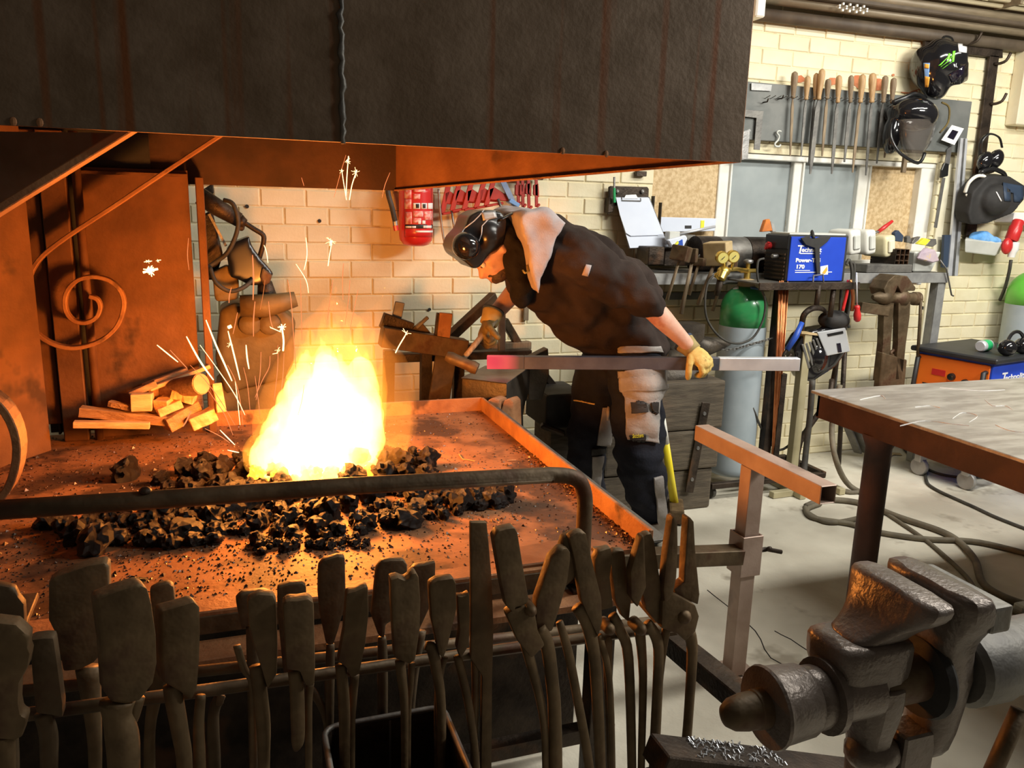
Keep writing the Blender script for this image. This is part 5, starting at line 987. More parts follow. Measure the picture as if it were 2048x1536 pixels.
for i, (pts, m_, l, cat) in enumerate([([(1790, 482), (1790, 466), (1797, 460), (1808, 472), (1806, 484)], 'navy_trim', 'dark blue pointed sheet upright on the shelf', 'sheet'), ([(1836, 488), (1850, 476), (1862, 480), (1852, 491)], 'logo_yellow', 'yellow scrap lying in the tub', 'scrap'), ([(1814, 485), (1814, 474), (1820, 471), (1823, 478), (1822, 486)], 'steel_dull', 'rounded steel tag sticking out of the tub', 'tag'), ([(1824, 486), (1830, 476), (1842, 473), (1838, 480), (1828, 488)], 'steel_dull', 'curved steel scrap in the tub', 'scrap'), ([(1853, 490), (1862, 478), (1873, 478), (1874, 488), (1866, 494)], 'steel_dull', 'grey steel scrap at right of the tub', 'scrap'), ([(1524, 464), (1532, 440), (1540, 438), (1546, 462)], 'orange_plastic', 'worn orange wedge on top of the shelf behind the welder', 'wedge'), ([(1540, 441), (1548, 446), (1553, 464), (1545, 464)], 'steel_grey', 'grey plate leaning on the orange wedge', 'plate')]):
    mb = MB(); mb.slab(pts, 3.9 if i < 5 else 3.82, (0, .03, 0)); single(mb, 'shelf_scrap' if cat == 'scrap' else 'shelf_'+cat, m_, l, cat, bevel=.003)
pl_ = thing('pliers', 'pliers with red handle pointing up from the jugs', 'pliers', PY(1765, 465, 3.95))
mb = MB(); mb.tube(spline([PY(1756, 464, 3.94), PY(1768, 455, 3.94), PY(1784, 443, 3.93)], 4), [.008]*8+[.012], 8) if False else mb.tube([PY(1756, 464, 3.94), PY(1768, 455, 3.94), PY(1785, 442, 3.93)], [.011, .013, .009], 8); mb.build('grip', 'red_plastic', pl_, smooth=True)
mb = MB(); mb.tube([PY(1742, 468, 3.95), PY(1757, 463, 3.94)], [.02, .012], 8, flat=.6); mb.build('jaws', 'steel_dull', pl_, smooth=True)
mb = MB(); mb.tube([PY(1880, 520, 3.78), PY(1893, 538, 3.78), PY(1903, 590, 3.79), PY(1907, 592, 3.79)], .005, 6); single(mb, 'hanging_wire', 'steel_dull', 'thin bent wire dangling from right end of the shelf', 'wire', smooth=True)
# ================================================================ gas cylinder with regulator
def cylinder(label, c, r, zb, zs, zt, cap, body='cyl_grey', shoulder='green_paint', zg=None):
    t = thing('gas_cylinder', label, 'gas cylinder', (c[0], c[1], zb), 'gas cylinders')
    mb = MB(); mb.lathe([(r*.9, 0), (r*.98, .015), (r, .04), (r, zg-zb)], (c[0], c[1], zb), n=36); b = mb.build('body', body, t, smooth=True, ang=60)
    mb = MB(); L = [(r, zg-zb)]
    for k in range(1, 9): a = k/8*pi/2*.86; L.append((r*cos(a)*.97+r*.03, zs-zb+(zt-zs)*sin(a)/sin(pi/2*.86)))
    L.append((r*.28, zt-zb)); mb.lathe(L, (c[0], c[1], zb), n=36); s = mb.build('shoulder', shoulder, t, smooth=True)
    mb = MB(); mb.lathe([(r*.36, -.012), (r*.37, .0), (r*.36, .03), (r*.2, .035)], (c[0], c[1], zt), n=20); mb.build('neck_ring', cap, t, smooth=True, ang=40)
    return t, s, b
cc = PY(1481, 700, 3.72); cyl_r = .128
gc, shd, cbod = cylinder('grey gas cylinder with dark green shoulder and brass regulator', (cc.x, 3.72), cyl_r, .10, 1.03, 1.165, 'wood_tan', zg=.945)
mb = MB(); mb.lathe([(.014, 0), (.018, .01), (.018, .05), (.012, .055), (.012, .085)], (cc.x, 3.72, 1.195), n=12); mb.tube([(cc.x-.06, 3.70, 1.245), (cc.x+.05, 3.71, 1.245)], .011, 8); mb.build('valve', 'brass', gc, smooth=True, ang=40)
mb = MB(); mb.lathe([(.012, 0), (.026, .006), (.026, .02), (.012, .026)], (cc.x, 3.72, 1.28), n=12); mb.build('hand_wheel', 'steel', gc, smooth=True)
trc = bvh(shd); patch([(1462, 571), (1478, 570), (1477, 578), (1463, 580)], trc, 'label', 'white', gc, 4, 3, .002); patch([(1499, 570), (1515, 573), (1516, 580), (1501, 578)], trc, 'label', 'logo_blue', gc, 4, 3, .002)
trb = bvh(cbod); patch([(1482, 648), (1497, 648), (1497, 654), (1482, 654)], trb, 'stencil', 'wood_tan', gc, 4, 2, .001); patch([(1456, 645), (1476, 645), (1476, 652), (1456, 652)], trb, 'stencil', 'white', gc, 4, 2, .001)
rg = thing('gas_regulator', 'brass regulator with two round gauges beside the cylinder valve', 'regulator', PY(1447, 545, 3.60))
for x, y in ((1446, 516), (1468, 514)):
    c = PY(x, y, 3.60); mb = MB(); mb.lathe([(.030, 0), (.033, .004), (.033, .03), (.02, .036)], c, (.25, 1, .1), 22); g_ = mb.build('gauge', 'brass', rg, smooth=True, ang=40); mb = MB(); mb.lathe([(.027, 0), (.027, .003)], c+V((-.0008, -.003, 0)), (.25, 1, .1), 20); mb.build('dial', 'gauge_face', g_); mb = MB(); mb.bar(c+V((-.01, -.005, -.008)), c+V((.012, -.005, .012)), .003, .002, (0, 1, 0)); mb.build('needle', 'label_black', g_)
mb = MB(); mb.ball(PY(1447, 543, 3.61), (.035, .035, .03)); mb.tube([PY(1430, 552, 3.6), PY(1447, 541, 3.61), PY(1472, 538, 3.65), (cc.x-.02, 3.70, 1.245)], .012, 8); mb.tube([PY(1446, 520, 3.62), PY(1450, 540, 3.62)], .009, 8); mb.tube([PY(1468, 518, 3.62), PY(1462, 540, 3.63)], .009, 8); mb.build('regulator_body', 'brass', rg, smooth=True)
mb = MB(); a, b = PY(1448, 542, 3.60), PY(1438, 566, 3.58); mb.lathe([(.018, 0), (.026, .01), (.024, .05), (.012, .056)], a, b-a, 12); mb.build('adjusting_knob', 'brass', rg, smooth=True, ang=40)
mb = MB(); a = PY(1441, 560, 3.6); mb.tube([a, PY(1433, 590, 3.62)], [.018, .016], 10); mb.build('outlet', 'black_iron', rg, smooth=True)
mb = MB(); mb.tube(spline([PY(x, y, 3.56) for x, y in ((1528, 517), (1516, 524), (1516, 560), (1530, 600), (1526, 640), (1505, 676), (1472, 687), (1440, 674), (1415, 640), (1410, 600), (1416, 565), (1428, 550))], 5), .0062, 7); single(mb, 'gas_hose', 'rubber', 'thin black hose looping in front of the gas cylinder', 'hose', smooth=True)
mb = MB()
ch = thing('safety_chain', 'steel chain holding the gas cylinder', 'chain', PY(1480, 700, 3.56))
P = [PY(x, y, 3.585) for x, y in ((1448, 699), (1470, 698), (1490, 692), (1510, 686), (1528, 681), (1545, 676))]; P = spline(P, 6)
for i in range(0, len(P)-1, 2):
    d = (P[i+1]-P[i]).normalized(); n_ = V((0, 0, 1)) if (i//2) % 2 else V((0, 1, 0)); mb = MB(); c = P[i]; mb.tube([c-d*.012+n_*.005, c+d*.012+n_*.005, c+d*.016, c+d*.012-n_*.005, c-d*.012-n_*.005, c-d*.016, c-d*.012+n_*.005], .0022, 5); mb.build('chain_link', 'steel_dull', ch)
# ================================================================ welder trolley with blue welder
tw = thing('welding_trolley', 'black steel trolley carrying the gas cylinder and blue welder', 'trolley', (2.8, 3.65, 0))
zt = PY(1640, 566, 3.50).z; xa, xb = PY(1512, 575, 3.52).x, PY(1718, 568, 3.50).x
mb = MB(); mb.mm((xa, 3.50, zt-.008), (xb, 3.78, zt)); mb.build('top_shelf', 'steel_dull', tw); mb = MB(); mb.mm((xa, 3.49, zt-.035), (xb, 3.50, zt+.004)); mb.build('shelf_edge', 'black_iron', tw, bevel=.002)
xp = PY(1547, 720, 3.60).x
mb = MB(); mb.pipe((xp, 3.60, .06), (xp, 3.60, zt-.008), .05, .05, .004); mb.build('post', 'black_iron', tw, bevel=.003)
mb = MB(); a = PY(1565, 748, 3.55); mb.mm((a.x-.005, 3.545, .08), (a.x+.03, 3.575, a.z)); mb.build('rod_holder', 'black_iron', tw, bevel=.002)
for (a, b) in (((2.42, 3.56), (3.18, 3.56)), ((2.42, 3.9), (3.18, 3.9)), ((2.42, 3.56), (2.42, 3.9)), ((3.18, 3.56), (3.18, 3.9)), ((2.85, 3.56), (2.85, 3.9))):
    mb = MB(); mb.bar((*a, .085), (*b, .085), .035, .03); mb.build('base_bar', 'black_iron', tw, bevel=.002)
for x, y in ((2.45, 3.6), (2.45, 3.86), (3.15, 3.6), (3.15, 3.86)):
    mb = MB(); mb.lathe([(.034, -.012), (.036, -.008), (.036, .008), (.034, .012)], (x, y, .036), (1, .3, 0), 16); mb.build('caster_wheel', 'rubber', tw, smooth=True, ang=40); mb = MB(); mb.box((x, y, .07), (.04, .03, .012)); mb.build('caster_fork', 'steel_dull', tw)
for i, (x0, y0, x1, y1, Y_) in enumerate([(1706, 572, 1690, 640, 3.6), (1690, 640, 1664, 770, 3.6), (1668, 572, 1660, 634, 3.52), (1638, 570, 1633, 610, 3.5)]):
    mb = MB(); mb.tube([PY(x0, y0, Y_), PY(x1, y1, Y_)], .014, 10); mb.build('hook_arm', 'black_iron', tw, smooth=True)
mb = MB(); mb.tube(spline([PY(1664, 760, 3.6), PY(1655, 800, 3.55), (2.98, 3.55, .3), (2.98, 3.55, .1)], 3), .016, 10); mb.build('rear_tube', 'black_iron', tw, smooth=True)
mb = MB(); q = PY(1700, 740, 3.66); mb.tube([PY(1690, 690, 3.66), (q.x, 3.66, .1)], .014, 10); mb.build('rear_tube', 'black_iron', tw, smooth=True)
wd = thing('welder', 'blue and black inverter welder on the trolley shelf', 'welding machine', PY(1632, 563, 3.55))
zl = zt+.002; XL = PY(1576, 520, 3.55).x; XR = PY(1694, 520, 3.55).x; zh = PY(1632, 470, 3.55).z; YB_ = 3.75
mb = MB(); mb.mm((XL, 3.553, zl), (XR, YB_, zh)); mb.build('case', 'welder_black', wd, bevel=.006)
mb = MB(); mb.mm((XL+.006, 3.547, zl+.004), (XR-.022, 3.554, zh-.01)); mb.build('side_panel', 'welder_blue', wd, bevel=.002)
mb = MB(); mb.mm((XL-.01, 3.555, zl+.17), (XL, YB_-.005, zh-.004)); mb.build('front_panel', 'black_plastic', wd, bevel=.003)
for k in range(7): mb = MB(); mb.mm((XL-.008, 3.57, zl+.012+k*.021), (XL+.001, YB_-.012, zl+.022+k*.021)); mb.build('vent_slat', 'black_iron', wd)
q = PY(1539, 492, 3.66); mb = MB(); mb.lathe([(.02, 0), (.018, .02), (.008, .024)], (XL-.01, 3.70, q.z), (-1, 0, 0), 14); mb.box((XL-.028, 3.70, q.z), (.012, .012, .045), Matrix.Rotation(.6, 3, 'X')); mb.build('dial_knob', 'red_plastic', wd, smooth=True, ang=40)
mb = MB(); mb.lathe([(.013, 0), (.012, .03), (.008, .034)], (XL-.01, 3.63, zl+.13), (-1, 0, 0), 12); mb.build('output_socket', 'steel', wd, smooth=True, ang=40)
mb = MB(); mb.mm((XL+.01, 3.57, zh), (XR-.01, YB_-.02, zh+.008)); mb.build('lid', 'poly_grey', wd)
Yt = 3.546; tx = lambda x, y: PY(x, y, Yt)
def logoT(p, h, par, m='white', xd=(1, 0, 0), wd_=None, body='echnolit'):
    x = V(xd).normalized(); p = V(p); n_ = x.cross(V((0, 0, 1)))
    mb = MB(); o = -n_*0; 
    mb.prism([p+x*0+V((0, 0, h)), p+x*h*.95+V((0, 0, h)), p+x*h*.95+V((0, 0, h*.84)), p+x*h*.62+V((0, 0, h*.84)), p+x*h*.48, p+x*h*.26, p+x*h*.40+V((0, 0, h*.84)), p+x*h*.04+V((0, 0, h*.84))], n_*.001); mb.build('logo_initial', m, par)
    mb = MB(); L = wd_*.98; mb.prism([p+x*h*.46+V((0, 0, h*.06)), p+x*L+V((0, 0, h*.06)), p+x*L+V((0, 0, -h*.05)), p+x*h*.46+V((0, 0, -h*.05))], n_*.001); mb.build('logo_bar', m, par)
    text(body, h*.78, p+x*h*.62+V((0, 0, h*.2))+n_*.0006, xd, (0, 0, 1), m, par, width=wd_-h*.62, bold=.0008)
logoT(tx(1594, 507), SZ(17, Yt), wd, wd_=SZ(62, Yt)*.98)
text('Power-TIG', SZ(11, Yt), tx(1591, 524), (1, 0, 0), (0, 0, 1), 'white', wd, bold=.0012, width=SZ(62, Yt))
text('170', SZ(11, Yt), tx(1591, 537), (1, 0, 0), (0, 0, 1), 'white', wd, bold=.0012, width=SZ(20, Yt))
mb = MB(); mb.bar(tx(1590, 545), tx(1664, 544), .004, .001, (0, 1, 0)); mb.bar(tx(1590, 541), tx(1620, 541), .003, .001, (0, 1, 0)); mb.build('graphic_line', 'white', wd)
mb = MB(); mb.slab([(1641, 533), (1656, 530), (1656, 549), (1641, 550)], Yt, (0, .001, 0)); mb.build('logo_square', 'white', wd); mb = MB(); mb.slab([(1644, 546), (1654, 533), (1655, 540), (1650, 548)], Yt-.001, (0, .001, 0)); mb.build('logo_stroke', 'logo_orange', wd)
sp_ = thing('carry_strap', 'black strap draped over the blue welder', 'strap', PY(1635, 500, 3.52))
mb = MB(); mb.prism([PY(x, y, 3.53) for x, y in ((1602, 476), (1618, 472), (1626, 478), (1640, 474), (1664, 472), (1655, 484), (1640, 496), (1641, 548), (1634, 548), (1630, 496), (1612, 490))], (0, .008, 0)); mb.build('webbing', 'black_matte', sp_, bevel=.002)
mb = MB(); mb.tube(spline([PY(1622, 474, 3.56), PY(1624, 462, 3.58), PY(1628, 476, 3.53)], 4), .007, 8); mb.build('strap_loop', 'black_matte', sp_, smooth=True)
mb = MB(); mb.tube([PY(1626, 566, 3.5), PY(1627, 551, 3.52), PY(1646, 549, 3.52), PY(1647, 566, 3.5)], .005, 6); single(mb, 'wire_handle', 'steel_dull', 'bent steel wire bracket below the strap', 'bracket', smooth=True)
cr_ = thing('brazing_rods', 'bundle of copper coloured brazing rods upright in the trolley holder', 'rods', PY(1568, 745, 3.56))
random.seed(8)
for k in range(14):
    a = PY(1558+k*1.45, 570+random.uniform(-10, 6), 3.53+random.uniform(0, .03)); b = PY(1561+k*.75, 760, 3.552+random.uniform(0, .015)); b.z = .12; mb = MB(); mb.tube([a, a.lerp(b, .5)+V((random.uniform(-.003, .003), 0, 0)), b], .0028, 6); mb.build('rod', 'copper', cr_, smooth=True)
# tools and leads hanging at the trolley's right end
sd = thing('screwdriver', 'screwdriver with red handle hanging on the trolley', 'screwdriver', PY(1713, 650, 3.48))
mb = MB(); mb.tube([PY(1713, 545, 3.47), PY(1714, 612, 3.47)], .004, 8); mb.build('shaft', 'bright_steel', sd, smooth=True)
mb = MB(); a = PY(1714, 611, 3.47); mb.lathe([(.012, 0), (.016, .01), (.014, .025), (.020, .05), (.018, .08), (.010, .09)], a, PY(1715, 650, 3.47)-a, 8); mb.build('handle', 'red_plastic', sd, smooth=True)
p_ = thing('pliers', 'pliers with orange brown grips hanging beside the screwdriver', 'pliers', PY(1704, 622, 3.5))
mb = MB(); mb.tube(spline([PY(1700, 560, 3.5), PY(1706, 590, 3.5), PY(1704, 622, 3.5)], 4), .010, 8); mb.build('grip', 'copper', p_, smooth=True); mb = MB(); mb.tube(spline([PY(1697, 560, 3.51), PY(1693, 590, 3.51), PY(1685, 622, 3.51)], 4), .009, 8); mb.build('grip', 'red_plastic', p_, smooth=True)
for i, pp in enumerate([[(1692, 530), (1698, 520), (1704, 545), (1700, 600), (1690, 660)], [(1700, 525), (1708, 530), (1706, 570), (1694, 630), (1698, 655)], [(1684, 562), (1680, 620), (1676, 700), (1668, 800)]]):
    mb = MB(); mb.tube(spline([PY(x, y, 3.56+.02*i) for x, y in pp], 5), .009, 8); single(mb, 'welding_lead', 'rubber', ['black lead looping at the right end of the welder', 'grey looped lead beside the black one', 'straight lead dropping behind the chrome mask'][i], 'cable', 'leads hanging on the trolley', smooth=True)
mb = MB(); mb.tube(spline([PY(1625, 760, 3.45), PY(1620, 830, 3.45), PY(1612, 900, 3.45), PY(1608, 945, 3.42)], 4), .017, 8); single(mb, 'thick_lead', 'rubber', 'thick dark welding lead hanging down beside the khaki stand', 'cable', 'leads hanging on the trolley', smooth=True)
mb = MB(); mb.tube(spline([PY(1680, 770, 3.5), PY(1664, 850, 3.5), PY(1672, 920, 3.4), PZ(1700, 972, .03), PZ(1760, 1000, .02)], 5), .016, 8); single(mb, 'thick_lead', 'rubber_dusty', 'thick dusty lead falling from trolley onto the floor', 'cable', 'leads hanging on the trolley', smooth=True)
mb = MB(); mb.tube(spline([PY(1505, 815, 3.6), PY(1530, 870, 3.62), PY(1560, 900, 3.6), PY(1600, 870, 3.62), PY(1640, 830, 3.64)], 5), .007, 8); single(mb, 'thin_lead', 'rubber', 'thin cable sagging behind the trolley post', 'cable', 'leads hanging on the trolley', smooth=True)
# chrome mask
cm = thing('chrome_welding_mask', 'welding mask with mirror chrome front hanging on the trolley', 'helmet', PY(1645, 765, 3.52))
Yc = 3.54; mb = MB(); mb.prism([PY(x, y, Yc) for x, y in ((1590, 700), (1606, 672), (1632, 660), (1690, 652), (1698, 700), (1672, 735), (1625, 765), (1608, 762), (1596, 738))], (.03, .14, 0)); mb.ball(PY(1622, 712, Yc+.06), (.07, .10, .10))
organic(mb, 'shell', 'black_gloss', cm, .011, 6)
mb = MB(); mb.loft([[PY(x, y, Yc-.02) for x, y in ((1634, 664), (1690, 655), (1699, 703), (1654, 712))], [PY(x, y, Yc+.04) for x, y in ((1628, 664), (1692, 655), (1701, 703), (1650, 712))]]); mb.build('chrome_front', 'chrome', cm, bevel=.006, seg=2)
MB().slab([(1674, 687), (1681, 686), (1684, 704), (1677, 705)], Yc-.024, (0, .004, 0)).build('filter_slot', 'lens_dark', cm)
MB().slab([(1655, 668), (1686, 662), (1687, 667), (1657, 673)], Yc-.024, (0, .004, 0)).build('brow_slot', 'black_plastic', cm)
for k in range(5): MB().slab([(1604+k*7, 690-k*3), (1608+k*7, 688-k*3), (1622+k*7, 735-k*6), (1617+k*7, 738-k*6)], Yc-.012, (0, .012, 0)).build('side_rib', 'steel_dull', cm, bevel=.002)
mb = MB(); mb.tube(spline([PY(1603, 660, Yc+.03), PY(1608, 630, Yc), PY(1628, 616, Yc), PY(1650, 622, Yc+.03), PY(1656, 652, Yc+.05)], 5), .017, 8, flat=.6); mb.build('head_band', 'black_iron', cm, smooth=True)
mb = MB(); mb.tube(spline([PY(1650, 622, Yc+.05), PY(1664, 640, Yc+.05), PY(1666, 655, Yc+.05)], 4), .008, 8); mb.build('strap', 'black_plastic', cm, smooth=True)
mb = MB(); mb.ball(PY(1668, 640, 3.58), (.09, .08, .055)); single(mb, 'beanie', 'black_matte', 'dark cap hanging behind the chrome mask', 'cap', smooth=True)
to = thing('welding_torch', 'blue handled welding torch hanging left of chrome mask', 'torch', PY(1572, 710, 3.44))
mb = MB(); mb.tube([PY(1604, 645, 3.43), PY(1592, 672, 3.42), PY(1574, 700, 3.42)], [.013, .017, .014], 10); mb.build('torch_handle', 'blue_plastic', to, smooth=True)
mb = MB(); mb.tube(spline([PY(1574, 700, 3.42), PY(1567, 712, 3.42), PY(1574, 718, 3.42), PY(1582, 708, 3.42)], 4), .009, 8); mb.build('torch_neck', 'black_iron', to, smooth=True)
# khaki stand
kh = thing('khaki_stand', 'khaki painted square post stand in front of the trolley', 'stand', (2.9, 3.40, 0))
q = PZ(1578, 985, 0); kx, ky = q.x, q.y; ztp = PY(1606, 668, ky).z; ztp = min(ztp, 1.2)
mb = MB(); mb.pipe((kx, ky, .03), (kx, ky, ztp), .048, .048, .003); mb.build('post', 'khaki', kh, bevel=.002)
mb = MB(); mb.box((kx+.02, ky, ztp+.004), (.15, .06, .012), Matrix.Rotation(.12, 3, 'Y')); mb.build('top_plate', 'wood_tan', kh)
for a, b in (((kx-.16, ky-.05, .02), (kx+.28, ky-.03, .02)), ((kx, ky-.12, .02), (kx, ky+.22, .02)), ((kx+.27, ky-.12, .02), (kx+.27, ky+.12, .02))):
    mb = MB(); mb.bar(a, b, .04, .035); mb.build('foot_bar', 'khaki', kh, bevel=.002)
# ================================================================ leg vise by the wall
lv = thing('leg_vise', 'old brown leg vise standing at the bench under the window', 'vise', PY(1790, 760, 3.7)); Yl = 3.66
MB().slab([(1776, 562), (1790, 550), (1815, 552), (1832, 575), (1830, 582), (1815, 582), (1806, 592), (1796, 572), (1788, 592), (1772, 592), (1768, 578)], Yl, (0, .12, 0)).build('jaws', 'forged_dark', lv, bevel=.006, seg=2)
MB().slab([(1770, 588), (1790, 588), (1786, 640), (1782, 690), (1780, 760), (1757, 764), (1766, 690), (1768, 630)], Yl+.02, (0, .05, 0)).build('rear_leg', 'forged_dark', lv, bevel=.005, seg=2)
MB().slab([(1798, 590), (1822, 592), (1820, 632), (1812, 690), (1805, 760), (1790, 760), (1796, 690), (1797, 640)], Yl, (0, .045, 0)).build('front_leg', 'forged_dark', lv, bevel=.005, seg=2)
mb = MB(); mb.prism([PY(x, y, Yl+.0) for x, y in ((1766, 705), (1815, 720), (1808, 790), (1757, 790))], (0, .05, 0)); mb.build('lower_plate', 'forged_dark', lv, bevel=.005)
a = PY(1745, 594, Yl+.03); b = PY(1848, 598, Yl+.03)
mb = MB(); mb.lathe([(.012, 0), (.02, .01), (.03, .04), (.042, .07), (.042, .11), (.03, .13), (.03, .16), (.05, .19), (.05, .23), (.034, .25), (.034, .30), (.040, .305), (.040, .34), (.03, .345)], a, b-a, 18); mb.build('screw_box', 'forged_dark', lv, smooth=True, ang=40)
mb = MB(); mb.tube([PY(1842, 590, Yl), PY(1840, 640, Yl), PY(1834, 735, Yl-.01)], .010, 8); mb.build('handle', 'forged_dark', lv, smooth=True)
mb = MB(); mb.tube(spline([PY(1808, 640, Yl+.05), PY(1796, 690, Yl+.04), PY(1782, 705, Yl+.02), PY(1786, 712, Yl+.02)], 4), .010, 8); mb.build('leaf_spring', 'forged_dark', lv, smooth=True)
mb = MB(); a, b = PY(1720, 614, Yl+.03), PY(1776, 622, Yl+.03); mb.bar(a, b, .03, .06, (0, 0, 1)); mb.build('mounting_bar', 'forged_dark', lv, bevel=.003)
mb = MB(); q = PY(1780, 780, Yl+.03); mb.mm((q.x-.03, q.y-.03, 0), (q.x+.03, q.y+.03, q.z)); mb.build('stand_post', 'forged_dark', lv, bevel=.003)
mb = MB(); mb.box(PY(1834, 560, 4.05), (.04, .05, .06)); single(mb, 'spray_nozzle', 'white', 'tiny white and red object on wall above the leg vise', 'nozzle', bevel=.006)
# ================================================================ orange and blue welding machine
ow = thing('welding_machine', 'wheeled welding machine with orange front and blue side', 'welding machine', (4.5, 3.6, 0)); zT = .80
Nn = PZ(1990, 717, zT); Ll = PZ(1836, 691, zT); e1 = (Ll-Nn); e1.z = 0; w1 = e1.length; e1.normalize(); e2 = V((e1.y, -e1.x, 0)); 
if e2.x < 0: e2 = -e2
w2 = .62; zB = .16
def obx(nm, m_, a0, a1, b0, b1, z0, z1, bev=.004):
    mb = MB(); mb.prism([Nn+e1*a+e2*b+V((0, 0, z0-Nn.z)) for a, b in ((a0, b0), (a1, b0), (a1, b1), (a0, b1))], (0, 0, z1-z0)); return mb.build(nm, m_, ow, bevel=bev)
obx('case', 'welder_blue', .0, w1, .0, w2, zB, zT-.03); obx('lid', 'welder_black', -.03, w1+.03, -.03, w2, zT-.03, zT, .008); obx('front_panel', 'welder_orange', .012, w1-.02, -.008, .0, zB+.05, zT-.045)
fn = -e2; xd_ = -e1; fl_ = Nn+e1*w1
def fp(u_, v, d=.009): return Nn+e1*(w1*(1-u_))+fn*d+V((0, 0, (zT-.045)-v-Nn.z))
logoT(fp(.14, .215), .05, ow, 'label_black', xd_, .15)
mb = MB(); mb.bar(fp(.25, .09), fp(.43, .09), .035, .004, fn); mb.build('display', 'red_plastic', ow)
for u_, v in ((.52, .10), (.70, .12), (.84, .12), (.56, .19), (.70, .19), (.84, .19)):
    mb = MB(); mb.lathe([(.022, 0), (.02, .018), (.012, .022)], fp(u_, v, .008), fn, 14); mb.build('control_knob', 'black_plastic', ow, smooth=True, ang=40)
mb = MB(); a = fp(.93, .04, .03); b = fp(.93, .36, .03); mb.tube([fp(.93, .04, .0), a, b, fp(.93, .36, .0)], .014, 8); mb.build('grab_handle', 'welder_black', ow, smooth=True)
mb = MB(); a = fp(.05, .02, .02); mb.tube([fp(.05, .02, .0), a, fp(.02, .5, .03)], .014, 8); mb.build('grab_handle', 'welder_black', ow, smooth=True)
for u_, v in ((.03, 0),):
    logoT(Nn+e2*.10+(-e1)*.0012+V((0, 0, -.15)), .06, ow, 'white', e2, .24)
for a_, b_ in ((.08, .06), (w1-.08, .06), (.08, w2-.06), (w1-.08, w2-.06)):
    p = Nn+e1*a_+e2*b_; mb = MB(); mb.lathe([(.05, -.016), (.055, -.01), (.055, .01), (.05, .016)], (p.x, p.y, .055), (1, .2, 0), 18); mb.build('caster_wheel', 'steel_grey', ow, smooth=True, ang=40); mb = MB(); mb.box((p.x, p.y, .12), (.06, .05, .07)); mb.build('caster_fork', 'steel_grey', ow, bevel=.006)
cn = thing('drink_can', 'small drink can lying on its side on welding machine', 'can', PZ(1952, 690, zT)); c = Nn+e1*.16+e2*.13; c.z = zT+.033
mb = MB(); mb.lathe([(.026, 0), (.032, .006), (.033, .012), (.033, .105), (.028, .115)], c, (.8, .25, 0), 20); mb.build('can_body', 'bright_steel', cn, smooth=True, ang=40); mb = MB(); mb.lathe([(.0335, .03), (.0335, .09)], c, (.8, .25, 0), 20); mb.build('print_band', 'green_plastic', cn, smooth=True, ang=40)
hp = thing('ear_muffs', 'black ear muffs resting on the welding machine lid', 'ear defenders', Nn+e2*.2+V((0, 0, .02)))
c = Nn+e1*.02+e2*.15
for d in (0, .17): mb = MB(); mb.ball(c+e2*d+V((0, 0, .047)), (.05, .05, .047)); mb.build('ear_cup', 'black_gloss', hp, smooth=True)
mb = MB(); mb.tube(arc(c+e2*.085+V((0, 0, .05)), .095, 0, pi, 10, e2, V((.3, .3, .6)).normalized()), .010, 8); mb.build('headband', 'black_plastic', hp, smooth=True)
c2 = PY(2050, 650, 3.95); cylinder('second gas cylinder with bright green shoulder at the right edge', (c2.x, 3.93), .155, .0, 1.06, 1.22, 'black_iron', shoulder='green_bright', zg=1.0)
# hose scraps below the bench
for i in range(3):
    mb = MB(); mb.bar(PY(1690+i*14, 842, 3.9), PZ(1716+i*16, 905, .03), .05, .012); single(mb, 'offcut_strip', 'steel_dull', ['leftmost grey strip leaning under the bench', 'middle grey strip leaning under the bench', 'rightmost grey strip leaning under the bench'][i], 'offcut', 'grey strips leaning under the bench')
# ================================================================ anvil, bar, timber block, sledge
AZt = .83
an = thing('anvil', 'heavy steel anvil with worn flat face under the hot bar', 'anvil', (1.05, 3.05, 0))
c4 = [PZ(922, 755, AZt), PZ(1014, 766, AZt), PZ(1061, 733, AZt), PZ(970, 731, AZt)]
mid = sum(c4, V())/4; mid.z = 0
def rq(k, z, kx=None):
    o = []
    for p in c4: d = p-mid; d.z = 0; s_ = .05*(1-k) if k < 1 else 0; o.append(V((mid.x+d.x*k+s_*2, mid.y+d.y*(kx or k)+s_, z)))
    return o
mb = MB(); mb.loft([rq(1, AZt-.004), rq(1, AZt)]); mb.build('face_plate', 'anvil_face', an, bevel=.003)
mb = MB(); mb.loft([rq(1.22, .001), rq(1.22, .36), rq(1.15, .40), rq(.92, .46, .95), rq(.76, .54, .9), rq(.73, .60, .88), rq(.82, .66, .92), rq(.99, .71), rq(.99, AZt-.004)]); mb.build('body', 'anvil', an, bevel=.010, seg=2, smooth=True, ang=50)
def q4(x, y): return PY(x, y, 2.86)
mb = MB(); a = rq(1.0, AZt-.02)[3]; b = a+V((.06, .12, 0)); mb.loft([[V((a.x-.0, a.y, AZt-.10)), V((a.x+.14, a.y, AZt-.10)), V((a.x+.14, a.y, AZt-.002)), V((a.x, a.y, AZt-.002))], [V((b.x+.02, b.y, AZt-.04)), V((b.x+.07, b.y, AZt-.04)), V((b.x+.07, b.y, AZt-.01)), V((b.x+.02, b.y, AZt-.01))]]); mb.build('heel', 'anvil', an, bevel=.006)
MB().slab([(1056, 718), (1097, 697), (1099, 750), (1084, 800), (1058, 800)], 3.42, (0, .06, 0)).build('upset_horn', 'anvil', an, bevel=.006, seg=2)
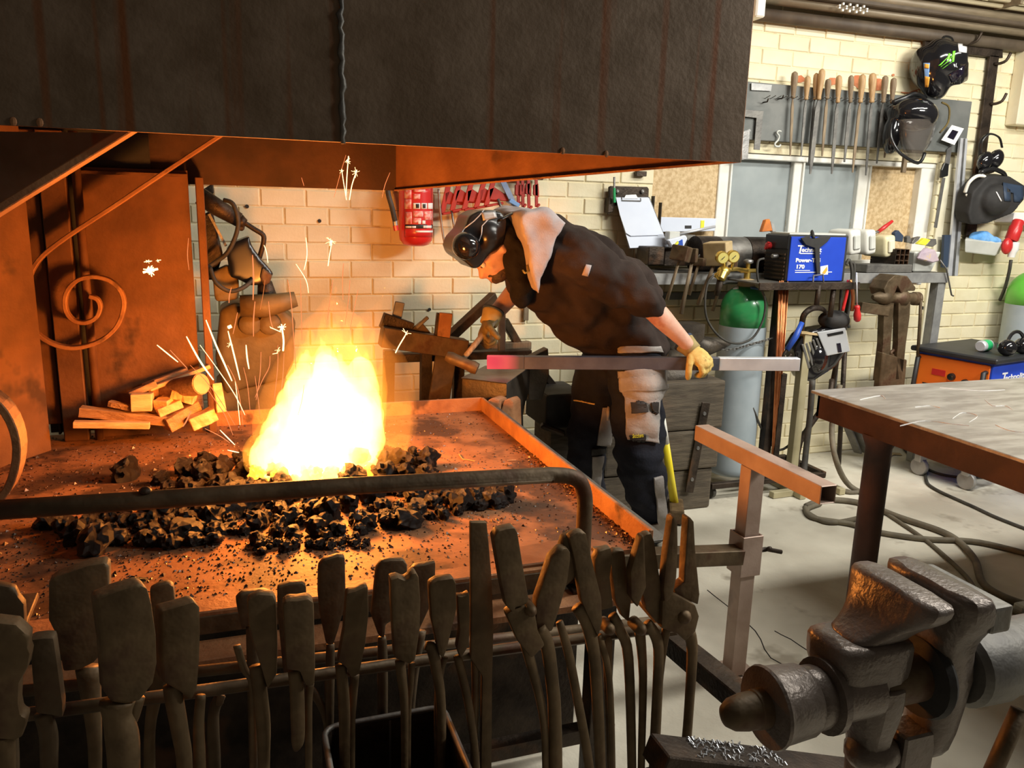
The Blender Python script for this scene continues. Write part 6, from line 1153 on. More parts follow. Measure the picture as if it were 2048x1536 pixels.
# ---- square steel bar being forged
br = thing('steel_bar', 'square steel bar with red hot end laid across the anvil', 'bar', PY(1280, 726, 2.95))
Yb_ = 2.95; A = PY(974, 724, 3.24); B = PY(1597, 728, 2.80); d = (B-A).normalized(); hh = SZ(23, Yb_, 1300, 726)
M_ = A+d*.16; N_ = A+d*1.0
mb = MB(); mb.bar(A, M_, .04, hh); mb.build('hot_end', 'hot_bar', br, bevel=.002, label='red glowing heated end')
mb = MB(); mb.bar(M_, N_, .04, hh); mb.build('scaled_part', 'bar_scale', br, bevel=.002)
mb = MB(); mb.bar(N_, B, .04, hh); mb.build('lit_part', 'bright_steel', br, bevel=.002, label='bar end coloured pale for lamp light')  # paler steel stands in for lamp light on this end
# ---- timber block with second anvil
tbk = thing('timber_block', 'stack of dark timber beams bolted with steel straps', 'timber block', (2.0, 3.6, 0))
zA = .70; xl, xr = PY(1092, 800, 3.55).x, PY(1440, 800, 3.50).x
for i, (z0, z1, dx, dy) in enumerate([(.002, .225, .03, .01), (.23, .44, .012, -.004), (.445, zA, 0, 0)]):
    mb = MB(); mb.mm((PY(1200, 800, 3.55).x, 3.46+dy, z0), (xr-dx, 3.80, z1)); mb.build('timber_beam', 'block_wood', tbk, bevel=.012, seg=2)
for x, y0 in ((1395, 3.455), ):
    a = PY(1412, 805, 3.445); b = PY(1378, 985, 3.445); mb = MB(); mb.bar(a, b, .05, .008, (0, 1, 0)); s_ = mb.build('steel_strap', 'black_iron', tbk, bevel=.002)
    for k in (.12, .5, .85):
        mb = MB(); mb.lathe([(.011, 0), (.009, .005)], a.lerp(b, k)+V((0, -.004, 0)), (0, -1, 0), 10); mb.build('bolt_head', 'steel', s_)
db = thing('dark_bellows_box', 'dark rounded box behind the smith beside the anvil', 'box', (1.5, 3.5, 0)); a, b = PY(1091, 868, 3.5), PY(1175, 786, 3.5)
mb = MB(); mb.mm((a.x, 3.5, a.z+.02), (b.x, 3.8, b.z)); mb.build('box_body', 'black_matte', db, bevel=.02, seg=3); mb = MB(); mb.bar(PY(1082, 850, 3.48), PY(1130, 868, 3.44), .06, .02); mb.build('foot_flange', 'black_iron', db, bevel=.006); mb = MB(); mb.mm((a.x+.05, 3.55, .0), (b.x, 3.78, a.z+.02)); mb.build('pedestal', 'block_wood', db)
a2 = thing('second_anvil', 'small anvil with tapering horn on the timber block', 'anvil', (2.1, 3.62, zA))
x0, x1 = PY(1305, 780, 3.6).x, PY(1392, 780, 3.6).x; xm = (x0+x1)/2; yy = 3.62
mb = MB(); mb.loft([sec(x0, x1+.02, yy-.10, yy+.10, zA+.001, .1), sec(x0, x1+.02, yy-.10, yy+.10, zA+.03, .1), sec(x0+.06, x1-.04, yy-.06, yy+.06, zA+.09, .2), sec(x0+.07, x1-.05, yy-.055, yy+.055, zA+.15, .2), sec(x0+.02, x1, yy-.065, yy+.065, zA+.21, .1), sec(x0+.0, x1+.0, yy-.065, yy+.065, zA+.28, .1)]); mb.build('body', 'anvil', a2, smooth=True, ang=40)
mb = MB(); hz_ = PY(1420, 690, yy).z; mb.tube([(x1-.04, yy, hz_-.005), (x1+.06, yy, hz_-.005), (x1+.15, yy, hz_+.005), (x1+.20, yy, hz_+.008)], [.06, .052, .032, .012], 14); mb.build('horn', 'anvil', a2, smooth=True)
sg = thing('sledge_hammer', 'sledge hammer with bright yellow handle leaning on the timber block', 'sledge hammer', PZ(1345, 1025, 0))
a = PY(1331, 886, 3.36); b = PZ(1350, 1014, .05); mb = MB(); mb.tube([a, a.lerp(b, .5), b], [.021, .022, .024], 12, flat=.8); mb.build('handle', 'yellow', sg, smooth=True)
mb = MB(); mb.tube([a+(a-b).normalized()*.14, a], [.020, .021], 12, flat=.8); mb.build('worn_grip', 'white_paint', sg, smooth=True)
mb = MB(); c = PZ(1352, 1022, .045); mb.box(c, (.075, .19, .075), Matrix.Rotation(-.5, 3, 'Z')); mb.build('head', 'forged', sg, bevel=.012, seg=2)
# ---- steel bench and offcuts behind the fire
sb = thing('steel_bench', 'rough steel bench frame with tubes clamped on it behind the fire', 'bench', PY(840, 800, 3.6))
def bar2(nm, p, q, w, h, Ya, Yb2=None, m_='forged_dark', up=(0, 0, 1)): mb = MB(); mb.bar(PY(*p, Ya), PY(*q, Yb2 or Ya), w, h, up); return mb.build(nm, m_, sb, bevel=.003)
bar2('box_section', (762, 672), (930, 698), .09, .09, 3.55); bar2('box_section', (764, 640), (822, 660), .05, .07, 3.60, m_='black_iron')
bar2('cross_beam', (770, 716), (1060, 706), .06, .04, 3.75, m_='black_iron'); bar2('cross_beam', (900, 696), (1060, 690), .05, .04, 3.85, m_='wood_grey')
bar2('diagonal_tube', (898, 676), (988, 592), .045, .045, 3.70, 3.85); bar2('diagonal_tube', (1008, 640), (1050, 712), .04, .04, 3.85); bar2('diagonal_tube', (1058, 712), (1112, 778), .035, .035, 3.75, m_='black_iron')
bar2('upright_tube', (1003, 622), (1003, 715), .035, .03, 3.75, m_='steel')
bar2('flat_leg', (892, 712), (872, 836), .10, .02, 3.55, up=(0, 1, 0)); bar2('leg', (852, 705), (850, 905), .05, .05, 3.62, m_='black_iron'); bar2('leg', (918, 715), (912, 905), .05, .04, 3.65, m_='black_iron'); bar2('leg', (778, 700), (775, 905), .05, .05, 3.75, m_='black_iron')
bar2('upright_plate', (800, 604), (792, 642), .045, .012, 3.62, m_='steel', up=(0, 1, 0)); bar2('gusset_plate', (830, 652), (850, 676), .07, .02, 3.58, up=(0, 1, 0)); bar2('pin', (832, 656), (856, 634), .016, .016, 3.57, m_='steel_dull')
bar2('slotted_plate', (892, 626), (886, 680), .06, .02, 3.52, m_='rust_frame', up=(0, 1, 0))
bar2('slotted_plate', (880, 626), (875, 672), .03, .03, 3.54, m_='black_iron', up=(0, 1, 0))
for i, (p, q, w, m_) in enumerate([((820, 828), (880, 806), .045, 'rust_frame'), ((800, 830), (860, 812), .05, 'rust_frame'), ((770, 820), (850, 835), .04, 'rust_frame'), ((838, 806), (862, 836), .03, 'black_iron'), ((835, 836), (896, 824), .03, 'rust_frame')]):
    mb = MB(); mb.bar(PY(*p, 3.2), PY(*q, 3.17), w, w*.7); single(mb, 'steel_offcut', m_, ['upper rusty offcut behind the hearth rim', 'broad rusty offcut below the upper one', 'lowest rusty offcut behind the fire', 'dark crossing offcut on the scrap pile', 'short flat rusty offcut by the rim'][i], 'offcut', 'rusty offcuts behind the hearth', bevel=.003)
of = thing('offcut_stand', 'low trestle holding the rusty offcuts', 'trestle', (.75, 3.25, 0)); mb = MB(); q = PY(835, 838, 3.2); mb.mm((q.x-.2, 3.14, q.z-.05), (q.x+.14, 3.30, q.z-.02)); mb.build('trestle_top', 'black_iron', of)
for dx in (-.18, .12): mb = MB(); mb.mm((q.x+dx-.02, 3.2, 0), (q.x+dx+.02, 3.24, q.z-.05)); mb.build('leg', 'black_iron', of)
MB_ = MB(); MB_.mm(PY(1049, 592, 4.12), PY(1055, 640, YW-.012)); single(MB_, 'hanging_strap', 'wood_grey', 'thin flat bar hanging on the wall below the smith chest', 'flat bar', bevel=.002)
# ---- machine at the back left behind the plate
mc = thing('grinding_machine', 'dark machine with lamp arm, hood and ochre body behind the back plate', 'machine', PY(500, 800, 3.6))
mb = MB(); mb.tube([PY(400, 392, 3.55), PY(430, 412, 3.55), PY(478, 440, 3.55)], [.036, .036, .03], 14); mb.tube([PY(478, 440, 3.55), PY(490, 448, 3.55)], [.028, .02], 12); mb.build('lamp_arm', 'black_iron', mc, smooth=True)
MB().slab([(476, 440), (492, 444), (488, 462), (478, 462), (474, 452)], 3.54, (0, .05, 0)).build('arm_bracket', 'black_iron', mc, bevel=.006)
mb = MB(); mb.tube(spline([PY(488, 445, 3.55), PY(508, 458, 3.55), PY(526, 470, 3.55), PY(527, 485, 3.55), PY(522, 505, 3.56), PY(516, 525, 3.57)], 4), .011, 8); mb.build('arm_conduit', 'black_iron', mc, smooth=True)
mb = MB(); mb.tube(spline([PY(448, 400, 3.5), PY(466, 408, 3.48), PY(476, 440, 3.48), PY(472, 470, 3.48), (PY(455, 505, 3.48)), PY(430, 525, 3.5), PY(414, 535, 3.5)], 5), .009, 8); mb.build('power_lead', 'rubber', mc, smooth=True)
mb = MB(); mb.tube(spline([PY(420, 535, 3.48), PY(432, 565, 3.46), PY(458, 582, 3.46), PY(485, 576, 3.47), PY(505, 560, 3.5)], 5), .009, 8); mb.build('power_lead', 'rubber', mc, smooth=True)
mb = MB(); mb.prism([PY(x, y, 3.52) for x, y in ((452, 500), (466, 485), (490, 476), (498, 472), (504, 492), (520, 515), (546, 545), (548, 552), (536, 558), (525, 570), (500, 572), (478, 560), (460, 555))], (0, .14, 0)); organic(mb, 'guard_hood', 'black_plastic', mc, .011, 5)
MB().slab([(525, 535), (545, 550), (540, 566), (528, 572), (520, 556)], 3.50, (0, .08, 0)).build('spindle_nose', 'forged_dark', mc, bevel=.008, seg=2)
mb = MB(); mb.tube([PY(530, 565, 3.58), PY(535, 600, 3.6)], [.03, .045], 12); mb.build('spindle', 'black_iron', mc, smooth=True)
mb = MB(); mb.tube([PY(480, 612, 3.52), PY(530, 612, 3.52), PY(560, 606, 3.52), PY(592, 598, 3.52)], [.045, .05, .042, .032], 14); mb.build('ochre_lever', 'ochre', mc, smooth=True)
mb = MB(); mb.prism([PY(x, y, 3.58) for x, y in ((440, 620), (470, 606), (560, 615), (592, 640), (588, 730), (570, 760), (450, 790), (430, 720))], (0, .25, 0)); organic(mb, 'machine_body', 'ochre', mc, .014, 5)
for x, y in ((500, 650), (540, 650)): mb = MB(); mb.lathe([(.03, 0), (.045, .01), (.05, .04)], PY(x, y, 3.54), (0, 1, 0), 16); mb.build('pulley', 'ochre', mc, smooth=True, ang=40)
mb = MB(); q = PY(500, 780, 3.65); mb.mm((q.x-.14, 3.6, 0), (q.x+.16, 3.85, q.z+.05)); mb.build('pedestal', 'ochre', mc, bevel=.02)
MB().slab([(404, 430), (424, 420), (436, 470), (446, 510), (430, 560), (404, 560)], 3.62, (0, .08, 0)).build('rear_casting', 'black_iron', mc, bevel=.008)
mb = MB(); mb.bar(PY(418, 428, 3.58), PY(452, 492, 3.58), .02, .01); mb.build('tie_bar', 'steel', mc); MB().slab([(404, 380), (426, 366), (428, 386), (412, 396)], 3.66, (0, .06, 0)).build('lamp_mount', 'black_iron', mc, bevel=.004)
mb = MB(); mb.prism([PY(x, y, 3.56) for x, y in ((424, 545), (455, 530), (478, 560), (478, 600), (430, 605))], (0, .1, 0)); organic(mb, 'motor_housing', 'ochre', mc, .012, 4)
# ================================================================ the smith
random.seed(4)
man = thing('person', 'smith in dark hoodie, raised mask and work trousers bending over the anvil', 'person', (1.65, 3.25, 0))
def P3(x, y, Y): return PY(x, y, Y)
def rpx(r, Y, x=1200, y=600): return SZ(r, Y, x, y)
# body: head, neck, arms as one continuous skin
fd = V((-.66, -.12, -.74)).normalized(); ud = V((-.72, -.02, .69)); ud = (ud-fd*ud.dot(fd)).normalized(); sd_ = fd.cross(ud)
HC = P3(984, 500, 3.22); Rh = Matrix((sd_, fd, ud)).transposed()
def hd(a, b, c): return HC+sd_*a+fd*b+ud*c
mb = MB()
mb.ball(hd(0, -.012, .03), (.078, .098, .092), Rh, 18, 12); mb.ball(hd(0, .03, -.045), (.062, .066, .075), Rh, 16, 11); mb.ball(hd(0, .075, -.088), (.03, .03, .025), Rh)
mb.cap(hd(0, .088, .0), hd(0, .112, -.038), .010, .017); mb.ball(hd(0, .08, .018), (.055, .025, .014), Rh); mb.ball(hd(0, .092, -.066), (.026, .012, .008), Rh)
for s in (-1, 1): mb.ball(hd(s*.081, -.012, -.01), (.010, .020, .032), Rh, 10, 8); mb.ball(hd(s*.042, .066, -.03), (.022, .02, .022), Rh)
mb.cap(hd(0, -.03, -.06), P3(1062, 512, 3.26), .060, .070)
# arms
SHn, ELn, WRn = P3(1165, 520, 3.03), P3(1288, 600, 2.96), P3(1374, 688, 2.94)
SHf, ELf, WRf = P3(1105, 515, 3.50), P3(1062, 545, 3.40), P3(980, 640, 3.22)
mb.cap(P3(1090, 530, 3.26), P3(1190, 610, 3.26), .13, .13); mb.cap(P3(1110, 525, 3.26), SHn, .09, .06); mb.cap(P3(1110, 525, 3.26), SHf, .09, .06)
mb.cap(SHn, ELn, .055, .046); mb.cap(ELn, ELn.lerp(WRn, .4), .050, .047); mb.cap(ELn.lerp(WRn, .4), WRn, .047, .031)
mb.cap(SHf, ELf, .055, .048); mb.cap(ELf, ELf.lerp(WRf, .4), .052, .046); mb.cap(ELf.lerp(WRf, .4), WRf, .045, .032)
mb.cap(P3(1190, 610, 3.26), P3(1262, 700, 3.27), .13, .14)
HPn, KNn, ANn = P3(1272, 735, 3.13), P3(1278, 915, 3.07), P3(1300, 1075, 3.13)
HPf, KNf, ANf = P3(1200, 735, 3.42), P3(1172, 900, 3.36), P3(1180, 1030, 3.50)
ANf.z = .10; ANn.z = .10
for a, b, c in ((HPn, KNn, ANn), (HPf, KNf, ANf)): mb.cap(a, b, .085, .06); mb.cap(b, c, .06, .042); mb.cap(P3(1255, 700, 3.27), a, .12, .085); mb.cap(c, c+V((-.15, -.01, -.05)), .042, .035)
body = organic(mb, 'body', 'skin', man, .010, 6)
for s in (-1, 1):
    mb = MB(); mb.ball(hd(s*.034, .083, .0), .012); e = mb.build('eye', 'white', man, smooth=True); mb = MB(); mb.ball(hd(s*.034, .092, -.001), .006); mb.build('iris', 'hair', e, smooth=True)
mb = MB(); mb.ball(hd(0, .045, -.085), (.060, .058, .040), Rh); mb.ball(hd(0, .088, -.056), (.032, .012, .009), Rh); organic(mb, 'beard', 'hair', man, .006, 3, .5, lambda p: .003*noise.noise(p*70))
mb = MB(); mb.ball(hd(0, -.02, .04), (.083, .10, .093), Rh); mb.ball(hd(0, -.05, -.01), (.078, .07, .07), Rh); organic(mb, 'hair', 'hair', man, .008, 3, .5, lambda p: .002*noise.noise(p*60))
# hoodie
def fold(p): return .026*noise.noise(V((p.x*10+p.z*7, p.y*5, p.z*10-p.x*5)))+.012*noise.noise(V((p.x*22+p.z*9, p.y*9, p.z*22)))
mb = MB()
mb.cap(P3(1095, 525, 3.26), P3(1150, 575, 3.26), .205, .215, 18); mb.cap(P3(1150, 575, 3.26), P3(1225, 640, 3.27), .215, .205, 18); mb.cap(P3(1225, 640, 3.27), P3(1262, 690, 3.25), .20, .182, 18)
mb.cap(P3(1108, 505, 3.24), SHn, .15, .115, 14); mb.cap(P3(1108, 505, 3.28), SHf, .15, .11, 14)
mb.cap(P3(1180, 520, 3.2), P3(1272, 590, 3.22), .13, .12, 14)
mb.cap(SHn, SHn.lerp(ELn, .55), .110, .095, 14); mb.cap(SHn.lerp(ELn, .55), ELn+(ELn-SHn)*.0, .095, .080, 14); mb.cap(ELn, ELn.lerp(WRn, .14), .076, .066, 14)
mb.cap(SHf, ELf, .10, .082, 14); mb.ball(ELf, .082)
hoodie = organic(mb, 'hoodie', 'hoodie', man, .012, 9, .5, fold)
mb = MB(); mb.cap(P3(1020, 470, 3.16), P3(1040, 575, 3.12), .050, .058); mb.cap(P3(1030, 455, 3.2), P3(1034, 450, 3.36), .055, .055); mb.cap(P3(1034, 500, 3.1), P3(1046, 590, 3.14), .05, .05); mb.cap(P3(1030, 470, 3.4), P3(1045, 560, 3.4), .06, .06); organic(mb, 'collar', 'jacket_black', man, .010, 7, .5, fold)
mb = MB(); mb.prism([P3(x, y, 3.0) for x, y in ((1041, 432), (1058, 424), (1085, 421), (1112, 428), (1134, 446), (1112, 484), (1096, 524), (1078, 590), (1066, 560), (1054, 500), (1045, 460))], (.03, .46, .02))
mb.cap(P3(1085, 445, 3.04), P3(1100, 448, 3.40), .055, .05); organic(mb, 'hood', 'hood_lining', man, .010, 9, .5, lambda p: fold(p)*.5)
th = bvh(hoodie); patch([(1172, 529), (1182, 531), (1176, 552), (1164, 549)], th, 'sleeve_badge', 'hood_lining', man, 4, 4, .003)
mb = MB(); mb.tube(spline([P3(1054, 530, 3.03), P3(1056, 542, 3.02), P3(1050, 546, 3.02), P3(1045, 540, 3.03)], 4), .004, 6); mb.build('zip_pull', 'brass', man, smooth=True)
# trousers
mb = MB(); mb.cap(P3(1268, 722, 3.18), P3(1270, 740, 3.18), .138, .138, 16); mb.cap(P3(1225, 722, 3.34), P3(1215, 740, 3.36), .13, .125, 16)
mb.cap(HPn, KNn, .128, .112, 16); mb.cap(KNn, KNn.lerp(ANn, .55), .110, .098, 16); mb.cap(KNn.lerp(ANn, .55), ANn+V((0, 0, .0)), .098, .088, 16)
mb.cap(HPf, KNf, .122, .098, 16); mb.cap(KNf, ANf, .096, .075, 16)
def fold2(p): return .018*noise.noise(V((p.x*8, p.y*7, p.z*14+p.x*7)))+.007*noise.noise(V((p.x*14, p.y*14, p.z*30)))
trs = organic(mb, 'trousers', 'trousers', man, .012, 7, .5, fold2); tt = bvh(trs)
for nm, ma, q, o in (('hip_pocket', 'trouser_grey', [(1242, 742), (1334, 738), (1334, 776), (1246, 782)], .012), ('hip_pocket', 'trouser_grey', [(1246, 778), (1326, 778), (1314, 800), (1252, 800)], .010), ('thigh_pocket', 'trouser_grey', [(1252, 796), (1313, 800), (1313, 885), (1256, 880)], .010), ('belt_band', 'trouser_grey', [(1238, 698), (1334, 694), (1336, 706), (1240, 708)], .006), ('shin_panel', 'trouser_grey', [(1306, 955), (1322, 950), (1334, 1070), (1318, 1070)], .006), ('knee_panel', 'trouser_grey', [(1205, 815), (1222, 815), (1218, 890), (1192, 890)], .006), ('shin_panel', 'trouser_grey', [(1184, 912), (1204, 912), (1196, 985), (1182, 985)], .006), ('hem_panel', 'trouser_grey', [(1262, 1058), (1334, 1040), (1334, 1078), (1290, 1082)], .006), ('pocket_flap', 'black_matte', [(1264, 804), (1290, 802), (1291, 824), (1268, 824)], .018), ('pen_pocket', 'black_matte', [(1297, 803), (1308, 803), (1308, 826), (1299, 824)], .018), ('brand_patch', 'black_matte', [(1262, 865), (1289, 864), (1289, 880), (1263, 880)], .016), ('seam_piping', 'leather', [(1150, 801), (1190, 806), (1190, 808), (1150, 803)], .004), ('knee_strap', 'black_matte', [(1182, 897), (1206, 897), (1205, 908), (1182, 908)], .010)):
    patch(q, tt, nm, ma, man, 26, 26, o+.003)
pc = P3(1264, 876, 3.0); h = tt.ray_cast(CAM, RAY(1265, 876).normalized())
if h[0] is not None:
    tl = h[0]-RAY(1265, 876).normalized()*.036; tl2 = tt.ray_cast(CAM, RAY(1287, 874).normalized())[0]-RAY(1287, 874).normalized()*.036
    text('Snickers', .024, tl, tl2-tl, (0, 0, 1), 'logo_yellow', man, name='patch_lettering', shear=.2, bold=.0004, width=(tl2-tl).length)
for c in (ANn, ANf):
    mb = MB(); mb.cap(c+V((.03, 0, -.045)), c+V((-.19, -.02, -.055)), .048, .042); mb.cap(c+V((0, 0, .02)), c+V((0, 0, -.05)), .055, .055)
    o = organic(mb, 'work_boot', 'black_matte', man, .010, 4)
# gloves
def glove(wr, palm_dir, across, nrm, name, curl, m='leather', thumb=1, cuffm='cuff'):
    pd = V(palm_dir).normalized(); ac = V(across); ac = (ac-pd*ac.dot(pd)).normalized(); nr = V(nrm); nr = (nr-pd*nr.dot(pd)-ac*nr.dot(ac)).normalized(); mb = MB()
    R = Matrix((ac, pd, nr)).transposed(); mb.ball(wr+pd*.055, (.050, .062, .027), R, 14, 10); mb.ball(wr+pd*.015, (.036, .035, .03), R)
    for k, (o, L, r) in enumerate(((-.034, .070, .0135), (-.012, .082, .0145), (.012, .078, .0142), (.034, .062, .0128))):
        p = wr+pd*.088+ac*o; a = 0; seg = [L*.46, L*.32, L*.26]; prev = p-pd*.02
        for j, s_ in enumerate(seg):
            a += curl[j]+.05*k; d_ = pd*cos(a)+nr*sin(a); q = p+d_*s_; mb.cap(p, q, r*(1-.06*j), r*(1-.06*(j+1)), 10); p = q
    p = wr+pd*.035+ac*(.040*thumb); a = 0
    for j, s_ in enumerate((.035, .032, .026)):
        d_ = (ac*thumb*(.75-.35*j)+pd*.6+nr*(.25+.45*j)).normalized(); q = p+d_*s_; mb.cap(p, q, .0165-.001*j, .0155-.001*j, 10); p = q
    o = organic(mb, name, m, man, .0045, 3, .5, lambda p: .0014*noise.noise(p*60))
    mb = MB(); mb.tube([wr-pd*.045, wr-pd*.03, wr-pd*.005, wr+pd*.02], [.047, .045, .040, .038], 14); c_ = mb.build('cuff', cuffm, o, smooth=True); mb = MB(); mb.tube([wr-pd*.048, wr-pd*.037], [.0485, .048], 14); mb.build('cuff_edge', 'navy_trim', o, smooth=True)
    return o
hand_t = P3(1402, 724, 2.885)
glove(P3(1381, 697, 2.95), V((.40, -.60, -.52)), V((.88, .28, .22)), V((-.1, .45, -.8)), 'left_glove', (.7, .85, .85), thumb=-1)
glove(WRf, V((-.45, -.35, -.82)), V((-.2, -.9, .3)), V((.8, -.3, -.3)), 'right_glove', (1.0, 1.2, 1.0), 'leather_dark', 1)
# raised welding mask
hmk = thing('welding_visor', 'black welding mask flipped up on the head of the smith', 'helmet', HC+ud*.1)
Ym = 3.10; mb = MB()
ol = [(930, 458), (938, 432), (960, 420), (1000, 420), (1016, 440), (1012, 470), (985, 502), (962, 534), (948, 540), (934, 526), (912, 512), (905, 494), (912, 476)]
cm_ = P3(962, 474, 3.2)
mb.prism([P3(x, y, 3.11) for x, y in ol], (.01, .22, 0)); mb.ball(P3(965, 470, 3.21), (.09, .14, .09)); 
shl = organic(mb, 'mask_shell', 'black_plastic', hmk, .010, 9); tm = bvh(shl)
mb = MB(); mb.ball(P3(932, 492, 3.10), (.062, .055, .058), Rh, 16, 12); mb.build('lens_bulge', 'black_gloss', hmk, smooth=True)
for pl in ([(968, 420), (958, 432), (948, 442), (930, 456), (920, 470)], [(992, 428), (975, 440), (964, 452), (963, 468), (955, 490), (945, 500)]):
    pts = []
    for i in range(len(pl)-1):
        for k in range(4):
            x = pl[i][0]+(pl[i+1][0]-pl[i][0])*k/4; y = pl[i][1]+(pl[i+1][1]-pl[i][1])*k/4; h = tm.ray_cast(CAM, RAY(x, y).normalized())
            if h[0] is not None: pts.append(h[0]-RAY(x, y).normalized()*.002)
    if len(pts) > 2: mb = MB(); mb.tube(pts, .0024, 6); mb.build('silver_line', 'bright_steel', hmk, smooth=True)
patch([(962, 425), (990, 422), (994, 436), (966, 442)], tm, 'grey_panel', 'steel_grey', hmk, 5, 4, .003)
mb = MB(); mb.tube(spline([P3(1000, 440, 3.10), P3(1022, 428, 3.14), P3(1030, 424, 3.24)], 4), .010, 8, flat=.5); mb.build('head_band', 'black_plastic', hmk, smooth=True)
# hand hammer in the far glove
hh_ = thing('forging_hammer', 'forging hammer with tan handle swung in the far glove', 'hammer', P3(925, 735, 3.12))
a, b = P3(990, 640, 3.20), P3(918, 728, 3.10); mb = MB(); mb.tube([a, a.lerp(b, .5), b], [.016, .014, .012], 10, flat=.8); mb.build('handle', 'wood_grey', hh_, smooth=True)
mb = MB(); a, b = P3(893, 712, 3.12), P3(955, 738, 3.06); mb.tube([a, a.lerp(b, .15), a.lerp(b, .3), a.lerp(b, .7), a.lerp(b, .85), b], [.02, .026, .024, .024, .028, .024], 10); mb.build('head', 'forged_dark', hh_, smooth=True, ang=40)
# ================================================================ fire, sparks, firelight
volmat('flame_core', (1, .46, .10), 55); volmat('flame_mid', (1, .34, .03), 13); volmat('flame_bloom_veil', (1, .27, .03), 2.4)
fire = thing('forge_fire', 'blazing white and yellow fire burning on the coal', 'fire', (FX, FY, TZ+.05))
def tongue(mb, px, Y, n=12, dy=.75):
    P = spline([V((x, y, r)) for x, y, r in px], 5); k = len(P)
    mb.tube([PY(p.x, p.y, Y+.02*sin(i*.7)) for i, p in enumerate(P)], [max(SZ(max(p.z, .4), Y), .0055) for p in P], n, flat=dy, up=(0, 1, 0))
random.seed(5)
mb = MB()
for px, Y in [([(630, 962, 60), (635, 930, 92), (645, 860, 88), (655, 800, 66), (655, 750, 40), (648, 705, 14), (642, 672, 1)], 2.36),
              ([(700, 955, 30), (705, 910, 50), (708, 850, 52), (718, 800, 40), (722, 750, 24), (714, 705, 6), (712, 688, 1)], 2.38),
              ([(580, 960, 30), (565, 920, 42), (568, 870, 38), (588, 820, 34), (604, 770, 26), (612, 730, 12), (616, 700, 1)], 2.34),
              ([(530, 945, 16), (522, 915, 22), (534, 880, 16), (552, 850, 6), (560, 830, 1)], 2.30),
              ([(735, 900, 20), (742, 850, 20), (752, 810, 12), (756, 780, 1)], 2.36),
              ([(590, 970, 10), (588, 940, 24), (600, 880, 20)], 2.28), ([(676, 800, 30), (680, 750, 22), (676, 712, 6), (672, 690, 1)], 2.40),
              ([(560, 960, 3), (562, 940, 10), (560, 900, 20)], 2.26), ([(605, 968, 2), (600, 945, 7), (606, 900, 20)], 2.25)]:
    tongue(mb, px, Y)
organic(mb, 'flame_core', 'flame_core', fire, .007, 2, .5, lambda p: .016*noise.noise(V((p.x*30, p.y*30, p.z*8)))+.006*noise.noise(V((p.x*60, p.y*60, p.z*22))))
mb = MB()
for px, Y in [([(745, 960, 3), (742, 930, 8), (748, 895, 12), (735, 870, 8), (745, 840, 2)], 2.33), ([(772, 950, 1), (774, 935, 4), (768, 910, 5), (760, 880, 2)], 2.30), ([(500, 935, 10), (498, 905, 12), (512, 870, 8), (530, 835, 1)], 2.30), ([(640, 900, 60), (632, 760, 42), (622, 690, 12), (618, 650, 1)], 2.36), ([(690, 900, 50), (700, 760, 40), (712, 690, 14), (722, 640, 1)], 2.40),
              ([(600, 880, 40), (592, 780, 18), (598, 720, 7), (600, 680, 1)], 2.36), ([(740, 860, 24), (758, 780, 12), (764, 730, 5), (768, 700, 1)], 2.38), ([(660, 800, 40), (668, 700, 18), (664, 650, 6), (662, 600, 1)], 2.38), ([(650, 760, 20), (645, 670, 8), (648, 610, 1)], 2.34), ([(700, 760, 20), (692, 680, 9), (690, 620, 1)], 2.36), ([(735, 760, 16), (742, 690, 6), (752, 620, 1)], 2.42), ([(545, 900, 16), (550, 840, 9), (565, 790, 4), (575, 750, 1)], 2.32), ([(680, 740, 12), (676, 660, 5), (670, 570, 1)], 2.38)]:
    tongue(mb, [(a, b, c*1.3) for a, b, c in px], Y, 10)
organic(mb, 'flame_tongues', 'flame_mid', fire, .007, 1, .5, lambda p: .006*noise.noise(V((p.x*36, p.y*36, p.z*7))))
mb = MB()
for px, Y in [([(660, 960, 110), (668, 860, 140), (672, 760, 120), (672, 680, 80), (668, 620, 34), (665, 570, 2)], 2.40), ([(700, 760, 70), (730, 680, 46), (756, 620, 14), (770, 560, 1)], 2.48), ([(780, 900, 40), (790, 820, 44), (780, 740, 40), (775, 690, 10)], 2.46)]:
    tongue(mb, px, Y, 14)
organic(mb, 'flame_bloom_veil', 'flame_bloom_veil', fire, .014, 8, .5, lambda p: .012*noise.noise(p*9))  # faint glowing volume stands in for bloom around the flames, plus orange upper streaks
# glowing coals at the mouth of the fire
ZL = None
for k, (x, y, r) in enumerate([(560, 955, .026), (620, 955, .030), (660, 948, .028), (700, 950, .026), (735, 952, .022), (590, 965, .02), (640, 965, .02), (512, 945, .02)]):
    p = PY(x, y, 2.27); o = lump(p.x, p.y, r, p.z, label=None, group='glowing coals at the mouth of the fire'); o['label'] = 'coal glowing orange at the base of the flames'; o.name = 'glowing_coal'
    me = o.data.copy(); me.materials.clear(); me.materials.append(MATS['flame_glow_coal']); o.data = me
pl = bpy.data.lights.new('fire_light', 'POINT'); pl.energy = 52; pl.color = (1, .30, .045); pl.shadow_soft_size = .09
fo = bpy.data.objects.new('fire_light', pl); COL.objects.link(fo); fo.location = (.22, 2.36, .98)
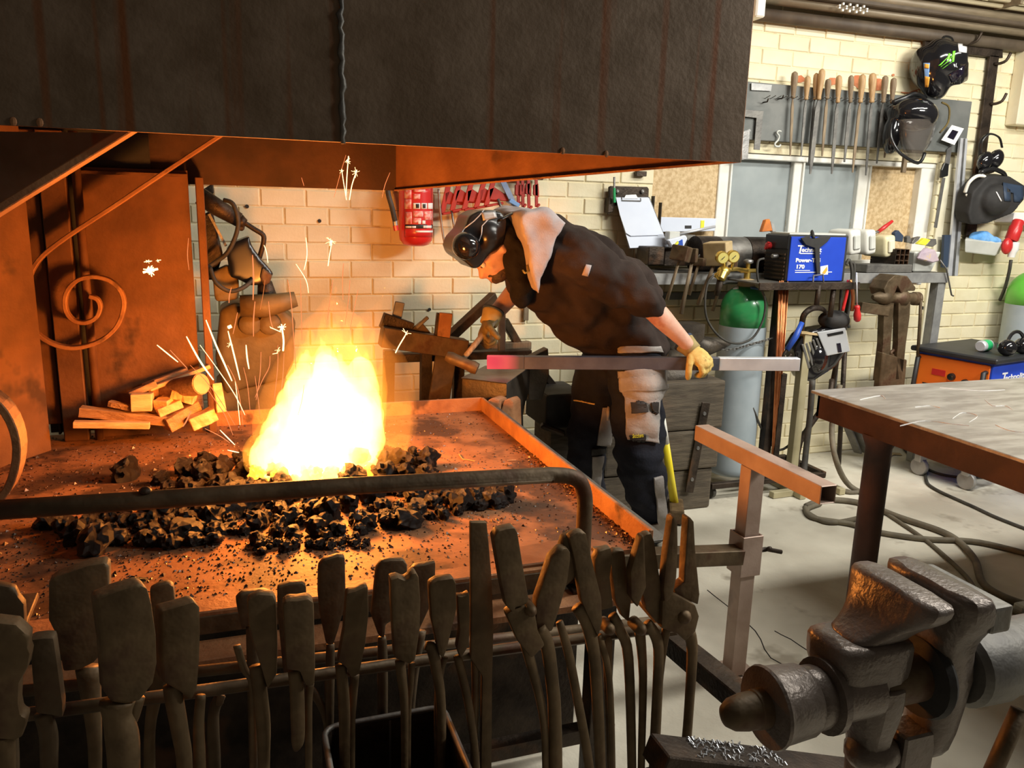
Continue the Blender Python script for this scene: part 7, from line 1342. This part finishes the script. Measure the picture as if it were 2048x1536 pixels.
# ---- sparks
MATS['spark_hot'] = emis('spark_hot', (1, .62, .26), 3.0); MATS['spark_warm'] = emis('spark_warm', (1, .27, .09), .95); MATS['spark_dim'] = emis('spark_dim', (.9, .24, .06), .9)
def spark(pts, w=1.1, m='spark_hot', Y=2.3, twigs=(), label='thin glowing spark flying up from the fire', g='sparks flying from the fire', taper=True):
    w *= .8; P = spline([V((x, y, 0)) for x, y in pts], 4); n = len(P); mb = MB()
    mb.tube([PY(p.x, p.y, Y) for p in P], [SZ(w, Y)*(.45+.55*sin(pi*(i+.6)/(n+.4)) if taper else 1) for i in range(n)], 5)
    for tw in twigs: mb.tube([PY(x, y, Y) for x, y in tw], SZ(w*.55, Y), 4)
    return single(mb, 'spark', m, label, 'spark', g)
Lo = [([(314, 690), (356, 724)], 1.3, 'spark_hot'), ([(340, 700), (374, 736)], 1, 'spark_warm'), ([(373, 673), (400, 722), (427, 760)], 1.9, 'spark_hot'), ([(412, 640), (432, 690), (450, 730), (464, 762)], 1.9, 'spark_hot'), ([(456, 662), (468, 710), (480, 760)], 1.7, 'spark_hot'), ([(505, 510), (507, 555), (506, 600)], 1.6, 'spark_warm'), ([(510, 603), (507, 640), (507, 673)], 1.3, 'spark_warm'), ([(492, 690), (494, 715), (498, 738)], 1.7, 'spark_hot'),
      ([(575, 560), (582, 600), (587, 670), (592, 740)], .9, 'spark_warm'), ([(601, 560), (602, 600), (604, 680)], .9, 'spark_warm'), ([(612, 475), (614, 510), (608, 540)], .9, 'spark_hot'), ([(592, 528), (612, 560), (617, 586)], .8, 'spark_hot'), ([(537, 603), (541, 640), (546, 656)], 1, 'spark_warm'), ([(666, 560), (660, 600), (655, 640)], .8, 'spark_warm'), ([(687, 527), (685, 560), (686, 600)], .9, 'spark_warm'), ([(377, 476), (375, 510), (378, 540)], .7, 'spark_warm'),
      ([(380, 730), (410, 760), (440, 800), (470, 850)], .8, 'spark_warm'), ([(400, 690), (440, 745), (470, 790), (490, 830)], .9, 'spark_hot'), ([(455, 730), (470, 760), (480, 800), (486, 850)], .9, 'spark_warm'), ([(487, 735), (495, 770), (500, 820)], .8, 'spark_warm'), ([(510, 752), (515, 790), (520, 830)], .8, 'spark_warm'), ([(522, 704), (520, 750), (512, 800)], .9, 'spark_warm'), ([(540, 712), (538, 735), (525, 760), (510, 795)], .9, 'spark_warm'), ([(556, 690), (555, 740), (548, 800)], .8, 'spark_warm'), ([(568, 706), (566, 750), (560, 800)], .8, 'spark_warm'),
      ([(410, 857), (440, 872), (460, 886)], 1, 'spark_warm'), ([(440, 860), (455, 875), (470, 890)], 1.2, 'spark_hot'), ([(382, 822), (374, 840), (366, 853)], 1.6, 'spark_warm'), ([(455, 900), (468, 903), (478, 905)], 1.2, 'spark_hot'), ([(416, 780), (430, 800), (450, 830), (466, 870)], .9, 'spark_warm'), ([(470, 760), (475, 800), (480, 850)], .8, 'spark_hot'), ([(530, 560), (526, 590), (520, 620)], .5, 'spark_dim'), ([(463, 575), (459, 590), (458, 606)], 1, 'spark_warm'), ([(475, 625), (470, 650), (466, 668)], .9, 'spark_warm'), ([(608, 770), (604, 800), (596, 830)], .7, 'spark_warm'),
      ([(780, 345), (770, 370), (764, 396)], .7, 'spark_warm'), ([(603, 355), (606, 365), (608, 372)], .6, 'spark_warm'), ([(692, 310), (680, 350), (668, 395)], .6, 'spark_warm'), ([(700, 560), (697, 600), (690, 650)], .7, 'spark_warm'), ([(716, 580), (708, 620), (700, 660)], .7, 'spark_warm'), ([(840, 438), (829, 460), (829, 478)], 0, ''), ([(528, 490), (533, 505), (536, 526)], .9, 'spark_hot')]
for pts, w_, m_ in Lo:
    if w_: spark(pts, w_, m_, Y=random.choice((2.22, 2.3, 2.38)))
def star(px, label, stem, rays, n=11, w=1.0, Y=2.3):
    x, y = px; tw = []
    for k in range(n):
        a = random.uniform(0, 2*pi); d = random.uniform(rays*.4, rays); tw.append([(x, y), (x+d*cos(a), y+d*sin(a))])
    return spark(stem, w, 'spark_hot', Y, tw, label, 'bursting star sparks above the fire', taper=False)
star((662, 482), 'bursting star spark on a stem before the brick wall', [(664, 480), (660, 505), (656, 532)], 12)
star((300, 540), 'cluster of bursting sparks before the rusty plate', [(286, 545), (300, 541), (316, 538)], 14, 16, 2.4)
star((296, 522), 'small spark cluster above the bursting one', [(288, 524), (304, 522)], 6, 10, .8)
star((316, 521), 'tiny right spark fleck beside the burst cluster', [(314, 521), (322, 520)], 5, 6, .8)
star((694, 320), 'highest star spark under the hood edge', [(697, 312), (694, 350), (692, 392)], 10, 9, 1)
star((712, 345), 'branching star spark right of the highest one', [(714, 340), (704, 370), (699, 400)], 11, 9, 1)
star((683, 342), 'thin star spark left of the highest one', [(683, 338), (688, 370), (693, 400)], 7, 6, .8)
star((565, 655), 'branched twig shaped spark left of the flames', [(563, 652), (567, 680), (566, 702)], 10, 12, 2)
star((541, 655), 'side twig of sparks reaching left', [(541, 655), (562, 664)], 4, 3, .9)
star((459, 654), 'round bright spark ball left of the flames', [(456, 655), (463, 652)], 4, 6, 3.6)
star((812, 666), 'branching spark before the steel bench right of the fire', [(810, 672), (798, 692), (791, 706)], 11, 8, 1.3)
star((555, 700), 'feathery spark spray above the kindling', [(545, 708), (556, 706)], 8, 10, .7)
star((460, 690), 'hairy spark at the middle of the long streak', [(461, 680), (466, 700)], 8, 9, .7)
